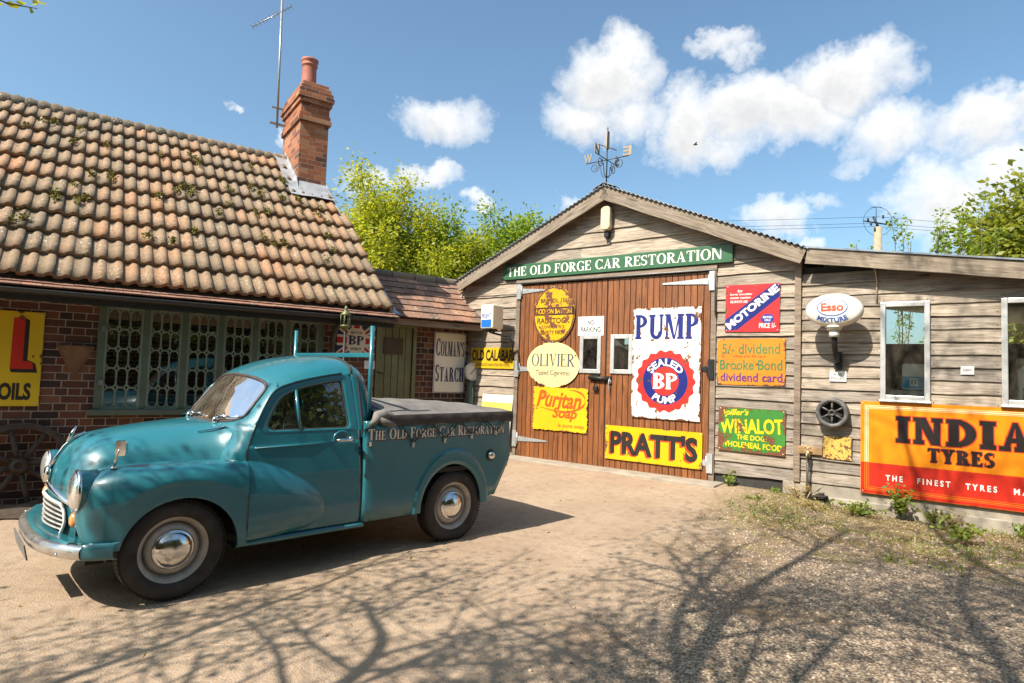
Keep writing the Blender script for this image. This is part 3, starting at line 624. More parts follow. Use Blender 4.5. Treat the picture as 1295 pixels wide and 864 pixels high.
# latticed window
wf = MB(); a, c, z0, z1 = WN
wf.box(a, -.035, z1 - .055, c, .09, z1 - .001); wf.box(a - .05, -.07, z0 - .055, c + .05, .09, z0 + .005); wf.box(a, -.03, z0 + .006, a + .065, .09, z1 - .056); wf.box(c - .065, -.03, z0 + .006, c, .09, z1 - .056)
MU = [a + .065 + (c - a - .13) * k / 6 for k in range(7)]
for k in range(1, 6): wf.box(MU[k] - .03, -.028, z0 + .006, MU[k] + .03, .09, z1 - .056)
win = wf.build('window', M['green_frame'], cot, mods=BEV(.006))
for k in range(6):
    l, r = MU[k] + (.03 if k else 0), MU[k + 1] - (.03 if k < 5 else 0); b0, t0 = z0 + .006, z1 - .056
    lt = MB(); g = .022   # casement frame
    lt.box(l, -.022, b0, l + g, .03, t0); lt.box(r - g, -.022, b0, r, .03, t0); lt.box(l + g, -.022, b0, r - g, .03, b0 + g); lt.box(l + g, -.022, t0 - g, r - g, .03, t0)
    L, R_, B, T = l + g, r - g, b0 + g, t0 - g; cw = (R_ - L) / 3; rh = (T - B) / 5; kx = cw * .24; kz = rh * .17; rb = .0105
    def bar(p, q):
        lt.tube([(p[0], -.006, p[1]), (q[0], -.006, q[1])], rb, 5, smooth=False, cap=False)
    for i in range(3):
        for j in range(5):
            x0, x1, y0, y1 = L + i * cw, L + (i + 1) * cw, B + j * rh, B + (j + 1) * rh
            O = [(x0 + kx, y0), (x1 - kx, y0), (x1, y0 + kz), (x1, y1 - kz), (x1 - kx, y1), (x0 + kx, y1), (x0, y1 - kz), (x0, y0 + kz)]
            bar(O[1], O[2]); bar(O[3], O[4]); bar(O[5], O[6]); bar(O[7], O[0])
            bar(O[0], O[1])
            if i: bar(O[6], O[7])
    lt.build('lattice_casement', M['lattice'], win)
    gp = MB(); gp.add([(l, .004, b0), (r, .004, b0), (r, .004, t0), (l, .004, t0)], [(0, 1, 2, 3)]); gp.build('pane', M['pane'], win)
for z in (1.22, 1.78):
    mb = MB(); mb.box(a + .03, -.05, z - .03, a + .075, -.03, z + .03); mb.build('casement_hinge', M['grey_metal'], win)
# ------------------------------------------------------------------ annex joining the cottage to the yard
anx = thing('outhouse', 'low brick outhouse with a plain tile roof between cottage and workshop', 'outhouse', (-6.135, 7.907, -.434), A_C); anx.scale = (1.3, 1.3, 1.3)
wl = MB()
for q in ((3.2, 3.546, .2, 2.2), (3.546, 4.15, 2.075, 2.2), (4.15, 5.0, .2, 2.2)): wallbox(wl, *q)
wl.box(5.0 - TH, TH, .2, 5.0, 1.6, 2.2); wl.box(3.2, 1.42, .2, 4.78, 1.6, 2.2)
P = [(4.999, .0, 2.2), (4.999, 1.4, 2.2), (4.999, .55, 2.76)]; wl.add(P + [(x - .2, y, z) for x, y, z in P], [(0, 1, 2), (5, 4, 3), (0, 2, 5, 3), (1, 4, 5, 2)])
wl.build('wall', M['brick'], anx)
rf = MB(); plain(rf, 3.66, 5.035, 7, -.33, 2.135, .76, .152, .17, .004, .016)
rf.add([(3.66, -.31, 2.13), (5.035, -.31, 2.13), (5.035, .55, 2.78), (3.66, .55, 2.78)], [(0, 1, 2, 3)], 0, (.2, .2, .2)); rf.add([(3.6, .55, 2.79), (5.035, .55, 2.79), (5.035, 1.7, 1.92), (3.6, 1.7, 1.92)], [(0, 1, 2, 3)], 0, (.3, .2, .2))
aroof = rf.build('roof', M['plaintile'], anx)
rd = MB()
for j in range(4):
    t = rt(.1, .8); x0 = 3.60 + j * .356; R0 = []
    for x in (x0, x0 + .345): R0.append([(x, .56 + .10 * cos(a_), 2.80 + .085 * sin(a_)) for a_ in np.linspace(-.4, pi + .4, 10)])
    rd.grid(R0, 0, t); rd.box(x0 + .345, .48, 2.78, x0 + .355, .64, 2.87, 0, t)
rd.build('ridge_tile', M['ridgetile'], aroof)
lf = MB(); lf.hexa([(3.655, -.34, 2.165), (3.70, -.34, 2.165), (3.65, .5, 2.80), (3.69, .5, 2.80), (3.655, -.34, 2.19), (3.70, -.34, 2.19), (3.65, .5, 2.825), (3.69, .5, 2.825)]); lf.add([(3.45, -.42, 2.19), (3.72, -.40, 2.165), (3.70, -.27, 2.24), (3.44, -.3, 2.262)], [(0, 1, 2, 3)])
lf.build('lead_valley', M['lead'], aroof)
fs = MB(); fs.box(3.66, -.30, 2.05, 5.035, -.28, 2.13); fs.box(3.66, -.279, 2.06, 5.0, -.002, 2.075); fs.build('fascia', M['postw'], anx)
# plank door
dr = MB(); n = 5
dr.box(3.56, -.01, .335, 3.60, .1, 2.07); dr.box(4.095, -.01, .335, 4.149, .1, 2.07); dr.box(3.60, -.01, 2.03, 4.095, .1, 2.07)
for i in range(n): dr.box(3.602 + i * .0985, .015, .335, 3.602 + (i + 1) * .0985 - .006, .05, 2.028)
dr.box(3.6, .051, .335, 4.09, .06, 2.02)
ad = dr.build('door', M['sage'], anx, mods=BEV(.004))
ht = MB(); ht.box(3.675, -.004, 1.665, 3.95, .014, 1.885); ht.build('hatch', simple('brown_hatch', (.075, .055, .038), .7), ad)
mb = MB(); mb.tube([(3.585, -.02, 1.42), (3.63, -.03, 1.41), (3.68, -.02, 1.39)], .008); mb.build('handle', M['black_iron'], ad)

# ------------------------------------------------------------------ the pickup truck (local x to the rear, y away from the camera, z up)
def paint_mat():
    m, t = newmat('teal_paint'); o = t.tc(); x, y, z = t.sep(o)
    n = t.noise(o, 2.2, 5, .6); c = t.mix(t.mr(n, .3, .7), (.009, .122, .158), (.014, .150, .190))
    dust = t.m('MULTIPLY', t.mr(t.noise(o, 7, 6, .7), .4, .75), t.mr(z, .5, .25, .015, .35)); c = t.mix(dust, c, (.14, .13, .11))
    sp = t.noise(o, 120, 2, .5); c = t.mix(t.mr(sp, .72, .76, 0, .35), c, (.2, .24, .22))
    t.bsdf(c, t.m('ADD', t.mr(t.noise(o, 5, 5, .65), .3, .7, .30, .44), t.m('MULTIPLY', dust, .6)), 0, t.bump(t.noise(o, 3.0, 3), .03, .05), Coat_Weight=.75, Coat_Roughness=.09, Coat_IOR=1.5); return m
M['teal'] = paint_mat()
M['rim'] = simple('cream_grey_rim', (.40, .37, .33), .42, .1, var=.25, scale=9)
M['tyre'] = simple('dusty_tyre', (.035, .031, .028), .82, var=.45, scale=9, bump=.4, bscale=70)
M['seal'] = simple('perished_rubber_seal', (.055, .036, .030), .55, var=.4, scale=14)
M['canvas'] = simple('black_canvas', (.15, .138, .128), .8, var=.3, scale=5, bump=.6, bscale=24)
M['shaded_hem'] = simple('hem_with_shade', (.055, .048, .044), .8, var=.3, scale=8, bump=.5, bscale=40)  # colour kept dark to carry the shade of the cover's sides
M['navy_canvas'] = simple('navy_canvas', (.022, .024, .035), .6, var=.2)
M['rope'] = simple('black_cord', (.02, .02, .02), .7)
M['amber'] = simple('amber_lens', (.75, .32, .10), .15, var=.1, Coat_Weight=.6)
M['lens'] = simple('headlamp_glass', (.80, .80, .76), .10, .75, var=.12, scale=30, bump=.5, bscale=45)
M['red_lens'] = simple('red_lens', (.4, .02, .015), .15)
M['seat'] = simple('dark_seat', (.03, .025, .022), .6)
M['tan'] = simple('tan_steering_wheel', (.30, .16, .08), .4)
M['car_glass'] = glass('car_glass', (.74, .80, .74), 1.7, dirt=.08)
M['screen_glass'] = glass('windscreen_glass', (.62, .66, .62), 1.5, dirt=.30)
M['cream_letter'] = simple('cream_lettering', (.82, .77, .66), .45, var=.08)
M['maroon'] = simple('maroon_lettering', (.16, .02, .015), .45)
def cr(ctrl, m):
    """Catmull-Rom through rows of points (numpy [n,...]) with m steps per span"""
    c = np.asarray(ctrl, float); n = len(c); out = []
    ext = np.concatenate([[2 * c[0] - c[1]], c, [2 * c[-1] - c[-2]]])
    for i in range(n - 1):
        p0, p1, p2, p3 = ext[i:i + 4]
        for k in range(m):
            t = k / m; out.append(.5 * (2 * p1 + (p2 - p0) * t + (2 * p0 - 5 * p1 + 4 * p2 - p3) * t * t + (3 * p1 - p0 - 3 * p2 + p3) * t ** 3))
    out.append(c[-1]); return np.array(out)
def patch(ctrl, mu, mv):
    g = cr(ctrl, mu); return np.swapaxes(cr(np.swapaxes(g, 0, 1), mv), 0, 1)
def itp(x, xs, ys): return float(np.interp(x, xs, ys))
truck = thing('pickup_truck', 'teal 1950s pickup truck with black tonneau cover parked before the cottage', 'pickup truck', K0, A_K)
def add_patch(mb, g, flip=False, mi=0, smooth=True):
    rows = [[tuple(p) for p in r] for r in (g[::-1] if flip else g)]; mb.grid(rows, mi, None, smooth)
def mirror(mb):  # copy of a builder mirrored in y
    o = MB(); o.v = [(x, -y, z) for x, y, z in mb.v]; o.f = [f[::-1] for f in mb.f]; o.mi = list(mb.mi); o.tint = list(mb.tint); o.sm = list(mb.sm); o.uv = [None] * len(mb.f); return o
def both(name, mb, mat, par=None, mods=None):
    a = mb.build(name, M[mat], par or truck, mods=mods); b_ = mirror(mb).build(name, M[mat], par or truck, mods=mods); return a, b_
# front wing ---------------------------------------------------------------
ARC = (.02, .295, .335)
def wing_low(x):
    if x <= -.30: return .365
    if x >= .352: return .285
    return max(.285, ARC[1] + sqrt(max(0, ARC[2] ** 2 - (x - ARC[0]) ** 2)))
wx = [-.492, -.478, -.455, -.42, -.38, -.345, -.312] + [ARC[0] - ARC[2] * cos(a) for a in np.linspace(radians(14), radians(178), 18)] + [.357, .375, .405]
rows = []
for x in wx:
    zc = itp(x, [-.492, -.478, -.455, -.42, -.36, -.30, 0, .3, .41], [.70, .735, .762, .785, .808, .822, .827, .823, .815]); zl = wing_low(x)
    yv = -itp(x, [-.49, -.42, -.31, 0, .2, .3, .41], [.47, .425, .415, .445, .52, .575, .64]); zv = min(zc - .006, itp(x, [-.5, -.42, -.3, .41], [.68, .77, .812, .808]))
    yo = -itp(x, [-.492, -.478, -.455, -.42, -.36, -.28, 0, .41], [.605, .645, .675, .705, .735, .757, .772, .772])
    ym = (yv * .55 + yo * .45); zf = itp(x, [-.492, -.478, -.45], [.48, .42, .38]) if x < -.44 else zl
    sh = min(.17, max(.06, (zc - zf) * .45))
    r = [(yv, zv - .04), (yv - .012, zv), (yv * .75 + yo * .25, zc - .004), (ym, zc), (yv * .25 + yo * .75, zc - sh * .16), (yv * .08 + yo * .92, zc - sh * .48), (yo, zc - sh)]
    zs = zc - sh
    for k in (.33, .66, 1.): r.append((yo + .006 * k, zs + (zf - zs) * k))
    r += [(yo + .012, zf - .006), (yo + .035, zf + .0)]
    rows.append([(x, y, z) for y, z in r])
wg = MB(); cc = np.array(rows); nose = np.array([[(-.500, cc[0, :, 1].mean() * .6 - .53 * .4 + (p[1] + .53) * .55, .60 + (p[2] - .60) * .6) for p in cc[0]]]); tip = np.array([[(-.503, -.53, .60)] * cc.shape[1]])
g = np.concatenate([tip, nose, cc]); G = np.swapaxes(cr(np.swapaxes(g, 0, 1), 4), 0, 1); add_patch(wg, G)
both('front_wing', wg, 'teal')
wi = MB(); wi.grid([[(ARC[0] - (ARC[2] + .05) * cos(a), y, ARC[1] + (ARC[2] + .05) * sin(a)) for y in (-.735, -.36)] for a in np.linspace(0, pi, 17)]); wi.box(-.40, -.37, .2, .45, -.36, .72)
both('wheel_well', wi, 'dark_inside')
# bonnet and scuttle -------------------------------------------------------------
BST = [(-.556, .105, .39, .665, .585), (-.553, .10, .40, .71, .615), (-.538, .10, .41, .77, .65), (-.505, .09, .42, .845, .69), (-.455, .075, .425, .912, .735), (-.38, .05, .43, .958, .775), (-.28, .03, .435, .984, .795), (-.07, .01, .46, 1.017, .80), (.12, .015, .50, 1.036, .795), (.26, .045, .565, 1.043, .79), (.35, .03, .648, 1.043, .79), (.44, -.03, .684, 1.046, .79)]
ss = np.linspace(-1, 1, 31); ctrl = []
for X, bow, yv, zt, zv in BST:
    ctrl.append([(X + bow * s_ * s_, yv * s_, zv - .03 + (zt - zv + .03) * (max(0, 1 - abs(s_) ** itp(X, [-.1, .12, .26, .35, .44], [2.5, 3.0, 3.8, 5., 6.]))) ** (1 / 1.75)) for s_ in ss])
bn = MB(); add_patch(bn, cr(np.array(ctrl), 4)); bon = bn.build('bonnet', M['teal'], truck)
# apron round the grille
ap = MB(); add_patch(ap, np.array([[(-.552 + (.012 if z < .45 else 0) + .105 * s_ * s_, .43 * s_, z - .035 * abs(s_) * (z > .5)) for s_ in np.linspace(-1, 1, 21)] for z in (.67, .60, .52, .44, .36, .33)])); ap.build('front_panel', M['teal'], truck)
gr = MB(); gq = lambda y, z: (-.572 + .62 * y * y, y, z)
hw = lambda z: itp(z, [.375, .40, .46, .53, .56], [.25, .29, .32, .31, .28])
gb = MB(); gb.grid([[(-.560 + .62 * y * y, y, z) for y in np.linspace(-hw(z), hw(z), 13)] for z in np.linspace(.375, .575, 8)]); grl = gb.build('grille', M['dark_inside'], truck)
for k in range(7):
    z = .393 + k * .0275; h_ = hw(z) - .012; P = []
    for y in np.linspace(-h_, h_, 13): x = -.572 + .62 * y * y; zz = z + .022 * (1 - (y / .24) ** 2) * (k / 8); P.append([(x + .006, y, zz + .0045), (x - .001, y, zz + .003), (x - .002, y, zz - .003), (x + .004, y, zz - .0045)])
    gr.grid([[r_[i] for r_ in P] for i in range(4)])
gr.build('grille_bars', simple('grille_alloy', (.60, .585, .55), .35, .5), grl)
fr = MB(); L = [gq(y, .595 - .02 * abs(y / .21)) for y in np.linspace(-.265, .265, 11)] + [gq(hw(z), z) for z in np.linspace(.56, .40, 8)] + [gq(y, .372) for y in np.linspace(.235, -.235, 11)] + [gq(-hw(z), z) for z in np.linspace(.40, .56, 8)]
fr.tube(L, .009, 8, closed=True); fr.build('grille_surround', M['white_paint'], grl)
mo = MB(); mo.grid([[(-.563 + .105 * s_ * s_ - dx, .41 * s_, .668 - .115 * abs(s_) ** 1.15 + dz_) for s_ in np.linspace(-1, 1, 25)] for dx, dz_ in ((-.01, .016), (.006, .014), (.012, 0), (.006, -.014), (-.01, -.016))]); mo.build('bonnet_trim', M['chrome'], bon)
em = MB(); em.lathe([(.048, -.01), (.048, .006), (.036, .016), (.0, .02)], 20, '-Y', (0, 0, 0)); em.v = [(-.566 + (y), x, .715 + z * 1.15) for x, y, z in [(v[0], v[1], v[2]) for v in em.v]]; em.build('bonnet_badge', M['chrome'], bon)
st = MB(); st.tube([(-.558, 0, .75), (-.528, 0, .815), (-.49, 0, .885), (-.44, 0, .94), (-.38, 0, .973)], [.012, .012, .012, .011, .009], 8); st.tube([(-.47, 0, .915), (-.455, 0, .965), (-.43, 0, 1.015)], [.014, .012, .004], 8); st.box(-.465, -.018, .968, -.452, .018, .976); st.build('bonnet_mascot', M['chrome'], bon)
# headlights: body-colour bowl, chrome rim, glass
for sg in (1, -1):
    hl = MB(); hl.lathe([(.112, -.09), (.116, .0), (.113, .012)], 32, '-Y'); tf = lambda v: (-.478 - (-v[1]) * -1 * 0 + v[1], 0, 0)
    def place(mb):  # lathe axis -Y becomes -X, tilted slightly up
        mb.v = [(-.490 + y * 1 + z * .02, sg * -.535 + x * 1.03, .685 + z * 1.05) for x, y, z in mb.v]; return mb
    h = place(hl).build('headlight', M['teal'], truck)
    r_ = MB(); r_.lathe([(.114, -.004), (.119, .002), (.119, .010), (.112, .018), (.105, .018)], 36, '-Y', caps=False); place(r_).build('headlight_rim', M['chrome'], h)
    l_ = MB(); l_.lathe([(.106, .017), (.098, .026), (.07, .038), (.035, .045), (.0, .047)], 32, '-Y', caps=False); place(l_).build('lens', M['lens'], h)
    sd = MB(); sd.lathe([(.036, -.02), (.036, .008), (.034, .012)], 18, '-Y'); sd.v = [(-.482 + y, sg * -.52 + x * 1.2, .515 + z * 1.45) for x, y, z in sd.v]; s1 = sd.build('side_light', M['chrome'], truck)
    s2 = MB(); s2.lathe([(.031, .010), (.028, .026), (.014, .036), (.0, .038)], 16, '-Y', caps=False); s2.v = [(-.482 + y, sg * -.52 + x * 1.2, .515 + z * 1.45) for x, y, z in s2.v]; s2.build('lens', M['amber'], s1)
    bk = MB(); bk.box(-.485, sg * -.515 - .016, .40, -.47, sg * -.515 + .016, .476); bk.build('bracket', M['chrome'], s1)
# bumper
def bow_path(yw, x0, back, z, n=27):
    P = []
    for s_ in np.linspace(-1, 1, n): P.append((x0 + back * abs(s_) ** 3.2, yw * s_, z))
    return P
bp = MB(); prof = [(.02, .040), (-.004, .038), (-.017, .022), (-.02, .0), (-.016, -.026), (-.002, -.038), (.02, -.036)]
bp.grid([[(p[0] + dx, p[1], p[2] + dz_) for p in bow_path(.715, -.655, .18, .365)] for dx, dz_ in prof]); bp.build('bumper', simple('dull_chrome', (.62, .61, .59), .30, .9, var=.12), truck)
be = MB()
for sg in (1, -1): be.grid([[(-.475 + .145 * t_ + dx * (1 - .3 * t_), sg * -(.708 + .065 * t_ ** .6), .365 + dz_) for t_ in np.linspace(0, 1, 9)] for dx, dz_ in ([(.03, .05), (-.008, .044), (-.016, .02), (-.016, -.02), (-.008, -.04), (.03, -.045)][::sg])])
be.grid([[(x0 + .10 * abs(s_) ** 2.6, .62 * s_, z) for s_ in np.linspace(-1, 1, 21)] for x0, z in ((-.53, .40), (-.60, .408), (-.632, .415), (-.638, .40))]); be.build('bumper_valance', M['teal'], truck)
npl = MB(); npl.hexa([(-.672, -.26, .255), (-.672, .26, .255), (-.664, -.26, .255), (-.664, .26, .255), (-.69, -.26, .345), (-.69, .26, .345), (-.682, -.26, .345), (-.682, .26, .345)]); npl.build('number_plate', M['grey_metal'], truck)
for y in (-.655, .655): bb = MB(); bb.lathe([(.014, 0), (.011, .008), (0, .011)], 10, '-Y', (0, 0, 0)); bb.v = [(-.585 + yy, y + x, .365 + z) for x, yy, z in bb.v]; bb.build('bumper_bolt', M['chrome'], truck)
# doors ----------------------------------------------------------------------
zb = lambda z: itp(z, [.28, .33, .45, .70, .86, .90, .905, .985], [.700, .712, .716, .712, .700, .696, .690, .678])
def y_up(z): return .678 - (z - .985) * (.678 - .583) / (1.41 - .985) if z > .985 else zb(z)
BUL = [(.41, .815, .29), (.555, .79, .30), (.70, .735, .315), (.82, .65, .335), (.90, .575, .37), (.955, .50, .41)]
def bulge(x, z):
    XE = .972
    if x > XE: return 0
    top = itp(x, [.41, .50, .605, .705, .80, .88, .93, .958, .972], [.812, .797, .760, .711, .653, .59, .54, .495, .43]); bot = itp(x, [.41, .60, .735, .861, .925, .958, .972], [.22, .27, .305, .325, .352, .385, .43])
    if z >= top or z <= bot: return 0
    mid = .5 * (top + bot); u = abs(z - mid) / max(.005, top - mid)
    h_ = .060 * (1 - max(0, (x - .41) / (XE - .41)) ** 3.0) ** .75
    return h_ * (max(0, 1 - u ** 2.8)) ** .85
def door_front(z): return itp(z, [.28, .80, .86, .985], [.412, .408, .402, .448])
def door_rear(z): return itp(z, [.28, .985], [1.262, 1.238])
dm = MB(); rows = []
for z in list(np.linspace(.296, .86, 84)) + [.875, .89, .898, .904, .912, .93, .95, .97, .985]:
    x0, x1 = door_front(z), door_rear(z); rows.append([(x, -(zb(z) + bulge(x, z)), z) for x in np.linspace(x0, x1, 110)])
rows = [[(p[0], p[1] + .02, p[2]) for p in rows[0]]] + rows
dm.grid(rows)
# window surround of the door
def loop(pts, corners=4, m=14):
    """closed outline split at given corner indices, each side resampled to m steps"""
    out = []
    for side in pts:
        s_ = np.array(side, float); d = np.r_[0, np.cumsum(np.hypot(*np.diff(s_, axis=0).T))]; u = np.linspace(0, d[-1], m + 1)[:-1]
        out += list(zip(np.interp(u, d, s_[:, 0]), np.interp(u, d, s_[:, 1])))
    return out
F_ = cr(np.array([(.448, .985), (.50, 1.09), (.568, 1.215), (.62, 1.272), (.67, 1.30)]), 5); T_ = cr(np.array([(.67, 1.30), (.78, 1.335), (.91, 1.365), (1.06, 1.392), (1.17, 1.407)]), 5)
outer = loop([F_, T_, [(1.17, 1.407), (1.195, 1.395), (1.205, 1.36), (1.238, .985)], [(1.238, .985), (.448, .985)]])
Fi = cr(np.array([(.552, 1.03), (.565, 1.075), (.625, 1.185), (.675, 1.238), (.72, 1.262)]), 5); Ti = cr(np.array([(.72, 1.262), (.82, 1.297), (.95, 1.325), (1.06, 1.345), (1.115, 1.352)]), 5)
inner = loop([Fi, Ti, [(1.115, 1.352), (1.125, 1.345), (1.128, 1.335), (1.163, 1.03), (1.16, 1.012), (1.145, 1.005)], [(1.145, 1.005), (.575, 1.005), (.556, 1.013), (.552, 1.03)]])
def ringrows(*loops): return [[(x, -(y_up(z) + dy), z) for x, z in l] for l, dy in loops]
mid = [(a[0] * .4 + b_[0] * .6, a[1] * .4 + b_[1] * .6) for a, b_ in zip(outer, inner)]
dm.grid(ringrows((outer, 0), (mid, .004), (inner, .0), (inner, -.03)), closed_u=True)
dn, df = both('door', dm, 'teal')
gm = MB(); gi = [(x, -(y_up(z) - .016), z) for x, z in inner]; gm.add(gi, [list(range(len(gi)))])
qb = MB(); qb.tube([(.783, -(y_up(1.0) - .004), 1.0), (.762, -(y_up(1.28) - .004), 1.282)], .012, 8); qr = MB(); qr.tube([(x, -(y_up(z) - .006), z) for x, z in inner], .007, 6, closed=True)
crz = MB(); crz.tube([(.455, -(zb(.893) + .002), .893), (.8, -(zb(.897) + .002), .899), (1.04, -(zb(.903) + .002), .907)], [.004, .006, .002], 8)
hd = MB(); hd.tube([(1.035, -.735, .921), (1.06, -.745, .921), (1.13, -.747, .922), (1.17, -.738, .923), (1.178, -.70, .923)], [.009, .012, .013, .013, .011], 10); hd.lathe([(.022, 0), (.02, .03)], 14, '-Y', (1.165, -.70, .923))
hs = MB(); hs.lathe([(.075, .004), (.072, .010), (.058, .008), (.0, .001)], 28, '-Y', (1.10, -.686, .915), caps=False)
for sg, d_ in ((1, dn), (-1, df)):
    for nm, mb, mt in (('side_window', gm, 'car_glass'), ('window_divider', qb, 'teal'), ('window_seal', qr, 'rubber'), ('door_crease', crz, 'teal'), ('door_handle', hd, 'chrome'), ('handle_dish', hs, 'teal')):
        (mb if sg == 1 else mirror(mb)).build(nm, M[mt], d_)
# seams round the door, sill
sm_ = MB(); op = [(door_front(z) - .004, -(zb(z) + bulge(.415, z) - .003), z) for z in np.linspace(.29, .985, 30)] + [(x - .004, -(y_up(z) - .002), z + .003) for x, z in outer[:28]]
sm_.tube(op, .005, 6); sm_.tube([(door_rear(z) + .008, -(zb(z) - .004), z) for z in np.linspace(.31, .985, 12)], .011, 6)
both('door_seal', sm_, 'rubber')
sl_ = MB(); sl_.grid([[(x, -y, z) for x in np.linspace(.36, 1.30, 9)] for y, z in ((.70, .291), (.722, .288), (.724, .262), (.70, .25), (.5, .25))]); both('sill', sl_, 'teal')
# cab: A pillars, B panels, roof, back
RS_ = [(.555, 1.383, .655, 1.296, .574), (.60, 1.415, .69, 1.31, .575), (.70, 1.460, .77, 1.338, .577), (.85, 1.507, .88, 1.368, .578), (1.0, 1.535, 1.0, 1.39, .578), (1.13, 1.547, 1.11, 1.408, .577), (1.23, 1.541, 1.20, 1.418, .575), (1.31, 1.515, 1.265, 1.405, .573), (1.372, 1.455, 1.325, 1.36, .573), (1.402, 1.37, 1.355, 1.29, .585), (1.415, 1.22, 1.37, 1.17, .605), (1.42, 1.03, 1.375, 1.02, .625), (1.42, .95, 1.375, .95, .63)]
ss = np.linspace(-1, 1, 33); ctrl = []
for i, (xc, zc, xs_, zs, ys) in enumerate(RS_):
    e = 2.3 if i < 7 else (3.2 if i == 7 else 5)
    ctrl.append([(xc + (xs_ - xc) * abs(s_) ** e, ys * s_, zs - (.012 if i < 7 else 0) + (zc - zs + (.012 if i < 7 else 0)) * max(0, 1 - abs(s_) ** 2.6) ** (1 / 1.7)) for s_ in ss])
G = cr(np.array(ctrl), 4); rfm = MB(); R_, C_ = G.shape[:2]
vs_ = [tuple(p) for r in G for p in r]; fs_ = []
for i in range(R_ - 1):
    for j in range(C_ - 1):
        if 33 <= i < 42 and 9 <= j < 23: continue
        fs_.append((i * C_ + j, i * C_ + j + 1, (i + 1) * C_ + j + 1, (i + 1) * C_ + j))
rfm.add(vs_, fs_, 0, None, True); roof_ = rfm.build('cab_roof', M['teal'], truck)
rw = MB(); rw.add([tuple(G[33][9]), tuple(G[33][23]), tuple(G[42][23]), tuple(G[42][9])], [(0, 1, 2, 3)]); rw.build('rear_window', M['car_glass'], roof_)
rws = MB(); rws.tube([tuple(G[33][j]) for j in range(9, 24)] + [tuple(G[i][23]) for i in range(34, 43)] + [tuple(G[42][j]) for j in range(22, 8, -1)] + [tuple(G[i][9]) for i in range(41, 33, -1)], .012, 6, closed=True); rws.build('rear_window_seal', M['rubber'], roof_)
# drip rail over the doors, dark seam where the roof meets the cab back
dr_ = MB(); dr_.tube([(x - .008, -(y_up(z) + .004), z + .012) for x, z in outer[2:28]] , .0075, 6); both('drip_rail', dr_, 'teal')
bs = MB(); k = 25; bs.tube([tuple(np.array(G[k][j]) + np.array((.001, 0, .003))) for j in range(0, C_)], .012, 6); bs.build('roof_seam', M['rubber'], roof_)
ss2 = MB(); ss2.tube([(G[k][0][0], G[k][0][1], G[k][0][2])] + [(1.262 - .0 + .018 * u, -(y_up(1.38 - .4 * u) + .002), 1.40 - .42 * u) for u in np.linspace(0.05, 1, 9)], .009, 6); both('cab_seam', ss2, 'rubber')
bpn = MB(); rows = []
for z in np.linspace(.93, 1.405, 14):
    xr = itp(z, [.93, 1.02, 1.17, 1.29, 1.36, 1.405], [1.375, 1.375, 1.37, 1.355, 1.325, 1.275]); ys = itp(z, [.93, 1.02, 1.17, 1.29, 1.36, 1.405], [.63, .625, .605, .585, .573, .572]); xf = itp(z, [.93, .985, 1.40], [1.245, 1.244, 1.212]); y0 = y_up(z)
    rows.append([(xf, -y0 + .02, z), (xf, -y0, z), (xf + (xr - xf) * .35, -(y0 + .004), z), (xf + (xr - xf) * .7, -(y0 * .72 + ys * .28 + .004), z), (xf + (xr - xf) * .9, -(y0 * .35 + ys * .65 + .002), z), (xr, -ys, z)])
g_ = np.array(rows); add_patch(bpn, np.swapaxes(cr(np.swapaxes(g_, 0, 1), 4), 0, 1)); both('cab_side', bpn, 'teal')
# windscreen
def wsp(u, v):  # u -1..1 across, v 0 bottom..1 top
    hwid = itp(v, [0, 1], [.555, .525]); y = hwid * u
    xb = .322 + .33 * y * y; xt = .560 + .27 * y * y; zb_ = 1.036 + .02 * u * u; zt_ = 1.382 - .20 * y * y
    return (xb + (xt - xb) * v - .02 * sin(pi * v) * (1 - u * u * .5), y, zb_ + (zt_ - zb_) * v)
rd_ = lambda e, n: [(e * .98 * np.sign(cos(a)) * abs(cos(a)) ** .32, .5 + .49 * np.sign(sin(a)) * abs(sin(a)) ** .32) for a in np.linspace(0, 2 * pi, n, endpoint=False)]
wl_ = [wsp(u, v) for u, v in rd_(1, 72)]
wm = MB(); cen = wsp(0, .5); wm.add([cen] + [wsp(u * .5, .5 + (v - .5) * .5) for u, v in rd_(1, 72)] + wl_, [(0, 1 + i, 1 + (i + 1) % 72) for i in range(72)] + [(1 + i, 73 + i, 73 + (i + 1) % 72, 1 + (i + 1) % 72) for i in range(72)], 0, None, True)
wsc = wm.build('windscreen', M['screen_glass'], truck)
wt = MB(); wt.tube([(p[0] - .004, p[1], p[2]) for p in wl_], .012, 8, closed=True); wt.build('windscreen_seal', M['seal'], wsc)
# surround: from the glass outline to roof header, A pillars and scuttle
sr = MB(); outl = []
for (u, v), p in zip(rd_(1, 72), wl_):
    y = p[1]; a = abs(y)
    if v > .86: q = (.57 + .30 * y * y + .012, y * 1.10, 1.398 - .235 * y * y)
    elif v < .14: q = (p[0] - .035, y * 1.09, p[2] - .04)
    else: q = None
    outl.append(q)
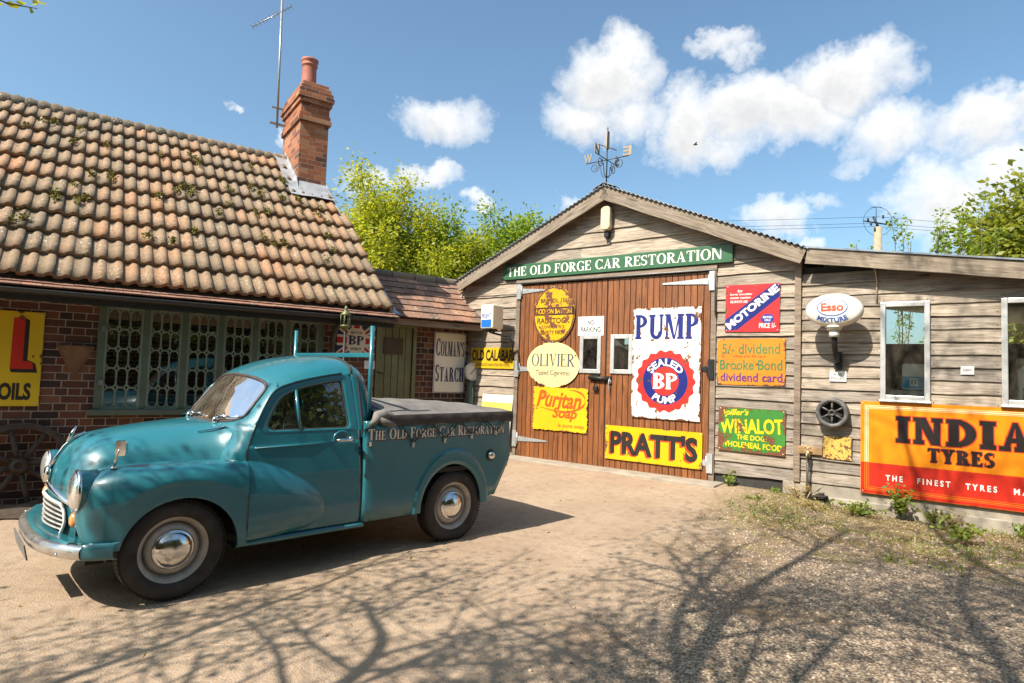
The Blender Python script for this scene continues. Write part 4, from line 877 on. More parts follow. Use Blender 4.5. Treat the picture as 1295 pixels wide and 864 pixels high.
# fill side points along the door front line
for i, q in enumerate(outl):
    if q is None:
        u, v = rd_(1, 72)[i]; tt = (v - .10) / .80; z = 1.0 + .30 * tt; 
        xf = itp(z, [.985, 1.09, 1.215, 1.272, 1.30], [.448, .50, .568, .62, .67]); outl[i] = (xf - .006, math.copysign(y_up(z) - .002, u), z)
for _ in range(3): outl = [tuple((np.array(outl[i - 1]) + 2 * np.array(outl[i]) + np.array(outl[(i + 1) % 72])) / 4) for i in range(72)]
midl = [tuple(np.array(a) * .5 + np.array(b_) * .5 + np.array((-.012, .012 * np.sign(a[1]), .006))) for a, b_ in zip(wl_, outl)]
sr.grid([wl_, midl, outl], closed_u=True); sr.build('windscreen_surround', M['teal'], truck)
ck = MB(); rows = []
for z in np.linspace(.79, 1.0, 8):
    xf = door_front(z) if z <= .985 else .455; yd = zb(min(z, .985)); k = (z - .79) / .21
    rows.append([(xf - .006, -(yd - .003), z), (xf - .035, -(yd - .010 - .004 * k), z), (xf - .075 + .01 * k, -(yd - .035 - .02 * k), z), (xf - .12 + .03 * k, -(yd - .15 - .02 * k), z - .02)])
rows.append([(.452, -.674, 1.012), (.424, -.635, 1.03), (.385, -.585, 1.04), (.335, -.50, 1.036)]); rows.append([(.475, -.66, 1.06), (.455, -.61, 1.07), (.43, -.555, 1.065), (.39, -.47, 1.05)])
ck.grid(rows); both('scuttle_side', ck, 'teal')
from mathutils.bvhtree import BVHTree
bt_ = BVHTree.FromPolygons([Vector(v) for v in bn.v], bn.f); onb = lambda x, y: (x, y, bt_.ray_cast(Vector((x, y, 2)), Vector((0, 0, -1)))[0].z + .003)
tf_ = MB(); tf_.add([onb(.19, -.375), onb(.365, -.43), onb(.36, -.445)], [(0, 1, 2)]); tf_.v += [(x, y - .008, z + .006) for x, y, z in tf_.v[:3]]; tf_.f += [[3, 4, 5], [0, 1, 4, 3], [1, 2, 5, 4], [2, 0, 3, 5]]; tf_.mi += [0] * 4; tf_.tint += [(.5,) * 3] * 4; tf_.sm += [False] * 4; tf_.uv += [None] * 4
both('scuttle_trim', tf_, 'chrome')
cc_ = MB(); cc_.grid([[(.595, -.50, 1.325), (.61, -.54, 1.305), (.618, -.582, 1.28)], [(.655, -.52, 1.35), (.665, -.555, 1.33), (.672, -.592, 1.302)], [(.74, -.53, 1.38), (.745, -.565, 1.355), (.755, -.585, 1.335)]]); both('pillar_top', cc_, 'teal')
for yb in (-.30, .22):   # wipers
    wp = MB(); b0 = wsp(yb / .53, .0); wp.lathe([(.022, -.03), (.02, .02), (.01, .035)], 12, 'Z', (b0[0] - .03, yb, 1.045)); a0 = np.array((b0[0] - .03, yb, 1.075)); a1 = np.array(wsp((yb - .12) / .53, .09)) + np.array((-.03, 0, .012))
    wp.tube([a0, a0 * .5 + a1 * .5 + np.array((-.012, 0, .012)), a1], .006, 6); e0, e1 = np.array(wsp((yb + .08) / .53, .06)), np.array(wsp((yb - .22) / .53, .12)); off = np.array((-.022, 0, .008)); wp.tube([e0 + off, e0 * .5 + e1 * .5 + off, e1 + off], .006, 6); wp.build('wiper', M['chrome'], wsc)
# wing mirror
for sg in (1,):
    mm = MB(); yy = -.60; mm.lathe([(.02, 0), (.016, .012)], 12, 'Z', (-.33, yy, .81)); mm.tube([(-.33, yy, .815), (-.322, yy - .006, .87), (-.312, yy - .01, .905), (-.308, yy - .012, .925)], [.010, .008, .008, .008], 8)
    hex_ = [(-.012 + (0 if k else 0), a_, c_) for k, (a_, c_) in enumerate([])]
    mm.prism([(-.06, -.035), (-.045, -.06), (.05, -.055), (.062, -.03), (.06, .04), (.045, .055), (-.05, .055), (-.062, .035)], -.012, .012); n_ = 16
    mm.v[-n_:] = [(-.300 + x * .38 + y * .6, yy - .012 + x * -.34 + y * .8, .930 + z * .78) for x, y, z in mm.v[-n_:]]
    (mm if sg == 1 else mirror(mm)).build('wing_mirror', M['chrome'], truck)
# interior
it_ = MB(); it_.box(.45, -.60, .30, 1.36, .60, .34); it_.box(.44, -.6, .72, .56, .6, 1.0); it_.box(.38, -.6, .35, .44, .6, .72); it_.box(1.345, -.58, .34, 1.36, .58, 1.02); it_.build('cab_interior', M['dark_inside'], truck)
for y in (-.30, .30):
    s_ = MB(); s_.box(.78, y - .23, .50, 1.2, y + .23, .64); s_.hexa([(1.12, y - .23, .64), (1.12, y + .23, .64), (1.22, y - .23, .64), (1.22, y + .23, .64), (1.22, y - .2, 1.07), (1.22, y + .2, 1.07), (1.30, y - .2, 1.07), (1.30, y + .2, 1.07)]); s_.build('seat', M['seat'], truck, mods=BEV(.05, 3))
sw = MB(); c_ = np.array((.70, .33, 1.02)); ax = np.array((.42, 0, .28)); ax /= np.linalg.norm(ax); u_ = np.array((0, 1., 0)); v_ = np.cross(ax, u_); sw.tube([tuple(c_ + .185 * (u_ * cos(a) + v_ * sin(a))) for a in np.linspace(0, 2 * pi, 28, endpoint=False)], .012, 8, closed=True)
for a in (0, pi): sw.tube([tuple(c_), tuple(c_ + .185 * (u_ * cos(a) + v_ * sin(a)))], .008, 6)
sw.tube([tuple(c_), tuple(c_ - ax * .35)], .018, 8); sw.build('steering_wheel', M['tan'], truck)
# load bed -------------------------------------------------------------------------
AX, AZ, AR, AH = 2.135, .305, .335, .365
def bed_low(x):
    if x <= AX - AR: return .298
    if x < AX + AR: return max(.298, AZ + AH * sqrt(max(0, 1 - ((x - AX) / AR) ** 2)))
    if x < 2.615: return .36
    return .36 + (x - 2.615) * (.30 / .175)
bx = [1.272, 1.276, 1.285, 1.30] + list(np.linspace(1.36, AX - AR - .001, 6)) + [AX - AR * cos(a) for a in np.linspace(0.02, pi - .02, 25)] + [AX + AR + .001, 2.54, 2.615] + list(np.linspace(2.65, 2.775, 5)) + [2.79]
bd = MB(); cols = []
for x in bx:
    yo = itp(x, [1.272, 1.276, 1.285, 1.30, 2.7, 2.79], [.70, .722, .735, .742, .745, .742]); zl = bed_low(x); zt = 1.045 + .012 * (x - 1.27) / 1.5
    cols.append([(x - .012 * (z_ - zl) * (x > 2.7), -(yo if k else yo - .03), z_) for k, z_ in enumerate([zl] + list(np.linspace(zl, zt, 9)))] + [(x, -(yo - .006), zt + .008), (x, -(yo - .03), zt + .008)])
bd.grid(cols[::-1]); bed_n, bed_f = both('bed_side', bd, 'teal')
fl_ = MB()   # pressed flare round the rear wheel
el_ = lambda r, h, a: (AX - r * cos(a), AZ + h * sin(a))
fl_.grid([[(el_(r, h, a)[0], -(.744 + d_), el_(r, h, a)[1]) for a in np.linspace(-.02, pi + .0, 40)] for r, h, d_ in ((.405, .500, .000), (.402, .496, .005), (.380, .455, .006), (.350, .40, .006), (.333, .365, .005), (.328, .358, -.02))])
both('wheel_arch', fl_, 'teal')
rwell = MB(); rwell.grid([[(AX - .37 * cos(a), y, AZ + .40 * sin(a)) for y in (-.735, -.40)] for a in np.linspace(0, pi, 17)]); rwell.box(1.75, -.41, .2, 2.5, -.40, .7); both('wheel_well', rwell, 'dark_inside')
bb_ = MB(); bb_.box(1.30, -.71, .60, 2.75, .71, .64); bb_.box(1.29, -.72, .60, 1.31, .72, 1.05); bb_.build('bed_floor', M['dark_inside'], truck)
tg_ = MB(); tg_.box(2.755, -.735, .60, 2.785, .735, 1.06); tg_.build('tailgate', M['teal'], truck, mods=BEV(.01))
ch_ = MB(); ch_.box(.2, -.40, .22, 2.7, -.32, .32); ch_.box(.2, .32, .22, 2.7, .40, .32); ch_.box(-.45, -.36, .26, .45, .36, .45); ch_.tube([(2.19, -.6, .30), (2.19, .6, .30)], .04); ch_.tube([(0, -.6, .28), (0, .6, .28)], .03); ch_.tube([(.4, .2, .2), (2.85, .3, .26)], .025); ch_.build('chassis', M['dark_inside'], truck)
for sg in (1, -1):
    tl = MB(); tl.lathe([(.03, 0), (.032, .02), (.02, .035), (0, .037)], 14, '-Y'); tl.v = [(2.79 - y, sg * -.70 + x, .70 + z) for x, y, z in tl.v]; tl.build('rear_light', M['red_lens'], truck)
    rp = MB(); rp.lathe([(.05, 0), (.048, .012), (.038, .014)], 24, '-Y', (2.555, -.744, .715)); rp = rp if sg == 1 else mirror(rp); r1 = rp.build('reflector_mount', M['rubber'], truck)
    rp = MB(); rp.lathe([(.037, .012), (.034, .026), (.02, .038), (.0, .042)], 20, '-Y', (2.555, -.744, .715), caps=False); rp = rp if sg == 1 else mirror(rp); rp.build('reflector', M['chrome'], r1)
    hk = MB(); hk.box(1.288, -.765, .865, 1.312, -.742, .90); hk = hk if sg == 1 else mirror(hk); hk.build('bed_catch', M['chrome'], truck, mods=BEV(.004))
SIGNTXT = True
# tonneau cover with cord lashing
tn = MB(); rows = []
for x in np.linspace(1.40, 2.80, 40):
    r = []; u = (x - 1.40) / 1.40
    hump = itp(u, [0, .08, .3, .6, 1.], [.085, .10, .105, .085, .04])
    for y in np.linspace(-.765, .765, 45):
        s_ = abs(y) / .765; z = 1.085 + .012 * u + hump * (1 - s_ ** 2.2) + .004 * sin(9 * y + 5 * x) + .003 * sin(23 * x - 11 * y)
        r.append((x, y, z))
    sk = [(.766, 1.07), (.768, 1.045), (.766, 1.015 + .006 * sin(x * 9))]
    rows.append([(x, -y, z + .008 * u) for y, z in sk[::-1]] + r + [(x, y, z + .008 * u) for y, z in sk])
endr = [(2.806, p[1] * .998, max(1.005, min(p[2] - .05, 1.06) if abs(p[1]) < .765 else p[2])) for p in rows[-1]]
rows.append(endr); rows.append([(2.808, p[1], p[2] - .05) for p in endr]); tn.grid(rows)
ton = tn.build('tonneau_cover', M['canvas'], truck)
hm = MB(); hm.grid([[(x, -(.771 + .003 * sin(x * 31) + d_), z + .010 * (x - 1.4) / 1.4) for x in np.linspace(1.42, 2.80, 60)] for d_, z in ((-.004, 1.098), (.0, 1.088), (.002, 1.06), (.001, 1.022), (-.006, 1.012))]); both('shaded_cover_hem', hm, 'shaded_hem', ton)  # side band of the cover, grazing-sun shade put into its dark colour
nv = MB(); nv.grid([[(1.40 + .15 * v + .02 * sin(7 * y), y, 1.19 + .03 * sin(pi * v) - .06 * v + .012 * sin(11 * y + 4 * v) - .10 * (abs(y) / .66) ** 3) for y in np.linspace(-.66, .66, 31)] for v in np.linspace(0, 1, 9)]); nv.grid([[(1.40 - .02 * v, y, 1.19 - .15 * v - .10 * (abs(y) / .66) ** 3) for y in np.linspace(-.66, .66, 31)] for v in (1., .5, 0.)]); nv.build('cover_flap', M['navy_canvas'], ton)
bnch = MB(); cb_ = [(1.30, 1.02), (1.33, 1.05), (1.37, 1.09), (1.42, 1.10), (1.50, 1.075), (1.56, 1.05)]
bnch.tube([(x, -.742 + .02 * sin(x * 60), z) for x, z in cb_], [.012, .028, .042, .046, .036, .018], 9); bnch.tube([(1.36, -.75, 1.08), (1.41, -.77, 1.05), (1.47, -.765, 1.03), (1.52, -.77, 1.02)], [.02, .03, .028, .012], 8); bnch.build('gathered_corner', M['canvas'], ton)
TOPX = [1.56, 1.855, 2.165, 2.45, 2.72]; HKX = [1.70, 2.02, 2.315, 2.60]; zt_ = lambda x: 1.035 + .01 * (x - 1.4); 
rp = MB(); zig = []
for i, hx_ in enumerate(HKX): zig += [(TOPX[i], zt_(TOPX[i])), (hx_, .875 + .02 * i)]
zig.append((TOPX[-1], zt_(TOPX[-1])))
P = []
for (a, b_) in zip(zig[:-1], zig[1:]):
    for u in np.linspace(0, 1, 7)[:-1]: P.append((a[0] + (b_[0] - a[0]) * u, -(.760 + .010 * (1 - abs(2 * u - 1))), a[1] + (b_[1] - a[1]) * u - .006 * sin(pi * u)))
P.append((zig[-1][0], -.779, zig[-1][1])); rp.tube(P, .006, 6); rp.tube([(1.37, -.75, 1.06), (1.31, -.755, 1.02), (1.265, -.725, .985), (1.25, -.72, .96)], .006, 6)
both('lashing_cord', rp, 'rope', ton)
for hx_, i in zip(HKX, range(4)):
    hk = MB(); hk.box(hx_ - .011, -.762, .835 + .02 * i, hx_ + .011, -.746, .885 + .02 * i); hk.lathe([(.012, 0), (.008, .014)], 8, '-Y', (hx_, -.75, .875 + .02 * i)); both('lashing_hook', hk, 'galv', ton, BEV(.003))
# ladder rack behind the cab
rb_ = MB(); rb_.box(1.33, -.63, 1.542, 1.36, .685, 1.578); rack = rb_.build('ladder_rack', M['teal'], truck, mods=BEV(.004))
for y in (-.645, .70): rk = MB(); rk.tube([(1.345, y, .98), (1.345, y, 1.79)], .017, 12); rk.build('post', M['teal'], rack)
# wheels
def wheel(x, y, sg):
    ty = MB(); W_ = .072; prof = [(.198, -W_ * .75), (.205, -W_ * .90), (.235, -W_ * 1.05), (.268, -W_ * .98), (.288, -W_ * .86), (.299, -W_ * .66), (.302, -W_ * .3), (.302, W_ * .3), (.299, W_ * .66), (.288, W_ * .86), (.268, W_ * .98), (.235, W_ * 1.05), (.205, W_ * .90), (.198, W_ * .75)]
    ty.lathe(prof, 64, '-Y', (x, y, .300), caps=False)
    for k in range(72):   # tread blocks
        a = 2 * pi * k / 72
        for q, o in ((-.045, 0), (0, .02), (.045, 0)):
            aa = a + o; c_, s_ = cos(aa), sin(aa); d = .011; r0, r1 = .297, .3032
            pts = [(x + r * (c_ * cos(dd) - s_ * sin(dd)), y + yy, .300 + r * (s_ * cos(dd) + c_ * sin(dd))) for r in (r0, r1) for yy in (q - .017, q + .017) for dd in (-.03, .03)]
            ty.hexa(pts)
    w_ = ty.build('wheel', M['tyre'], truck)
    rm = MB(); f = sg
    pr = [(.05, .030), (.105, .036), (.128, .034), (.146, .026), (.155, .012), (.158, -.012), (.163, -.016), (.168, .006), (.173, .030), (.182, .040), (.190, .046), (.199, .056), (.205, .056), (.206, .048), (.198, .035)]
    rm.lathe(pr, 48, '-Y', (x, y, .300), caps=False)
    if sg < 0: rm.v = [(a, 2 * y - b_, c_) for a, b_, c_ in rm.v]; rm.f = [q[::-1] for q in rm.f]
    rm.build('rim', M['rim'], w_)
    hc = MB(); hc.lathe([(.112, .030), (.120, .036), (.120, .042), (.112, .046), (.106, .047), (.100, .056), (.08, .070), (.045, .081), (.0, .085)], 40, '-Y', (x, y, .300), caps=False)
    if sg < 0: hc.v = [(a, 2 * y - b_, c_) for a, b_, c_ in hc.v]; hc.f = [q[::-1] for q in hc.f]
    hc.build('hubcap', M['chrome'], w_)
for x, yw in ((0, .635), (2.19, .635)):
    wheel(x, -yw, 1); wheel(x, yw, -1)

# ------------------------------------------------------------------ lettering
_fc = {}
def sans(body, bold=.0, shear=0., sp=1.):
    """outline of a line of sans-serif text as (verts2d, faces), normalised to its own bounding box"""
    key = (body, bold, shear, sp)
    if key not in _fc:
        cu = bpy.data.curves.new('lettering', 'FONT'); cu.body = body; cu.offset = bold; cu.shear = shear; cu.space_character = sp; cu.resolution_u = 3
        ob = bpy.data.objects.new('lettering', cu); COL.objects.link(ob); bpy.context.view_layer.update()
        me = bpy.data.meshes.new_from_object(ob.evaluated_get(bpy.context.evaluated_depsgraph_get()))
        v = np.array([(p.co.x, p.co.y) for p in me.vertices]); f = [tuple(p.vertices) for p in me.polygons]
        bpy.data.objects.remove(ob); bpy.data.curves.remove(cu); bpy.data.meshes.remove(me)
        lo, hi = v.min(0), v.max(0); _fc[key] = ((v - lo) / (hi - lo), f, (hi - lo)[0] / (hi - lo)[1], [0.] * len(v))
    return _fc[key]
def serif(body, S=.17, t=.055, sv=.07, sh=.05, wide=1., gap=.07, small=1.):
    """lettering with serifs drawn stroke by stroke; small < 1 gives small capitals after each initial"""
    V = []; Fc = []; D = []; X = 0.; layer = [0]
    def poly(pts, ox, sc):
        b = len(V); layer[0] += 1; dd = (layer[0] % 9) * .0001
        V.extend([(ox + x * sc, z * sc) for x, z in pts]); Fc.append(tuple(range(b, b + len(pts)))); D.extend([dd] * len(pts))
    def glyph(c, ox, sc):
        R = lambda x0, z0, x1, z1: poly([(x0, z0), (x1, z0), (x1, z1), (x0, z1)], ox, sc)
        Q = lambda *p: poly(p, ox, sc)
        def ring(cx, cz, rx, rz, a0, a1, tx, tz, n=18):
            for i in range(n):
                A, B = radians(a0 + (a1 - a0) * i / n), radians(a0 + (a1 - a0) * (i + 1) / n)
                Q((cx + rx * cos(A), cz + rz * sin(A)), (cx + rx * cos(B), cz + rz * sin(B)), (cx + (rx - tx) * cos(B), cz + (rz - tz) * sin(B)), (cx + (rx - tx) * cos(A), cz + (rz - tz) * sin(A))); layer[0] -= 1
            layer[0] += 1
        def stem(x, w_=S, bot=True, top=True, z0=0, z1=1):
            R(x, z0, x + w_, z1)
            if bot: R(x - sv, z0, x + w_ + sv, z0 + sh)
            if top: R(x - sv, z1 - sh, x + w_ + sv, z1)
        wd = lambda k: k * wide
        if c == ' ': return wd(.30)
        if c == "'": R(0, .72, S * .75, 1); return S * .75
        if c == 'I': stem(sv); return S + 2 * sv
        if c == 'H': w = wd(.78); stem(sv); stem(w - S - sv); R(sv, .48, w - sv, .48 + t); return w
        if c == 'T': w = wd(.70); stem(w / 2 - S / 2, top=False); R(0, 1 - t, w, 1); Q((0, .74), (t * .8, .78), (t * .8, 1), (0, 1)); Q((w - t * .8, .78), (w, .74), (w, 1), (w - t * .8, 1)); return w
        if c in 'EFL':
            w = wd(.62 if c != 'L' else .60); stem(sv, bot=c == 'F', top=c == 'L')
            if c == 'L': R(0, 0, w, t)
            if c == 'E': R(0, 0, w, t)
            if c in 'EF': R(0, 1 - t, w * .96, 1); R(sv, .50, w * .74, .5 + t); R(w * .74 - t * .7, .40, w * .74, .64); Q((w * .96 - t * .9, .76), (w * .96, .72), (w * .96, 1), (w * .96 - t * .9, 1))
            if c in 'EL': Q((w - t * .9, 0), (w, 0), (w, .28), (w - t * .9, .24))
            return w
        if c == 'D': w = wd(.78); stem(sv, bot=False, top=False); R(0, 0, sv + S + .08, t); R(0, 1 - t, sv + S + .08, 1); cx = sv + S * .6; ring(cx, .5, w - cx, .5, -90, 90, S, t); return w
        if c in 'PRB':
            w = wd(.68); stem(sv, bot=c != 'B', top=False); R(0, 1 - t, sv + S + .05, 1); cx = sv + S * .7; ring(cx, .735, w * .95 - cx, .265, -90, 90, S * .95, t); R(cx - .02, .47, cx + .03, .47 + t)
            if c == 'R': Q((cx + .05, .47), (cx + .05 + S * 1.05, .5), (w + .06, 0), (w + .06 - S * 1.15, 0)); R(w - S - .02, 0, w + .1, sh)
            if c == 'B': R(0, 0, sv + S + .05, t); ring(cx, .265, w - cx, .265, -90, 90, S, t)
            return w + (.06 if c == 'R' else 0)
        if c == 'O': w = wd(.82); ring(w / 2, .5, w / 2, .515, 0, 360, S, t, 32); return w
        if c in 'CG':
            w = wd(.76); ring(w * .54, .5, w * .54, .515, 42, 318, S, t, 26); xe = w * .54 * (1 + cos(radians(42))); R(xe - .03, .70, xe + .02, .98)
            if c == 'G': R(xe - S * .8, .02, xe + .02, .44); R(xe - S - sv, .40, xe + .05, .44 + .01)
            else: R(xe - .03, .03, xe + .02, .25)
            return w
        if c == 'S': w = wd(.56); r = w / 2; ring(r, .735, r, .275, 35, 270, S * .85, t * 1.3); ring(r, .265, r, .275, -145, 90, S * .85, t * 1.3); R(w * .86, .70, w * .93, .97); R(w * .04, .03, w * .11, .3); return w
        if c == 'A': w = wd(.78); Q((.06, 0), (.06 + t * 1.1, 0), (w * .52, 1), (w * .52 - t * .6, 1)); Q((w - S - .1, 0), (w - .06, 0), (w * .55, 1), (w * .46, 1)); R(w * .2, .30, w * .74, .30 + t); R(-.02, 0, .06 + t + sv, sh); R(w - S - .1 - sv, 0, w + .02, sh); return w
        if c == 'V': w = wd(.78); Q((.06, 1), (.10 + S, 1), (w * .56, 0), (w * .47, 0)); Q((w - .06 - t * 1.1, 1), (w - .06, 1), (w * .55, 0), (w * .48, 0)); R(-.02, 1 - sh, .10 + S + sv, 1); R(w - .1 - t - sv, 1 - sh, w + .02, 1); return w
        if c == 'N': w = wd(.80); R(sv, 0, sv + t * 1.2, 1); R(w - sv - t * 1.2, 0, w - sv, 1); Q((sv, 1), (sv + S, 1), (w - sv, 0), (w - sv - S * .9, 0)); R(0, 0, 2 * sv + t * 1.2, sh); R(w - 2 * sv - t * 1.2, 1 - sh, w, 1); R(0, 1 - sh, sv + S, 1); return w
        if c == 'M': w = wd(.98); R(sv, 0, sv + t * 1.2, 1); stem(w - sv - S); Q((sv, 1), (sv + S, 1), (w * .5 + .04, 0), (w * .5 - .06, 0)); Q((w - sv - S, 1), (w - sv - S + t, 1), (w * .5 + .04, 0), (w * .5 - .02, 0)); R(0, 0, 2 * sv + t * 1.2, sh); R(0, 1 - sh, sv + S, 1); return w
        if c == 'U': w = wd(.76); stem(sv, bot=False, z0=.3); stem(w - sv - t * 1.3, t * 1.3, bot=False, z0=.3); ring(w / 2, .32, w / 2 - sv, .33, 180, 360, S * .9, t * 1.6); return w
        if c == 'Y': w = wd(.76); stem(w / 2 - S / 2, top=False, z1=.48); Q((.05, 1), (.09 + S, 1), (w / 2 + S / 2, .45), (w / 2 - S / 2, .45)); Q((w - .06 - t * 1.2, 1), (w - .06, 1), (w / 2 + S / 2, .45), (w / 2 + S / 2 - t, .45)); R(-.02, 1 - sh, .09 + S + sv, 1); R(w - .1 - t - sv, 1 - sh, w + .02, 1); return w
        return wd(.4)
    prev = ' '
    for c in body:
        sc = small if (prev != ' ' and c != ' ') else 1.; X += glyph(c, X, sc) * sc + gap * sc; prev = c
    v = np.array(V); lo = v.min(0); hi = v.max(0); return ((v - lo) / (hi - lo), Fc, (hi - lo)[0] / (hi - lo)[1], D)
def put_text(mb, T, x0, z0, x1, z1, y=-.0022, arc=None, mi=0, fit=True, rot=0., grow=0.):
    """lay text flat on a plate in the box x0..x1, z0..z1; arc=(cx, cz, radius, centre angle, sign) bends it round a circle"""
    v, f, asp, dp = T; w, h = x1 - x0, z1 - z0
    if not fit:
        w2 = min(w, h * asp); x0 += (w - w2) / 2; w = w2
    P = []
    for (a, b), d in zip(v, dp):
        x, z = x0 + a * w, z0 + b * h
        if arc:
            cx, cz, r, ang, sg = arc; th = radians(ang) - sg * (x - (x0 + w / 2)) / r; rr = r + sg * (b - .5) * h; x, z = cx + rr * cos(th), cz + rr * sin(th)
        if rot:
            xc, zc = x0 + w / 2, z0 + h / 2; c, s_ = cos(rot), sin(rot); x, z = xc + (x - xc) * c - (z - zc) * s_, zc + (x - xc) * s_ + (z - zc) * c
        P.append((x, y - d, z))
    n = f and Vector
    fs = []
    for q in f:
        A = sum(P[q[i]][0] * P[q[(i + 1) % len(q)]][2] - P[q[(i + 1) % len(q)]][0] * P[q[i]][2] for i in range(len(q)))
        fs.append(q if A > 0 else q[::-1])
    mb.add(P, fs, mi); return mb
def letters(par, mat, items, name='lettering', one=False):
    """each line of writing is a part of its own"""
    mb = MB()
    for it in items:
        put_text(mb, *it[0], **it[1])
        if not one: mb.build(name, mat, par); mb = MB()
    if one: mb.build(name, mat, par)
TX = lambda T, x0, z0, x1, z1, **k: ((T, x0, z0, x1, z1), k)
def flat(par, mat, polys, y=-.0012, name='painted_panel'):
    mb = MB()
    for k, p in enumerate(polys): mb.add([(x, y - k * .0002, z) for x, z in p], [list(range(len(p)))])
    return mb.build(name, mat, par)
rect = lambda x0, z0, x1, z1: [(x0, z0), (x1, z0), (x1, z1), (x0, z1)]
ell = lambda cx, cz, rx, rz, n=40, a0=0, a1=360: [(cx + rx * cos(radians(a0 + (a1 - a0) * i / n)), cz + rz * sin(radians(a0 + (a1 - a0) * i / n))) for i in range(n)]
def band(mb, cx, cz, rx, rz, th, y, n=48, sx=1.):
    R0 = [[(cx + (rx + d) * cos(a), y, cz + (rz + d) * sin(a)) for a in np.linspace(0, 2 * pi, n, endpoint=False)] for d in (-th / 2, th / 2)]
    mb.grid(R0, closed_u=True, smooth=False)
def plate(name, label, cat, c, rz, w, h, mat, shape='rect', tilt=0., th=.004, jag=0., screws=True, lean=0., group=None):
    t = thing(name, label, cat, c, rz, group); t.rotation_euler = (lean, tilt, rz)
    mb = MB()
    if shape == 'rect':
        if jag:
            r = random.Random(int(w * 1000)); P = []
            for (xa, za), (xb, zb_) in zip([(-w / 2, -h / 2), (w / 2, -h / 2), (w / 2, h / 2), (-w / 2, h / 2)], [(w / 2, -h / 2), (w / 2, h / 2), (-w / 2, h / 2), (-w / 2, -h / 2)]):
                for k in range(70):
                    u = k / 70; x, z = xa + (xb - xa) * u, za + (zb_ - za) * u; q = 1 - jag * max(0, .3 + .55 * sin(k * .31 + 2 * xa) * sin(k * .83 + za) + r.gauss(0, .09)); P.append((x * q, z * q))
            mb.prism(P, 0, th)
        else: mb.prism(rect(-w / 2, -h / 2, w / 2, h / 2), 0, th)
    else: mb.prism(ell(0, 0, w / 2, h / 2, 56), 0, th)
    p = mb.build('plate', mat, t)
    if screws:
        sm = MB(); e = .025
        for x, z in (((-w / 2 + e, -h / 2 + e), (w / 2 - e, -h / 2 + e), (w / 2 - e, h / 2 - e), (-w / 2 + e, h / 2 - e)) if shape == 'rect' else ((0, h / 2 - e), (0, -h / 2 + e))): sm.lathe([(.009, 0), (.007, .005), (0, .006)], 8, '-Y', (x, 0, z), caps=False)
        sm.build('fixing_screws', M['galv'], t)
    return t, w / 2, h / 2
def shed_plate(name, label, cat, s0, s1, z0, z1, mat, out=.048, **k):
    return plate(name, label, cat, on_shed((s0 + s1) / 2, (z0 + z1) / 2, out), A_S, s1 - s0, z1 - z0, mat, **k)
def out_frame(t_, z, out=0.):  # the outhouse stands back from the cottage front and is built 1.3 times larger
    return Vector((-6.135, 7.907, -.434)) + CX * t_ * 1.3 - CY * out * 1.3 + Vector((0, 0, z * 1.3))
def cot_plate(name, label, cat, t0, t1, z0, z1, mat, out=.02, **k):
    return plate(name, label, cat, on_cot((t0 + t1) / 2, (z0 + z1) / 2, out), A_C, t1 - t0, z1 - z0, mat, **k)
WHITE = (.80, .79, .74); RED = (.54, .03, .025); BLUE = (.012, .02, .17); YEL = (.72, .39, .018); BLK = (.025, .022, .022); GRN = (.035, .17, .05)

# --- the long shop sign
gm_ = simple('sign_green', (.035, .115, .052), .4, var=.1)
t = thing('shop_sign', 'long dark green board with white serif name above the double doors', 'shop sign', on_shed(1.646, 3.28, .085), A_S)
mb = MB(); mb.prism([(-2.05, -.095), (-2.0, -.13), (2.05, -.13), (2.05, .13), (-2.0, .13), (-2.05, .095)], 0, .035); mb.build('board', gm_, t, mods=BEV(.004))
cream = simple('cream_paint', (.80, .77, .68), .45, var=.05)
letters(t, cream, [TX(serif('THE OLD FORGE CAR RESTORATION', .165, .06, .055, .045, .92), -1.95, -.078, 1.90, .085, y=-.003)])
mb = MB()
for x in (-1.8, 1.8):
    mb.box(x - .02, .036, -.1, x + .02, .05, .1)
mb.build('batten', M['postw'], t)

# --- left door
e = lambda c, hx, hz, n, **k: enamel('enamel_' + n, c, hx, hz, **k)
hx, hz = .42, .49; kw = dict(rust=.95, seed=1, shape='ell', scale=5.5, thr=.635)
t, hx, hz = shed_plate('oval_sign', 'rusty yellow upright oval sign at the top of the left door', 'oval sign', .275, 1.115, 2.005, 2.985, e(YEL, .42, .49, 'yellow_oval', **kw), shape='ell', out=.062)
kb = e((.05, .03, .025), .42, .49, 'oval_black', **kw)
mb = MB(); band(mb, 0, 0, .395, .462, .02, -.0012); mb.build('border_line', kb, t)
kyl = e(YEL, .42, .49, 'oval_yellow_text', **kw)
flat(t, kb, [[(-.415, -.015), (.415, -.015), (.40, .125), (-.40, .125)]])
letters(t, kb, [TX(sans('BRISTOL 156', .02), -.27, .20, .27, .275), TX(sans('RADSTOCK', .02), -.33, -.155, .33, -.06), TX(sans('LONDON W.2', .015), -.22, -.24, .22, -.185), TX(sans('SAFETY FIRST.', .02), -.25, -.345, .25, -.275)])
letters(t, kyl, [TX(sans('HODSON BAYTON', .025), -.36, .01, .36, .10, y=-.0028)])
kw = dict(rust=.30, seed=4, shape='ell', scale=4, thr=.70)
t, hx, hz = shed_plate('oval_sign', 'cream wide oval cigarette sign below the rusty yellow oval', 'oval sign', .175, 1.23, 1.252, 2.02, e((.74, .62, .30), .527, .384, 'cream_oval', **kw), shape='ell', out=.062)
kb = e((.085, .10, .13), .527, .384, 'oval_navy', **kw)
letters(t, kb, [TX(serif('OLIVIER', .15, .05, .05, .045, .95), -.43, -.03, .44, .19)]); letters(t, kb, [TX(sans('Tipped Cigarettes', .006), -.34, -.20, .35, -.095)])
kw = dict(rust=.42, seed=7, scale=5, thr=.69)
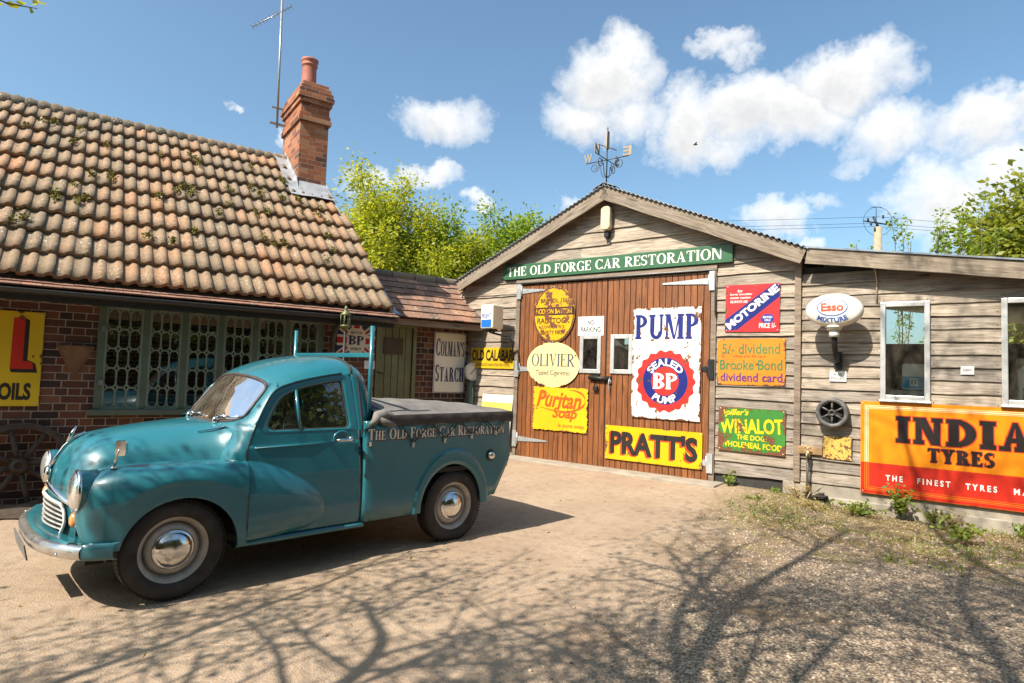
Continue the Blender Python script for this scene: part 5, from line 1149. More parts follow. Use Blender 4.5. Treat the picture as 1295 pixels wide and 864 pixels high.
t, hx, hz = shed_plate('soap_sign', 'ragged yellow soap sign with red script low on the left door', 'soap sign', .33, 1.41, .525, 1.26, e((.74, .44, .018), .54, .367, 'soap_yellow', **kw), jag=.05, out=.062)
kr = e((.66, .10, .02), .54, .367, 'soap_red', **kw)
letters(t, kr, [TX(sans('Puritan', .028, .28), -.46, .02, .42, .30, rot=-.03), TX(sans('Soap', .028, .25), -.14, -.20, .34, .03), TX(sans('is pure soap', .015), -.02, -.315, .48, -.235)])
mb = MB(); sw_ = [(x, -.0016, z) for x, z in ((-.40, .02), (-.1, -.03), (.2, -.03), (.42, .05), (.49, .15), (.45, .25), (.33, .31), (.18, .33))]; W2_ = [.008, .02, .03, .04, .045, .04, .025, .006]
sp_ = cr(np.array(sw_), 5); wd_ = np.interp(np.linspace(0, 1, len(sp_)), np.linspace(0, 1, 8), W2_); mb.grid([[(p[0], p[1], p[2] - k * wd_[i]) for i, p in enumerate(sp_)] for k in (.5, -.5)], smooth=False); mb.build('flourish', kr, t)
kn = simple('notice_white', (.78, .77, .75), .5)
t, hx, hz = shed_plate('parking_notice', 'small white no parking notice beside the rusty oval sign', 'notice', 1.175, 1.652, 2.125, 2.44, kn, out=.044)
mb = MB(); 
for p in (rect(-.225, -.145, .225, -.137), rect(-.225, .137, .225, .145), rect(-.225, -.136, -.218, .136), rect(.218, -.136, .225, .136)): mb.add([(x, -.0012, z) for x, z in p], [(0, 1, 2, 3)])
mb.build('border_line', M['grey_metal'], t); bk_ = simple('sign_black', BLK, .5)
letters(t, bk_, [TX(sans('NO', .02), -.06, .02, .06, .10), TX(sans('PARKING', .02), -.185, -.10, .185, -.015)])

# --- right door
kw = dict(rust=.60, seed=2, scale=6.5, thr=.675, edge=.07)
PM = lambda c, n: e(c, .54, .84, n, **kw)
t, hx, hz = shed_plate('pump_sign', 'tall white enamel pump sign with a red and blue roundel', 'pump sign', 2.175, 3.255, .855, 2.535, PM((.74, .725, .68), 'pump_white'), out=.062)
kbl = PM(BLUE, 'pump_blue'); krd = PM(RED, 'pump_red'); kwh = PM((.82, .80, .76), 'pump_white_text')
letters(t, kbl, [TX(serif('PUMP', .22, .09, .05, .085, .95), -.50, .36, .50, .74)])
cz = -.27; n = 120; flat(t, krd, [[((.455 + .018 * cos(18 * a)) * cos(a), cz + (.455 + .018 * cos(18 * a)) * sin(a)) for a in np.linspace(0, 2 * pi, n, endpoint=False)]], name='roundel')
mb = MB(); band(mb, 0, cz, .285, .285, .135, -.0018, 60); mb.build('roundel_ring', kbl, t)
letters(t, kwh, [TX(sans('SEALED', .03), -.31, cz + .22, .31, cz + .33, arc=(0, cz, .285, 90, 1), y=-.0026), TX(sans('PUMP', .03), -.19, cz - .33, .19, cz - .22, arc=(0, cz, .285, -90, -1), y=-.0026)])
letters(t, kwh, [TX(serif('BP', .21, .10, .03, .09, .9), -.19, cz - .12, .19, cz + .12, y=-.0026)])
kw = dict(rust=.32, seed=9, scale=5, thr=.70)
PR = lambda c, n: e(c, .778, .262, n, **kw)
t, hx, hz = shed_plate('motor_spirit_sign', 'broad yellow sign with shadowed black capitals at the foot of the right door', 'enamel sign', 1.742, 3.298, .175, .70, PR((.74, .41, .008), 'pratts_yellow'), out=.062)
pt = sans("PRATT'S", .045)
letters(t, PR((.60, .06, .02), 'pratts_red'), [TX(pt, -.715, -.195, .685, .175, y=-.0016)]); letters(t, PR(BLK, 'pratts_black'), [TX(pt, -.69, -.175, .715, .195, y=-.0026)])

# --- boards right of the door
kw = dict(rust=.28, seed=3, scale=6, thr=.69)
MO = lambda c, n: e(c, .366, .335, n, **kw)
t, hx, hz = shed_plate('motor_oil_sign', 'square red sign with a diagonal blue stripe right of the doors', 'motor oil sign', 3.595, 4.325, 2.15, 2.815, MO((.58, .03, .035), 'motor_red'), tilt=.012)
flat(t, MO(BLUE, 'motor_blue'), [[(-.362, -.30), (-.362, -.31), (-.20, -.31), (.362, .15), (.362, .322), (.27, .322), (-.362, -.16)]]); kwh = MO(WHITE, 'motor_white')
letters(t, kwh, [TX(sans('MOTORINE', .045), -.43, -.045, .43, .065, rot=.69, y=-.0022), TX(sans('for', .02), -.20, .225, -.13, .265), TX(sans('longer smoother', .02), -.30, .175, .0, .215), TX(sans('motor running', .02), -.30, .125, -.02, .165), TX(sans('ALWAYS USE', .02), -.30, .075, -.06, .112), TX(sans('PRICE 1/-', .03), .10, -.28, .32, -.21, y=-.0026)])
flat(t, MO((.03, .04, .28), 'motor_disc'), [ell(.21, -.15, .085, .065)], y=-.0018, name='disc'); letters(t, kwh, [TX(sans('BRITISH', .02), .15, -.145, .27, -.115), TX(sans('OILS', .02), .17, -.185, .25, -.155)])
kw = dict(rust=.46, seed=5, scale=6, thr=.685)
BB = lambda c, n: e(c, .455, .323, n, **kw)
t, hx, hz = shed_plate('dividend_sign', 'orange dividend card sign under the red square sign', 'enamel sign', 3.493, 4.403, 1.41, 2.056, BB((.72, .22, .02), 'tea_orange'), tilt=-.006)
kg = BB((.10, .19, .06), 'tea_green')
letters(t, kg, [TX(sans('5/- dividend', .018), -.39, .11, .39, .26), TX(serif('BROOKE', .2, .1, .04, .08), -.42, -.12, -.03, -.0) if False else TX(sans('Brooke Bond', .028), -.42, -.115, .42, .03)])
letters(t, BB((.10, .04, .16), 'tea_purple'), [TX(sans('dividend card', .022), -.41, -.275, .42, -.155)]); letters(t, BB((.55, .06, .02), 'tea_red'), [TX(sans('when you fill up a', .01), -.24, .055, .20, .095)])
kw = dict(rust=.80, seed=6, scale=4.2, thr=.65, edge=.2)
WI = lambda c, n: e(c, .446, .305, n, **kw)
t, hx, hz = shed_plate('dog_food_sign', 'green dog food sign with yellow letters and brown rusted rim', 'enamel sign', 3.52, 4.412, .482, 1.093, WI((.05, .21, .04), 'dog_green'), tilt=.01)
ky = WI((.72, .55, .02), 'dog_yellow')
letters(t, ky, [TX(sans("Spiller's", .03, .3), -.40, .17, -.03, .285, rot=.04), TX(sans('WINALOT', .032), -.42, -.045, .42, .16, rot=.06), TX(sans('THE DOGS', .025), -.19, -.135, .23, -.065), TX(sans('WHOLEMEAL FOOD', .025), -.40, -.245, .41, -.165)])
kp = simple('small_plate_white', (.78, .77, .74), .45)
t, hx, hz = shed_plate('name_plate', 'tiny white two-line plate under the oval lamp', 'name plate', 4.937, 5.128, 1.50, 1.635, kp, out=.042, screws=False); letters(t, bk_, [TX(sans('ROYAL', .01), -.05, .008, .05, .036), TX(sans('STANDARD', .01), -.08, -.045, .08, -.012)])
t, hx, hz = shed_plate('name_plate', 'tiny white one-word plate between the two workshop windows', 'name plate', 6.30, 6.425, 1.625, 1.722, kp, out=.042, screws=False); letters(t, simple('grey_letter', (.2, .19, .18), .5), [TX(sans('DERV', .01), -.04, -.014, .04, .014)])
t, hx, hz = shed_plate('blank_plate', 'rust speckled yellow plate without words below the iron wheel', 'metal plate', 4.86, 5.195, .507, .805, e((.60, .42, .10), .168, .149, 'speckled_yellow', rust=.9, seed=11, scale=16, thr=.63), out=.05)
# India tyres
kw = dict(rust=.12, seed=8, scale=7, thr=.72, edge=.02)
IN = lambda c, n: e(c, .99, .565, n, **kw)
t, hx, hz = shed_plate('tyre_sign', 'huge orange and red tyre sign below the workshop windows', 'tyre sign', 5.29, 7.27, .137, 1.265, IN((.80, .24, .01), 'tyre_orange'), out=.06, th=.012)
flat(t, IN((.54, .028, .015), 'tyre_red'), [rect(-.985, -.56, .985, -.185)])
kpl = IN((.86, .62, .36), 'tyre_pale'); ko = IN((.80, .20, .015), 'tyre_line')
mb = MB()
for g_, w_ in ((.045, .008), (.062, .012), (.083, .006)):
    x_, z_ = .99 - g_, .565 - g_
    for p in (rect(-x_, z_ - w_, x_, z_), rect(-x_, -.18, -x_ + w_, z_ - w_ - .0005), rect(x_ - w_, -.18, x_, z_ - w_ - .0005)): mb.add([(x, -.0014, z) for x, z in p], [(0, 1, 2, 3)])
mb.build('border_line', kpl, t); mb = MB()
for g_, w_ in ((.045, .006), (.062, .008), (.083, .005)):
    x_, z_ = .99 - g_, .565 - g_
    for p in (rect(-x_, -z_, x_, -z_ + w_), rect(-x_, -z_ + w_ + .0005, -x_ + w_, -.19), rect(x_ - w_, -z_ + w_ + .0005, x_, -.19)): mb.add([(x, -.0018, z) for x, z in p], [(0, 1, 2, 3)])
mb.build('border_line', ko, t)
slab = serif('INDIA', .30, .16, .07, .16, 1.1, .10); slabr = serif('INDIA', .40, .24, .10, .22, 1.1, .03); ty_ = serif('TYRES', .28, .15, .06, .15, 1.05, .10)
letters(t, IN((.55, .05, .025), 'tyre_outline'), [TX(slab, -.605, .095, .665, .412, y=-.0016), TX(slab, -.625, .075, .645, .392, y=-.0017), TX(slab, -.625, .095, .645, .412, y=-.00165), TX(slab, -.605, .075, .665, .392, y=-.00175), TX(ty_, -.29, -.113, .33, .057, y=-.0016), TX(ty_, -.303, -.125, .317, .045, y=-.00165)], 'letter_outline', True)
letters(t, IN((.022, .018, .018), 'tyre_black'), [TX(slab, -.615, .085, .655, .402, y=-.0032), TX(ty_, -.297, -.119, .323, .051, y=-.0032)])
letters(t, IN(WHITE, 'tyre_white'), [TX(sans('THE   FINEST   TYRES   MADE', .03, 0, 1.55), -.72, -.385, .74, -.315, y=-.0024)])
mb = MB()
for x in (-.75, -.3, .1, .5, .85): mb.box(x - .008, -.008, .562, x + .008, .012, .59)
mb.build('hanging_clips', M['galv'], t)

# --- left of the doors
kw = dict(rust=.25, seed=12, scale=6, thr=.70)
CA = lambda c, n: e(c, .535, .19, n, **kw)
t, hx, hz = shed_plate('biscuit_sign', 'yellow strip sign with tall black letters left of the doors', 'enamel sign', -1.13, -.125, 1.545, 1.925, CA((.70, .42, .02), 'biscuit_yellow'), out=.05)
kb = CA(BLK, 'biscuit_black'); letters(t, kb, [TX(sans('OLD CALABAR', .035), -.47, -.055, .485, .155), TX(sans('DOG BISCUITS AND POULTRY FOOD', .012), -.42, -.15, .42, -.10)])
t = thing('leaning_board', 'cream board with a yellow band leaning under the yellow strip sign', 'board', on_shed(-.44, .22, .16), A_S); t.rotation_euler = (-.13, 0, A_S)
mb = MB(); mb.box(-.37, 0, 0, .33, .02, .86); mb.build('board', simple('cream_board', (.70, .66, .54), .5), t, mods=BEV(.004)); flat(t, simple('ochre_band', (.62, .45, .10), .5), [rect(-.365, .58, .325, .72)]); 
# --- cottage wall
kw = dict(rust=.12, seed=13, scale=6, thr=.71)
CO_ = lambda c, n: e(c, .25, .43, n, **kw)
t, hx, hz = cot_plate('starch_sign', 'white upright sign with navy words right of the green plank door', 'enamel sign', 4.417, 4.925, 1.153, 2.012, CO_((.84, .81, .73), 'starch_white')); t.location = out_frame(4.671, 1.5825, .02); t.scale = (1.3, 1.3, 1.3)
kn_ = CO_((.03, .03, .13), 'starch_navy'); c1 = serif("COLMAN'S", .15, .06, .035, .05, .60, .05, small=.86); c2 = serif('STARCH', .15, .06, .035, .05, .60, .05, small=.86)
letters(t, kn_, [TX(c1, -.225, .09, .235, .34), TX(c2, -.225, -.27, .235, -.03)])
mb = MB()
for p in (rect(-.246, -.424, .246, -.416), rect(-.246, .416, .246, .424), rect(-.246, -.415, -.24, .415), rect(.24, -.415, .246, .415)): mb.add([(x, -.0012, z) for x, z in p], [(0, 1, 2, 3)])
mb.build('border_line', kn_, t)
kw = dict(rust=.2, seed=14, scale=6, thr=.70)
BS = lambda c, n: e(c, .262, .205, n, **kw)
t, hx, hz = cot_plate('motor_spirit_sign', 'union flag sign with a white octagon between window and plank door', 'enamel sign', 3.02, 3.535, 1.61, 2.02, BS((.035, .035, .10), 'flag_navy'))
W_, H_ = .257, .205; wv, rv = .07, .038
def diag(sg, w_):
    a = np.array((sg * W_, H_)); d = a / np.linalg.norm(a); nrm = np.array((-d[1], d[0])) * w_
    out = []
    return [tuple(-a + nrm * .9), tuple(-a - nrm * .9), tuple(a - nrm * .9), tuple(a + nrm * .9)]
def clipr(p):  # clip to the plate
    def half(pts, ax, lim, sg):
        o = []
        for i in range(len(pts)):
            a, b_ = pts[i], pts[(i + 1) % len(pts)]; ia, ib = sg * a[ax] <= lim, sg * b_[ax] <= lim
            if ia: o.append(a)
            if ia != ib: u = (sg * lim - a[ax]) / (b_[ax] - a[ax]); o.append((a[0] + (b_[0] - a[0]) * u, a[1] + (b_[1] - a[1]) * u))
        return o
    for ax, lim in ((0, W_), (1, H_)):
        for sg in (1, -1): p = half(p, ax, lim, sg)
    return p
kfw = BS((.74, .72, .66), 'flag_white'); kfr = BS((.45, .03, .03), 'flag_red')
flat(t, kfw, [clipr(diag(1, .045)), clipr(diag(-1, .045)), rect(-W_, -wv, W_, wv), rect(-wv, -H_, wv, H_)], y=-.0012, name='flag_cross')
flat(t, kfr, [clipr(diag(1, .018)), clipr(diag(-1, .018))], y=-.0022, name='flag_cross'); flat(t, kfr, [rect(-W_, -rv, W_, rv), rect(-rv, -H_, rv, H_)], y=-.0028, name='flag_cross')
flat(t, BS((.76, .73, .66), 'flag_octagon'), [[(-.125, -.07), (-.08, -.16), (.08, -.16), (.125, -.07), (.125, .09), (.08, .16), (-.08, .16), (-.125, .09)]], y=-.0036, name='octagon')
kbk = BS(BLK, 'flag_black'); letters(t, kbk, [TX(sans('MOTOR', .02), -.075, .085, .075, .12, y=-.0042), TX(sans('SPIRIT', .02), -.075, -.125, .075, -.09, y=-.0042)]); letters(t, BS((.03, .03, .10), 'flag_letters'), [TX(serif('BP', .2, .1, .03, .08, .9), -.10, -.055, .10, .065, y=-.0042)])
t, hx, hz = cot_plate('wall_plate', 'tiny white plate under the union flag sign', 'name plate', 3.40, 3.545, 1.455, 1.563, kp, screws=False); 
kw = dict(rust=.22, seed=15, scale=5, thr=.70, edge=.04)
SH = lambda c, n: e(c, .6, .465, n, **kw)
t, hx, hz = cot_plate('motor_oil_sign', 'yellow motor oils sign with a red shadowed L at the wall end', 'motor oil sign', -1.15, .055, .975, 1.90, SH((.66, .46, .02), 'oil_yellow'))
Lp = lambda dx, dz: [(.36 + dx, -.10 + dz), (.54 + dx, -.10 + dz), (.53 + dx, -.03 + dz), (.455 + dx, -.02 + dz), (.455 + dx, .40 + dz), (.365 + dx, .40 + dz)]
kb = SH(BLK, 'oil_black'); flat(t, kb, [[(.36, -.10), (.37, -.135), (.575, -.135), (.555, -.045), (.535, -.03), (.49, -.01), (.49, .38), (.455, .40), (.44, .0)]], y=-.0012, name='letter_shadow'); flat(t, SH((.55, .03, .02), 'oil_red'), [Lp(0, 0)], y=-.002, name='lettering')
letters(t, kb, [TX(sans('R OILS', .045), .18, -.405, .535, -.235)])

# ------------------------------------------------------------------ lamps and fittings on the workshop
t = thing('wall_lamp', 'white oval globe lamp with red and blue lettering on a black arm', 'wall lamp', on_shed(5.035, 2.377, .35), A_S)
opal = simple('opal_glass', (.80, .78, .72), .22, var=.04, Coat_Weight=.4)
mb = MB(); prof = [(sin(a), cos(a)) for a in np.linspace(0, pi, 19)]; rows = []
for s_, c_ in prof: rows.append([(.325 * (s_ ** .75) * cos(b_), -.135 * math.copysign(abs(c_) ** .6, c_), .21 * (s_ ** .75) * sin(b_)) for b_ in np.linspace(0, 2 * pi, 40, endpoint=False)])
mb.grid(rows, closed_u=True); mb.build('globe', opal, t)
def on_globe(mb): # wrap flat lettering on the face of the globe
    o = []
    for x, y, z in mb.v:
        r = min(.999, sqrt((x / .325) ** 2 + (z / .21) ** 2)); s_ = r ** (1 / .75); o.append((x, -.135 * (max(0, 1 - s_ * s_)) ** .3 - .0035 + (y + .002), z))
    mb.v = o; return mb
mb = MB(); band(mb, -.005, .03, .165, .105, .012, -.002, 48); on_globe(mb).build('ring', simple('lamp_blue', (.05, .13, .42), .4), t)
mb = MB(); put_text(mb, sans('Esso', .035), -.13, -.02, .12, .085); on_globe(mb).build('lettering', simple('lamp_red', (.75, .10, .05), .4), t)
mb = MB(); put_text(mb, sans('MIXTURE', .035), -.17, -.165, .17, -.105, arc=(-.005, .22, .35, -90, -1)); on_globe(mb).build('lettering', simple('lamp_blue_text', (.05, .13, .42), .4), t)
mb = MB(); mb.lathe([(.085, -.245), (.085, -.215), (.10, -.21), (.10, -.195), (.07, -.18)], 24, 'Z'); mb.lathe([(.06, -.33), (.06, -.25)], 20, 'Z'); mb.build('neck', opal, t)
mb = MB(); mb.tube([(0, 0, -.33), (0, .03, -.45), (0, .14, -.58), (0, .27, -.63)], [.035, .033, .032, .035], 10); mb.box(-.045, .27, -.72, .045, .305, -.50); mb.build('bracket', M['black_iron'], t, mods=BEV(.004))
t = thing('wall_lamp', 'white and blue box lamp on an iron bracket left of the doors', 'wall lamp', on_shed(-.36, 2.44, .42), radians(-45))
mb = MB(); mb.box(-.155, -.135, -.21, .155, .135, .215); mb.build('globe', simple('cream_plastic', (.74, .69, .56), .35, var=.06), t, mods=BEV(.025, 3))
flat(t, simple('lamp_face_white', (.80, .80, .79), .35), [rect(-.128, -.05, .128, .19)], y=-.1362); flat(t, simple('lamp_face_blue', (.02, .16, .56), .35), [rect(-.128, -.185, .128, -.052)], y=-.1362)
letters(t, simple('regent_blue', (.04, .06, .30), .4), [TX(sans('REGENT', .02), -.12, -.02, .12, .055, y=-.139)]); letters(t, simple('regent_red', (.5, .2, .15), .4), [TX(sans('serving', .01), -.07, .105, .07, .135, y=-.139)])
mb = MB(); mb.lathe([(.10, -.215), (.12, -.235), (.06, -.26), (.03, -.28)], 20, 'Z'); P = [Vector((0, 0, -.27)), Vector((.10, .06, -.30)), Vector((.25, .2, -.33)), Vector((.28, .25, -.45)), Vector((.30, .27, -.75))]; mb.tube(P, .018, 8); mb.build('bracket', M['black_iron'], t)
t = thing('flood_lamp', 'beige bulkhead lamp under the gable peak', 'flood lamp', on_shed(1.69, 4.02, .10), A_S)
mb = MB(); mb.prism([(-.085, -.16), (-.05, -.20), (.05, -.20), (.085, -.16), (.085, .15), (.05, .19), (-.05, .19), (-.085, .15)], -.07, .035); mb.build('housing', simple('beige_lamp', (.62, .50, .33), .4), t, mods=BEV(.02, 3)); mb = MB(); mb.box(-.04, -.02, -.31, .04, .07, -.21); mb.build('sensor', M['black_iron'], t, mods=BEV(.008))
# weather vane
t = thing('weather_vane', 'black iron weather vane with compass letters on the gable peak', 'weather vane', on_shed(1.715, 4.45, .20), A_S)
wi_ = simple('vane_iron', (.05, .047, .045), .5, .4); br_ = simple('vane_bronze', (.30, .23, .15), .5, .3)
mb = MB(); mb.tube([(0, 0, 0), (0, 0, .98)], .011, 8); mb.box(-.06, -.03, -.02, .06, .03, .07); mb.build('pole', wi_, t)
zc_ = .50; mb = MB(); mb.tube([(-.38, 0, zc_), (.38, 0, zc_)], .008, 6); mb.tube([(0, -.38, zc_), (0, .38, zc_)], .008, 6)
def scroll(mb, d):
    P = [(d[0] * r_ + d[0] * .0, d[1] * r_, z_) for r_, z_ in [(.01, zc_ - .28), (.07, zc_ - .27), (.10, zc_ - .18), (.12, zc_ - .08)]]
    mb.tube(P, .006, 6)
    cx_, cz_ = .22, zc_ - .09; mb.tube([(d[0] * (cx_ + q * cos(a)), d[1] * (cx_ + q * cos(a)), cz_ + q * sin(a)) for a, q in zip(np.linspace(2.2, 2.2 + 2 * pi * 1.4, 26), np.linspace(.085, .03, 26))], .006, 6)
for d in ((1, 0), (-1, 0), (0, 1), (0, -1)): scroll(mb, d)
mb.build('arms', wi_, t)
def vane_letter(ch_, x, along_x, flip):
    mb = MB(); put_text(mb, sans(ch_, .03), -.075, .0, .075, .145, y=0); v = []
    for a, b_, c_ in mb.v:
        a = -a if flip else a; v.append((x + a, 0, zc_ + .01 + c_) if along_x else (0, x + a, zc_ + .01 + c_))
    mb.v = v; mb.build('compass_letter', br_, t, mods=[('SOLIDIFY', dict(thickness=.012, offset=0))])
vane_letter('W', -.345, True, False); vane_letter('E', .36, True, True); vane_letter('S', .34, False, True); vane_letter('N', -.33, False, False)
mb = MB(); mb.hexa([(-.012, -.05, .68), (.012, -.05, .68), (-.012, .05, .68), (.012, .05, .68), (-.006, -.02, .98), (.006, -.02, .98), (-.006, .06, .98), (.006, .06, .98)]); mb.lathe([(.0, .98), (.016, 1.0), (.005, 1.06), (0, 1.09)], 8, 'Z'); mb.tube([(-.05, -.22, .70), (.05, .22, .72)], .009, 6); mb.build('arrow', br_, t)
# cast iron wheel on the wall
t = thing('iron_wheel', 'round grey cast iron wheel with six spokes on the boards', 'iron wheel', on_shed(4.985, 1.10, .07), A_S)
ci = simple('cast_iron', (.13, .125, .12), .6, .3, var=.3, scale=20, bump=.3)
mb = MB(); mb.lathe([(.135, .0), (.135, .10), (.142, .115), (.175, .12), (.185, .11), (.187, .0)], 40, '-Y', caps=False); mb.build('rim', ci, t)
mb = MB()
for k in range(6):
    a = pi / 6 + k * pi / 3; mb.tube([(.03 * cos(a), -.085, .03 * sin(a)), (.14 * cos(a), -.09, .14 * sin(a))], [.013, .012], 6)
mb.lathe([(.0, .06), (.042, .06), (.042, .105), (.026, .112), (.024, .08), (0, .08)], 18, '-Y', caps=False); mb.build('spokes', ci, t); mb = MB(); mb.lathe([(.134, .0), (.0, .001)], 30, '-Y', caps=False); mb.build('back_plate', M['dark_inside'], t)
t = thing('tap_block', 'pale timber block on the boards beside the corner post', 'timber block', on_shed(4.715, .595, .045), A_S); mb = MB(); mb.box(-.145, -.03, -.05, .145, .01, .05, 0, rt()); mb.build('block', M['fresh_wood'], t, mods=BEV(.005))
t = thing('standpipe', 'rusty standpipe with a tap in front of the pale timber block', 'standpipe', on_shed(4.715, -.06, .13), A_S)
pipe = simple('pipe_rust', (.10, .085, .075), .6, .4, var=.3, scale=20); mb = MB(); mb.tube([(-.02, 0, -.05), (-.015, 0, .3), (-.012, 0, .60)], .016, 10); mb.build('pipe', pipe, t)
mb = MB(); mb.lathe([(.025, .57), (.028, .60), (.022, .66)], 12, 'Z', (-.012, 0, 0)); mb.tube([(-.012, 0, .62), (-.012, -.06, .62), (-.012, -.075, .58)], .012, 8); mb.tube([(-.05, 0, .69), (.026, 0, .69)], .008, 6); mb.tube([(-.012, 0, .66), (-.012, 0, .69)], .007, 6); mb.build('tap', simple('brass', (.42, .33, .18), .4, .7), t)
t = thing('hose_coil', 'small heap of black hose at the foot of the standpipe', 'hose', on_shed(4.80, -.085, .16), A_S); mb = MB()
mb.tube([(.0 + (.09 + .02 * sin(a * 1.7)) * cos(a) + .01 * a, (.05 + .01 * sin(a)) * sin(a), .03 + .07 * abs(cos(a * .5 + .6)) + .006 * a) for a in np.linspace(0, 11, 60)], .017, 8); mb.tube([(.05, 0, .05), (.14, -.03, .03), (.22, -.05, .02), (.30, -.04, .015)], [.02, .018, .012, .006], 8); mb.build('hose', M['rubber'], t)
t = thing('wall_cable', 'thin pale cable from the fascia down to the window', 'cable', on_shed(5.46, 2.50, .045), A_S); mb = MB(); mb.tube([(0, 0, 0), (.0, 0, .28), (-.01, 0, .36), (-.02, -.01, .42), (-.12, -.01, .47)], .009, 6); mb.build('cable', simple('pale_cable', (.55, .42, .32), .6), t)
# things on the shelves inside the workshop windows
def in_shed(s_, y_, z): return on_shed(s_, z, -y_)
t = thing('paint_tub', 'white and blue tub marked eleven inside the left workshop window', 'tub', in_shed(5.84, .16, 1.275), A_S)
mb = MB(); mb.box(-.13, 0, .15, .13, .16, .47); mb.build('carton', simple('carton_white', (.72, .71, .66), .5), t, mods=BEV(.01)); flat(t, simple('carton_blue', (.02, .30, .55), .5), [rect(-.128, .17, .128, .315)], y=-.0015); flat(t, kp, [rect(-.05, .195, .035, .295)], y=-.003); letters(t, bk_, [TX(sans('11', .03), -.03, .215, .015, .275, y=-.0045)])
t = thing('paper_roll', 'white paper roll lying inside the left workshop window', 'paper roll', in_shed(5.80, .10, 1.275), A_S); mb = MB(); mb.lathe([(.0, -.2), (.06, -.2), (.06, .2), (.0, .2)], 20, 'X', (0, 0, .085)); mb.v = [(x, y, z) for x, y, z in mb.v]; mb.build('roll', simple('roll_white', (.55, .53, .47), .7), t)
mb = MB(); mb.box(-.19, -.04, -.0, .2, .12, .025); mb.build('tray', simple('tray_red', (.35, .04, .03), .5), t)
t = thing('plastic_can', 'white plastic can inside the right workshop window', 'plastic can', in_shed(6.98, .12, 1.275), A_S); mb = MB(); mb.prism([(-.16, 0), (.16, 0), (.16, .36), (.06, .44), (-.02, .47), (-.12, .47), (-.16, .40)], 0, .18); mb.build('body', simple('can_white', (.62, .63, .60), .4), t, mods=BEV(.02, 3)); flat(t, simple('can_label', (.10, .11, .12), .5), [rect(-.12, .03, .13, .22)], y=-.0015); mb = MB(); mb.lathe([(.03, .47), (.032, .50), (.0, .505)], 14, 'Z', (-.07, .09, 0)); mb.build('cap', simple('cap_black', (.02, .02, .02), .5), t)
t = thing('bench_light', 'pale round bulb on a stalk inside the right workshop window', 'bulb', in_shed(6.86, .22, 1.275), A_S); mb = MB(); mb.tube([(.02, 0, 0), (.0, 0, .3), (-.01, 0, .47)], .008, 6); mb.build('stalk', M['grey_metal'], t); mb = MB(); mb.lathe([(.0, .46), (.03, .475), (.042, .51), (.03, .545), (0, .56)], 16, 'Z', (-.01, 0, 0), caps=False); mb.tube([(0, 0, .52), (.12, .02, .56)], .012, 6); mb.build('bulb', simple('bulb_pale', (.7, .55, .38), .4), t)
# ------------------------------------------------------------------ things along the cottage
t = thing('cartwheel', 'dark old cartwheel with wooden spokes leaning on the cottage wall', 'cartwheel', on_cot(-.05, .0, .22), A_C); t.rotation_euler = (-.18, 0, A_C)
ow = simple('old_oak', (.055, .042, .033), .85, var=.4, scale=14, bump=.5); R_ = .415
mb = MB(); mb.lathe([(R_ - .06, -.03), (R_, -.028), (R_, .028), (R_ - .06, .03), (R_ - .06, -.03)], 48, '-Y', (0, 0, R_), caps=False); mb.build('rim', ow, t, mods=BEV(.004))
for k in range(8):
    a = k * pi / 4 + .25; mb = MB(); mb.tube([(.05 * cos(a), 0, R_ + .05 * sin(a)), (.2 * cos(a), 0, R_ + .2 * sin(a)), (.37 * cos(a), 0, R_ + .37 * sin(a))], [.026, .024, .02], 8); mb.build('spoke', ow, t)
mb = MB(); mb.lathe([(.0, -.09), (.05, -.09), (.07, -.05), (.075, .05), (.05, .11), (.035, .115), (.03, .09), (0, .09)], 20, '-Y', (0, 0, R_), caps=False); mb.build('hub', ow, t)
t = thing('wall_planter', 'brown tapering wall planter on the bricks left of the window', 'wall planter', on_cot(.325, 1.44, .0), A_C); mb = MB(); rows = []
for z, r_ in ((.15, .155), (.135, .165), (.12, .15), (.06, .13), (.0, .10), (-.07, .065), (-.13, .03), (-.15, .012)): rows.append([(r_ * cos(a), -.85 * r_ * sin(a), z) for a in np.linspace(0, pi, 17)])
mb.grid(rows[::-1]); mb.add([tuple(p) for p in rows[0]], [list(range(17))]); mb.build('pot', simple('planter_brown', (.15, .085, .05), .85, var=.3, scale=10, bump=.4), t)
t = thing('lantern_post', 'slim post with a green brass lantern before the window end', 'lantern', on_cot(2.935, 0, .55), A_C)
gb_ = simple('green_brass', (.13, .14, .06), .5, .3, var=.3); mb = MB(); mb.tube([(0, 0, 0), (0, 0, 1.94)], .016, 10); mb.lathe([(.03, 0), (.028, .05), (.018, .2)], 12, 'Z'); mb.build('post', M['black_iron'], t)
mb = MB(); mb.lathe([(.02, 1.90), (.035, 1.93), (.06, 1.95), (.062, 1.965), (.05, 1.97)], 16, 'Z'); mb.lathe([(.062, 2.08), (.066, 2.095), (.03, 2.13), (.018, 2.15), (.024, 2.165), (.014, 2.19), (.0, 2.205)], 16, 'Z')
for k in range(6): a = k * pi / 3; mb.tube([(.055 * cos(a), .055 * sin(a), 1.965), (.06 * cos(a), .06 * sin(a), 2.085)], .006, 5)
mb.build('lantern', gb_, t); mb = MB(); mb.lathe([(.048, 1.968), (.05, 2.085)], 16, 'Z', caps=False); mb.build('lantern_glass', M['pane'], t)
t = thing('downpipe', 'dark green downpipe beside the lantern post', 'downpipe', on_cot(2.95, 0, .09), A_C); mb = MB(); mb.tube([(0, 0, 0), (0, 0, 1.85), (.0, -.1, 1.95), (.0, -.36, 2.05)], .032, 10); mb.build('pipe', simple('dark_green_pipe', (.022, .03, .024), .5), t)
t = thing('air_gauge', 'round white dial gauge on a green post beside the starch sign', 'gauge', out_frame(4.965, .3, .16), A_C); t.scale = (1.3, 1.3, 1.3)
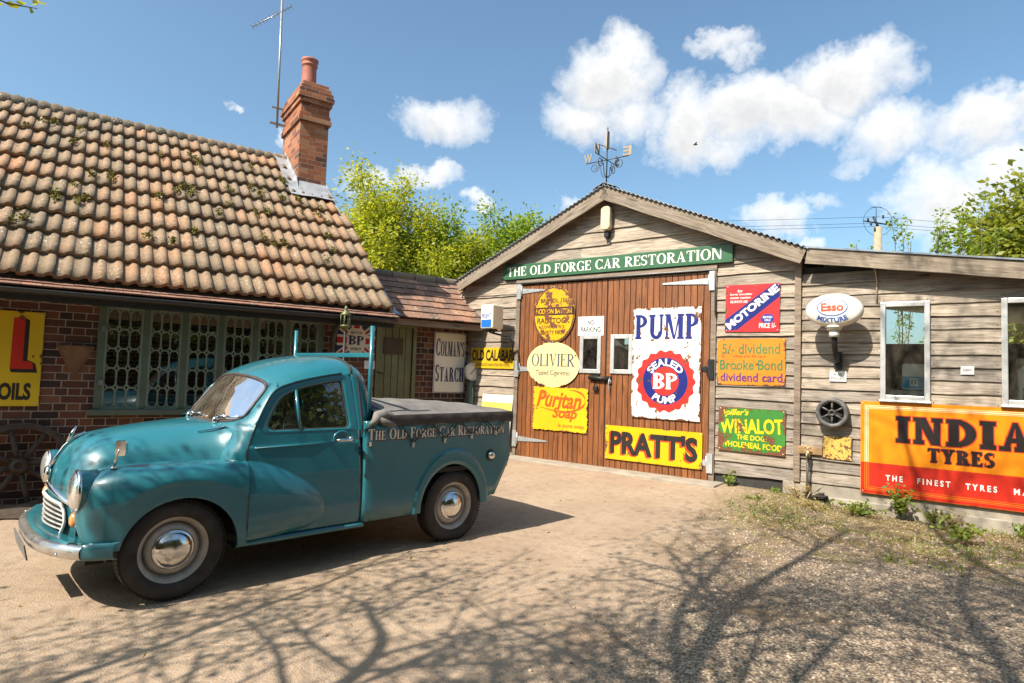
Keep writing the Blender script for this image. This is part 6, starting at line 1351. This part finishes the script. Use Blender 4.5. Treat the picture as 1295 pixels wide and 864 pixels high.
mb = MB(); mb.tube([(0, .02, 0), (0, .02, 1.06)], .045, 12); mb.build('post', M['green_frame'], t); mb = MB(); mb.lathe([(.115, -.03), (.13, -.02), (.132, .02), (.122, .03), (.112, .024)], 32, '-Y', (0, 0, 1.168), caps=False); mb.build('case', M['galv'], t)
mb = MB(); mb.lathe([(.118, .014), (.0, .016)], 32, '-Y', (0, 0, 1.168), caps=False); dl_ = mb.build('dial', simple('dial_white', (.74, .73, .68), .4), t); mb = MB()
for k in range(11):
    a = radians(225 - 27 * k); mb.tube([(.085 * cos(a), -.018, 1.168 + .085 * sin(a)), (.102 * cos(a), -.018, 1.168 + .102 * sin(a))], .003, 4)
mb.tube([(-.04, -.02, 1.128), (.055, -.02, 1.23)], .004, 5); mb.build('needle', bk_, dl_)
t = thing('window_notice', 'white notice with red marks inside the last pane of the cottage window', 'notice', on_cot(2.56, 1.83, -.10), A_C); mb = MB(); mb.box(-.05, 0, -.19, .05, .006, .19); mb.build('plate', kn, t); mb = MB()
for z in (.10, -.02, -.13): mb.box(-.035, -.004, z, .035, -.001, z + .07)
mb.build('red_marks', simple('notice_red', (.4, .05, .04), .5), t)
# ------------------------------------------------------------------ roof and sky
t = thing('tv_aerial', 'thin grey television aerial mast strapped to the chimney', 'aerial', on_cot(2.86, 5.55, -3.05), A_C)
am = simple('aerial_grey', (.30, .30, .31), .45, .6); mb = MB(); mb.tube([(0, 0, -.05), (-.03, 0, 2.25)], .019, 8); mb.box(-.12, -.01, .0, .12, .03, .03); mb.box(-.1, -.01, .28, .1, .03, .30); mb.build('mast', am, t)
mb = MB(); mb.tube([(-.45, .15, 1.62), (.12, -.05, 2.10)], .010, 6)
for u in np.linspace(0, 1, 12): c_ = Vector((-.45, .15, 1.62)).lerp(Vector((.12, -.05, 2.10)), u); mb.tube([c_ + Vector((-.05, -.10, -.02)), c_ + Vector((.05, .10, .02))], .004, 5)
mb.build('yagi', am, t)


# painted lettering on the near bed side
sgt = serif('THE OLD FORGE CAR RESTORATION', .17, .06, .055, .05, .86, .07, small=.82)
for nm, mt, dx, dz, yy in (('lettering', 'maroon', .008, -.010, -.7465), ('lettering', 'cream_letter', 0, 0, -.7478)):
    mb = MB(); put_text(mb, sgt, 1.29 + dx, .908 + dz, 2.712 + dx, .995 + dz, y=yy); mb.build(nm, M[mt], bed_n)

# ------------------------------------------------------------------ vegetation
def leafmesh(name, pts, size, mat, parent=None, seed=1, aspect=.55, droop=0., tint=None, fold=True):
    """many small leaf blades at the given points; each has its own size, turn and tone"""
    r = np.random.default_rng(seed); P = np.asarray(pts, float); n = len(P)
    a = r.normal(size=(n, 3)); a[:, 2] = a[:, 2] * .6 - droop; a /= np.linalg.norm(a, axis=1, keepdims=True)
    b = r.normal(size=(n, 3)); b -= a * (a * b).sum(1, keepdims=True); b /= np.linalg.norm(b, axis=1, keepdims=True); c = np.cross(a, b)
    L = size * r.uniform(.6, 1.35, (n, 1)); Wd = L * aspect * r.uniform(.8, 1.2, (n, 1))
    v = np.stack([P, P + a * L * .5 + b * Wd * .5 + c * Wd * .12, P + a * L, P + a * L * .5 - b * Wd * .5 + c * Wd * .12], 1).reshape(-1, 3)
    me = bpy.data.meshes.new(name); me.vertices.add(4 * n); me.vertices.foreach_set('co', v.astype(np.float32).ravel())
    me.loops.add(4 * n); me.loops.foreach_set('vertex_index', np.arange(4 * n, dtype=np.int32)); me.polygons.add(n); me.polygons.foreach_set('loop_start', np.arange(0, 4 * n, 4, dtype=np.int32))
    me.update(); me.materials.append(mat); at = me.attributes.new('tint', 'FLOAT_COLOR', 'CORNER'); t = np.ones((n, 4), np.float32); t[:, :3] = r.random((n, 3))
    if tint is not None: t[:, 0] = np.clip(tint + r.normal(0, .22, n), 0, 1)
    at.data.foreach_set('color', np.repeat(t, 4, 0).ravel()); me.validate(); return link(name, me, parent)
class Grow:
    def __init__(s, seed, keep=None): s.r = random.Random(seed); s.mb = MB(); s.tips = []; s.keep = keep
    def branch(s, p, d, L, rad, depth, spread=.6, up=.12, kids=(2, 4), wob=.18, minr=.004, seg=6, leafy=2, ratio=(.55, .8)):
        r = s.r; P = [p.copy()]; R = [rad]; d = d.normalized(); n = seg
        for i in range(n):
            d = (d + Vector((r.gauss(0, wob), r.gauss(0, wob), r.gauss(0, wob) + up)) * .45).normalized(); q_ = p + d * L / n
            if s.keep and not s.keep(q_): break
            p = q_; P.append(p.copy()); R.append(max(minr, rad * (1 - .55 * (i + 1) / n)))
            if depth <= leafy: s.tips.append((p.copy(), d.copy(), depth))
        if len(P) < 2: return
        n = len(P) - 1; s.mb.tube(P, R, 7 if rad > .05 else (5 if rad > .015 else 4), cap=False)
        if depth <= 0: return
        for k in range(r.randint(*kids)):
            i = r.randint(max(1, min(n, n // 3)), n); q = P[i]; dd = (P[i] - P[i - 1]).normalized(); side = Vector((r.gauss(0, 1), r.gauss(0, 1), r.gauss(0, .6))); side -= dd * side.dot(dd); side.normalize()
            s.branch(q, dd * (1 - spread * .5) + side * spread, L * r.uniform(*ratio), R[i] * .72, depth - 1, spread, up, kids, wob, minr, max(3, seg - 1), leafy, ratio)
def around(tips, per, sp, seed, rng=(0, 9)):
    r = np.random.default_rng(seed); base = np.array([tuple(t[0]) for t in tips if rng[0] <= t[2] <= rng[1]])
    q = np.repeat(base, per, 0); return q + r.normal(0, sp, q.shape)
def tree(name, label, loc, seed, trunk_dirs, L, rad, depth, leaf, lsize, per, sp, group=None, cat='tree', **kw):
    t = thing(name, label, cat, loc, 0, group); g = Grow(seed)
    for (o, d) in trunk_dirs: g.branch(Vector(o), Vector(d), L * g.r.uniform(.85, 1.1), rad, depth, **kw)
    g.mb.build('trunk', M['bark'], t)
    pts = around(g.tips, per, sp, seed); leafmesh('crown', pts, lsize, M[leaf], t, seed, droop=.15); return t, g
rr = random.Random(5)
def multistem(n, rad, lean): return [((rr.gauss(0, rad), rr.gauss(0, rad), 0), (rr.gauss(0, lean), rr.gauss(0, lean), 1)) for _ in range(n)]
K1 = dict(spread=.45, up=.22, kids=(5, 7), wob=.14, leafy=2, ratio=(.26, .42))
GT = 'trees behind the outhouse'
tree('hazel_tree', 'bright yellow green leafy tree right behind the chimney', (-5.25, 18.4, 0), 11, multistem(8, .5, .10), 4.35, .05, 2, 'leaf_spring', .105, 48, .2, GT, **K1)
tree('hazel_tree', 'tallest bright green tree with a thin sprig standing above its crown', (-4.0, 17.8, 0), 12, multistem(9, .55, .09), 4.65, .05, 2, 'leaf_spring', .105, 48, .19, GT, **K1)
tall_ = [o for o in COL.objects if o.get('label', '').startswith('tallest bright')][0]
mb = MB(); mb.tube([(-.3, -.4, 4.6), (-.45, -.5, 6.0), (-.5, -.5, 6.9), (-.47, -.5, 7.45)], [.03, .02, .012, .005], 6)
for z, d in ((6.3, .3), (6.6, -.3), (6.9, .22), (7.1, -.15)): mb.tube([(-.48, -.5, z), (-.48 + d, -.45, z + .25)], [.008, .004], 4)
sp_ = mb.build('sprig', M['bark'], tall_); lp = []
for z in np.linspace(6.1, 7.5, 15): lp += [(-.48 + RNG.normal(0, .10), -.5 + RNG.normal(0, .08), z + RNG.normal(0, .06)) for _ in range(7)]
leafmesh('leaves', lp, .10, M['leaf_spring'], sp_, 77, droop=.15)
tree('hazel_tree', 'open yellow green tree with dark stems over the outhouse ridge', (-2.75, 18.2, 0), 13, multistem(9, .5, .11), 4.0, .05, 2, 'leaf_spring', .10, 36, .19, GT, **K1)
tree('ash_tree', 'thin greyish green tree between the two bright clumps', (-2.05, 17.5, 0), 14, multistem(4, .25, .05), 3.2, .04, 2, 'leaf_fresh', .10, 16, .16, GT, **K1)
tree('hazel_tree', 'fresh green bushy tree above the left slope of the workshop roof', (-1.0, 18.6, 0), 15, multistem(13, .6, .05), 4.3, .05, 2, 'leaf_fresh', .11, 38, .18, GT, **K1)
tree('oak_tree', 'big rounded oak tree above the right end of the lean-to roof', (25.2, 23.0, 0), 21, [((0, 0, 0), (0, 0, 1))], 5.8, .4, 4, 'leaf_oak', .27, 75, .5, spread=1.0, up=.05, kids=(5, 6), wob=.2, leafy=2, ratio=(.62, .8))
sap = [(1068, 15.6), (1132, 15.9), (1152, 16.2), (1162, 15.8), (1172, 16), (1184, 16.4)]
for k, (X, Y, h, n) in enumerate([(9.30, 16.6, 5.05, 5), (10.62, 16.5, 5.75, 3), (11.15, 16.4, 5.65, 3), (11.45, 16.1, 5.9, 3), (11.9, 16.3, 5.45, 4), (12.5, 16.0, 5.6, 3)]):
    lab = ['low leafy sapling tip left of the power pole', 'sapling tip nearest the right of the power pole', 'short pale sapling tip second from the power pole', 'tallest thin sapling tip above the lean-to roof', 'broad pale sapling tip beside the tallest one', 'sapling tip closest to the big oak'][k]
    tree('sapling', lab, (X, Y, 0), 40 + k, [((rr.gauss(0, .08), rr.gauss(0, .08), 0), (rr.gauss(0, .02), rr.gauss(0, .02), 1)) for _ in range(n)], h, .02, 1, 'leaf_fresh', .10, 3, .05, 'saplings behind the lean-to', spread=.3, up=.3, kids=(5, 7), wob=.06, leafy=1, ratio=(.08, .14), seg=12)
# the half-leafed trees by the yard whose branches throw their shadows over drive, truck and gravel
SHK = dict(spread=.8, up=.05, kids=(3, 5), wob=.2, leafy=1, ratio=(.5, .72), minr=.005, seg=6)
def yardtree(lab, loc, seed, limbs, per, sp=.10, sz=.062, sub=1.25, dens=3.1):
    """limbs: paths in world metres starting at the trunk fork, each with its thickness"""
    t = thing('yard_tree', lab, 'tree', loc); o = Vector(loc); g = Grow(seed, lambda q: (q + o).y < .2 or (q + o).z - EYE > .85 * (q + o).y + .5)   # branches that would reach into the camera's view are left out
    f = Vector(limbs[0][0][0]) - o
    g.mb.tube([(0, 0, -.2), (0, 0, .5), tuple(f * .5 + Vector((.05, 0, 0))), tuple(f)], [.27, .21, .18, .16], 12)
    for path, r0 in limbs:
        P = cr(np.array(path) - np.array(o), 5); n = len(P); R = np.linspace(r0, .02, n); g.mb.tube([tuple(p) for p in P], list(R), 8, cap=False)
        L = sum((Vector(P[i + 1]) - Vector(P[i])).length for i in range(n - 1))
        for k in range(int(L * dens)):
            i = g.r.randint(n // 4, n - 1); dd = (Vector(P[i]) - Vector(P[i - 1])).normalized(); sd = Vector((g.r.gauss(0, 1), g.r.gauss(0, 1), g.r.gauss(0, .5))); sd -= dd * sd.dot(dd); sd.normalize()
            g.branch(Vector(P[i]), dd * .55 + sd * .8, sub * g.r.uniform(.6, 1.1), max(.012, R[i] * .5), 2, **SHK)
    g.mb.build('trunk', M['bark'], t); pts = around(g.tips, per, sp, seed); leafmesh('crown', pts, sz, M['leaf_fresh'], t, seed, droop=.3); return t, g
yardtree('half-leafed tree beside the yard left of the camera', (-3.9, -1.3, 0), 31, [([(-3.8, -1.1, 2.9), (-3.4, -.1, 3.7), (-3.2, .7, 4.1), (-3.5, 1.2, 4.3)], .07), ([(-3.8, -1.1, 2.9), (-4.5, -.5, 4.1), (-4.9, -.1, 4.9)], .06), ([(-3.8, -1.1, 2.9), (-3.0, -1.2, 4.2), (-2.3, -.6, 5.2), (-1.6, .2, 6.0)], .06), ([(-3.8, -1.1, 2.9), (-4.1, -2.0, 4.4), (-4.3, -2.4, 6)], .06), ([(-3.8, -1.1, 2.9), (-4.3, -.3, 3.6), (-4.6, .2, 4.1), (-4.5, .6, 4.5)], .06), ([(-3.8, -1.1, 2.9), (-3.0, -.9, 3.4), (-2.6, -.2, 3.8), (-2.7, .6, 4.3)], .05)], 1)
yardtree('spreading half-leafed tree close behind the camera', (-1.9, -1.6, 0), 32, [([(-1.85, -1.4, 2.9), (-1.65, -.2, 3.7), (-1.6, .6, 4.0), (-1.2, 1.5, 4.5), (-.7, 2.2, 5.5), (-.5, 2.6, 6.6)], .08), ([(-1.85, -1.4, 2.9), (-1.0, -.8, 4.0), (-.4, .2, 4.6), (.0, 1.3, 5.2), (.5, 2.0, 6.2)], .07), ([(-1.85, -1.4, 2.9), (-2.1, -.6, 4.4), (-2.4, .5, 5.6), (-2.3, 1.3, 7.0)], .06), ([(-1.85, -1.4, 2.9), (-1.4, -1.8, 4.5), (-.6, -1.6, 6.0), (.2, -.8, 7.2)], .06)], 1)
yardtree('tall half-leafed tree behind the camera on the right', (.9, -2.4, 0), 33, [([(.9, -2.2, 3.2), (.9, -1.0, 4.3), (.7, .0, 4.9), (.9, 1.0, 5.6), (1.2, 1.8, 6.6)], .08), ([(.9, -2.2, 3.2), (1.7, -1.6, 4.4), (2.2, -.6, 5.2), (2.4, .3, 6.2)], .07), ([(.9, -2.2, 3.2), (.2, -1.6, 4.8), (-.1, -.2, 6.2), (-.4, 1.2, 7.4), (-.1, 2.6, 8.4), (.3, 3.4, 9.2)], .07)], 1)
# a twig of the left tree that hangs into the top corner
t = thing('twig', 'bare twig with a few young leaves in the top left corner', 'twig', (-2.75, 2.95, 3.25)); mb = MB()
mb.tube([(-1.6, -2.2, 1.0), (-.9, -1.2, .55), (-.4, -.5, .2), (0, 0, .02), (.12, .09, .0), (.22, .15, .015)], [.02, .014, .009, .005, .004, .002], 6); mb.tube([(-.4, -.5, .2), (-.2, -.1, .0), (.02, .04, -.115)], [.007, .004, .002], 5); mb.build('stem', M['bark'], t)
leafmesh('leaves', np.array([(.15, .1, .02)] * 5 + [(.2, .14, .03)] * 5 + [(.02, .04, -.11)] * 6 + [(-.02, -.01, .03)] * 3 + [(.08, .06, .0)] * 2) + RNG.normal(0, .015, (21, 3)), .055, M['leaf_spring'], t, 3)
# clipped hedge and tall trees across the lane behind the camera (seen in the windows and in the paint)
hb = MB(); H0 = Vector((-9.5, -10.8, 0)); H1 = Vector((13.5, 1.5, 0)); hd_ = (H1 - H0).normalized(); hn = Vector((hd_.y, -hd_.x, 0))
hg = thing('hedge', 'long clipped green hedge across the lane', 'hedge', H0, atan2(hd_.y, hd_.x)); LH = (H1 - H0).length
hb.box(0, -.9, 0, LH, .45, 2.15); hb.build('stems', M['dark_inside'], hg)
q = RNG.random((19000, 3)); face = RNG.integers(0, 4, 19000); pts = np.stack([q[:, 0] * LH, np.where(face < 3, .52 + q[:, 1] * .12, -.9 + q[:, 1] * 1.4), np.where(face < 3, q[:, 2] * 2.25, 2.2 + q[:, 2] * .15)], 1); pts[:, 2] += .08 * np.sin(pts[:, 0] * 3)
leafmesh('leaves', pts, .15, M['leaf_hedge'], hg, 9, aspect=.8)
def evergreen(lab, loc, rad, h, seed):
    """a dense tree with boughs down to the hedge"""
    t = thing('lane_tree', lab, 'tree', loc, 0, 'trees across the lane'); r = np.random.default_rng(seed); mb = MB(); mb.tube([(0, 0, 0), (0, 0, h * .9)], [.25, .05], 8); mb.build('trunk', M['bark'], t)
    f = lambda z, a: rad * (.35 + .65 * math.sin(pi * min(1, max(0, (1.02 - z) * .78))) ** .8) * (1 + .16 * sin(3 * a + seed + 5 * z) + .12 * sin(7 * a + 9 * z)) * (z < 1.0)
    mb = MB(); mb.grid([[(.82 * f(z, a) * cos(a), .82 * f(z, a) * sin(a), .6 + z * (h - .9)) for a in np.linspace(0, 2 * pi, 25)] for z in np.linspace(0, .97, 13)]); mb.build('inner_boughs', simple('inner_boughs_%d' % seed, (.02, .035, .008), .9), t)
    n = 5200; z = r.random(n); a = r.random(n) * 2 * pi; q = r.uniform(.84, 1.12, n); R = np.array([f(z[i], a[i]) for i in range(n)]) * q
    leafmesh('crown', np.stack([R * np.cos(a), R * np.sin(a), .6 + z * (h - .6)], 1), .28, M['leaf_hedge'], t, seed, aspect=.7)
for k, (X, Y, h) in enumerate([(-13, -8.5, 9), (-9.6, -10.2, 8.5), (-6.3, -11.6, 9.5), (-2.6, -12.5, 8.6), (1.2, -11.6, 9), (5.0, -9.6, 8.4), (8.8, -7.4, 9.2), (12.4, -5, 8.6), (15.8, -2.4, 9)]):
    evergreen('dense dark tree behind the hedge, %s of nine' % ['leftmost', 'second from the left', 'third from the left', 'fourth from the left', 'in the middle', 'fourth from the right', 'third from the right', 'second from the right', 'rightmost'][k], (X, Y, 0), 2.5, h, 60 + k)
# weeds and grass along the foot of the workshop
def weed(name, label, cat, p, h, w_, n, mat, size, seed, stalks=6):
    t = thing(name, label, cat, p); r = random.Random(seed); mb = MB(); pts = []
    for k in range(stalks):
        a = r.uniform(0, 2 * pi); e_ = Vector((cos(a) * w_ * r.uniform(.2, 1), sin(a) * w_ * r.uniform(.2, 1), h * r.uniform(.5, 1))); P = [Vector((0, 0, 0)), e_ * .5 + Vector((0, 0, h * .1)), e_]; mb.tube(P, [.004, .003, .0015], 4)
        for u in np.linspace(.25, 1, max(2, n // stalks)): q = P[0].lerp(P[1], u * 2) if u < .5 else P[1].lerp(P[2], u * 2 - 1); pts.append((q.x + r.gauss(0, .018), q.y + r.gauss(0, .018), q.z + r.gauss(0, .012)))
    mb.build('stem', M['straw'] if mat == 'straw' else M['leaf_weed'], t); leafmesh('leaves', pts, size, M[mat], t, seed, aspect=.6 if mat != 'straw' else .08); return t
wd = lambda s_, o, z=-.02: on_shed(s_, z, o)
GW = 'weeds along the workshop wall'
weed('weed', 'upright green weed at the foot of the black plinth board', 'weed', wd(3.72, .14), .26, .09, 60, 'leaf_weed', .055, 1, 7)
weed('weed', 'small green weed on the drive in front of the concrete corner', 'weed', wd(4.22, .75), .07, .14, 30, 'leaf_weed', .05, 2, 8)
weed('weed', 'tiny pale weed beside the concrete corner', 'weed', wd(4.30, .12), .12, .10, 30, 'leaf_weed', .04, 3, 6)
weed('dry_grass', 'straw coloured grass tuft at the concrete corner post', 'grass tuft', wd(4.58, .16), .17, .22, 90, 'straw', .14, 4, 16)
weed('dry_grass', 'orange dry grass tuft on the soil before the hose', 'grass tuft', wd(4.85, .62), .08, .34, 80, 'straw', .12, 5, 16)
weed('weed', 'bushy green weed with tall stems under the tyre sign', 'weed', wd(5.72, .22, -.08), .38, .20, 190, 'leaf_weed', .055, 6, 18)
weed('weed', 'low spreading weed left of the tall bushy weed', 'weed', wd(5.36, .42, -.08), .16, .36, 200, 'leaf_weed', .05, 7, 20)
weed('weed', 'low brownish weed right of the tall bushy weed', 'weed', wd(6.05, .3, -.08), .17, .26, 120, 'leaf_weed', .05, 8, 14)
weed('dry_grass', 'brown dry grass tuft under the tyre sign', 'grass tuft', wd(6.2, .2, -.09), .15, .18, 60, 'straw', .12, 9, 12)
weed('weed', 'small weed under the right end of the tyre sign', 'weed', wd(6.86, .2, -.1), .16, .18, 60, 'leaf_weed', .05, 10, 9)
weed('weed', 'grassy green weed on the gravel before the tyre sign', 'weed', wd(6.3, .95, -.08), .14, .30, 120, 'leaf_weed', .06, 11, 14)
weed('weed', 'weed clump at the right edge of the gravel', 'weed', wd(6.9, .55, -.1), .18, .25, 90, 'leaf_weed', .05, 12, 10)
weed('weed', 'sprig of green leaves under the cartwheel', 'weed', on_cot(.32, 0, .3), .09, .12, 40, 'leaf_weed', .05, 13, 8)
# loose stones, and thin grass and moss on the gravelled corner
r = np.random.default_rng(4)
def scatter(n):
    """points in the gravelled corner of the yard"""
    x = r.uniform(-.2, 6.5, n * 4); y = r.uniform(2.2, 8.5, n * 4)
    k = (x - .2) * .875 - (y - 2.9) * .485 + r.normal(0, .22, n * 4) > .05
    out = (np.stack([x, y], 1) - np.array([S0.x, S0.y])) @ np.array([-SY.x, -SY.y]); return np.stack([x, y], 1)[k & (out > .12)][:n]
def ground_z(x, y): return zg(x, y)
def pebbles(P, smin, smax, name, mat):
    n = len(P); ico = np.array([(0, 0, 1), (.9, 0, .35), (.28, .86, .4), (-.73, .53, .3), (-.73, -.53, .42), (.28, -.86, .33), (.7, .5, -.4), (-.28, .85, -.4), (-.9, 0, -.4), (-.28, -.85, -.4), (.7, -.5, -.4)])
    F = [(0, 1, 2), (0, 2, 3), (0, 3, 4), (0, 4, 5), (0, 5, 1), (1, 6, 2), (2, 7, 3), (3, 8, 4), (4, 9, 5), (5, 10, 1), (2, 6, 7), (3, 7, 8), (4, 8, 9), (5, 9, 10), (1, 10, 6)]
    sz = smin * (smax / smin) ** r.random((n, 1, 1)) ** 1.0; a = r.uniform(0, 2 * pi, n); V = ico[None] * r.uniform(.75, 1.25, (n, 11, 3)) * sz * np.array([1.15, .9, .6])
    c, s_ = np.cos(a)[:, None], np.sin(a)[:, None]; X = V[..., 0] * c - V[..., 1] * s_; Y = V[..., 0] * s_ + V[..., 1] * c
    z0 = np.array([ground_z(*p) for p in P]); V = np.stack([X + P[:, :1], Y + P[:, 1:2], V[..., 2] + z0[:, None] + sz[:, :, 0] * .2], -1).reshape(-1, 3)
    Fa = (np.array(F)[None] + 11 * np.arange(n)[:, None, None]).reshape(-1, 3); me = bpy.data.meshes.new(name); me.vertices.add(len(V)); me.vertices.foreach_set('co', V.astype(np.float32).ravel())
    me.loops.add(Fa.size); me.loops.foreach_set('vertex_index', Fa.astype(np.int32).ravel()); me.polygons.add(len(Fa)); me.polygons.foreach_set('loop_start', np.arange(0, Fa.size, 3, dtype=np.int32)); me.update(); me.materials.append(mat)
    at = me.attributes.new('tint', 'FLOAT_COLOR', 'CORNER'); t = np.ones((n, 4), np.float32); t[:, :3] = r.random((n, 3)); at.data.foreach_set('color', np.repeat(t, 45, 0).ravel()); me.validate()
    return tag(link(name, me), kind='stuff')
pm_, t_ = newmat('stones'); tr_ = t_.sep(t_.attr('tint')[1])[0]; t_.bsdf(t_.ramp(tr_, [(0, (.14, .105, .08)), (.35, (.29, .23, .17)), (.7, (.37, .295, .215)), (1, (.46, .385, .30))]), .85)
pebbles(scatter(15000), .004, .013, 'gravel', pm_)
P2 = np.stack([r.uniform(-4, 3, 700), r.uniform(2.3, 8.5, 700)], 1); pebbles(P2, .002, .007, 'loose_grit', pm_)
P3 = scatter(9000); d3 = (P3 - np.array([S0.x, S0.y])) @ np.array([-SY.x, -SY.y]); nz = np.sin(P3[:, 0] * 2.3 + 1) * np.sin(P3[:, 1] * 2.9) + .4 * np.sin(P3[:, 0] * 7 + P3[:, 1] * 5); P3 = P3[(d3 < 2.6) & (nz > -.1)][:2600]
G = leafmesh('grass', np.stack([P3[:, 0], P3[:, 1], [ground_z(*p) for p in P3]], 1), .075, M['leaf_weed'], None, 6, aspect=.13, droop=-.9); tag(G, kind='stuff')
P4 = scatter(9000); d4 = (P4 - np.array([S0.x, S0.y])) @ np.array([-SY.x, -SY.y]); P4 = np.concatenate([P4[d4 < 2.4][:1900], np.stack([r.uniform(-3.5, 3, 130), r.uniform(2.6, 8.5, 130)], 1)]); G = leafmesh('dead_leaves', np.stack([P4[:, 0], P4[:, 1], [ground_z(*p) + .006 for p in P4]], 1), .035, M['straw'], None, 8, aspect=.4); tag(G, kind='stuff')
# power pole and wires
t = thing('power_pole', 'wooden power pole with a wire ring and insulators beyond the roof', 'power pole', (15.54, 26, 0)); mb = MB(); mb.tube([(0, 0, 0), (0, 0, 8.3)], [.20, .155], 12); mb.build('pole', simple('pole_wood', (.30, .25, .17), .85, var=.2), t)
mb = MB(); mb.tube([(.62 * cos(a) - .0, 0, 8.55 + .62 * sin(a)) for a in np.linspace(0, 2 * pi, 40, endpoint=False)], .009, 5, closed=True); mb.tube([(-.62, 0, 8.55), (.62, 0, 8.4)], .03, 6); mb.tube([(-.3, 0, 9.17), (.15, 0, 9.17)], .015, 5); mb.tube([(-.07, 0, 8.3), (-.07, 0, 9.17)], .015, 5); mb.tube([(-.2, 0, 8.75), (0, -.1, 8.2)], .05, 6); mb.build('bracket', M['black_iron'], t)
for x, z in ((-.45, 8.60), (-.32, 8.42), (-.15, 8.2), (.35, 8.5), (.48, 8.42), (.2, 8.75)): mb = MB(); mb.lathe([(.0, -.07), (.05, -.07), (.03, 0), (.05, .06), (0, .07)], 8, 'Z', (x, -.05, z)); mb.build('insulator', M['black_iron'], t)
for k, (zz, lab) in enumerate(((8.75, 'uppermost'), (8.48, 'middle'), (8.33, 'lowest'))):
    t = thing('overhead_wire', '%s of the three thin wires crossing the sky at the power pole' % lab, 'wire', (15.54, 26, zz)); mb = MB()
    mb.tube([(-60 + 60 * u, 9 * (1 - u), 1.2 * (1 - u) - 2.2 * 4 * u * (1 - u) * .35) for u in np.linspace(0, 1, 24)] + [(26 * u, 5 * u, .9 * u - .8 * u * (1 - u)) for u in np.linspace(.05, 1, 12)], .007, 4); mb.build('wire', M['black_iron'], t)
# a bird far up
t = thing('bird', 'tiny dark bird flying below the big middle cloud', 'bird', (7.33, 25, 11.25)); mb = MB(); mb.lathe([(.0, -.09), (.02, -.06), (.035, 0), (.025, .07), (0, .12)], 10, 'X', smooth=True)
mb.grid([[(-.03, 0, .02), (.0, .10, .06), (.02, .22, .03)], [(.05, 0, .02), (.05, .1, .055), (.03, .22, .03)]]); mb.grid([[(-.03, 0, .02), (.0, -.10, .06), (.02, -.22, .03)], [(.05, 0, .02), (.05, -.1, .055), (.03, -.22, .03)]]); mb.build('body', simple('bird_dark', (.04, .035, .03), .6), t)
# moss on the tiles
r2 = np.random.default_rng(12); mp = []
for k in range(60):
    t0_, y0_ = r2.uniform(-1.4, 3.3), r2.uniform(.0, 2.5)
    for j in range(int(r2.integers(30, 110))): mp.append((t0_ + r2.normal(0, .022), y0_ + r2.normal(0, .03)))
mp = np.array(mp); V = np.stack([mp[:, 0], mp[:, 1], 2.26 + RP * (mp[:, 1] + .3) + .05 + r2.random(len(mp)) * .035], 1)
mm_ = leafmesh('moss', V, .026, leaf_mat('moss', (.09, .08, .014), (.24, .21, .035), .1), cot, 14, aspect=.9); mm_['kind'] = 'stuff'
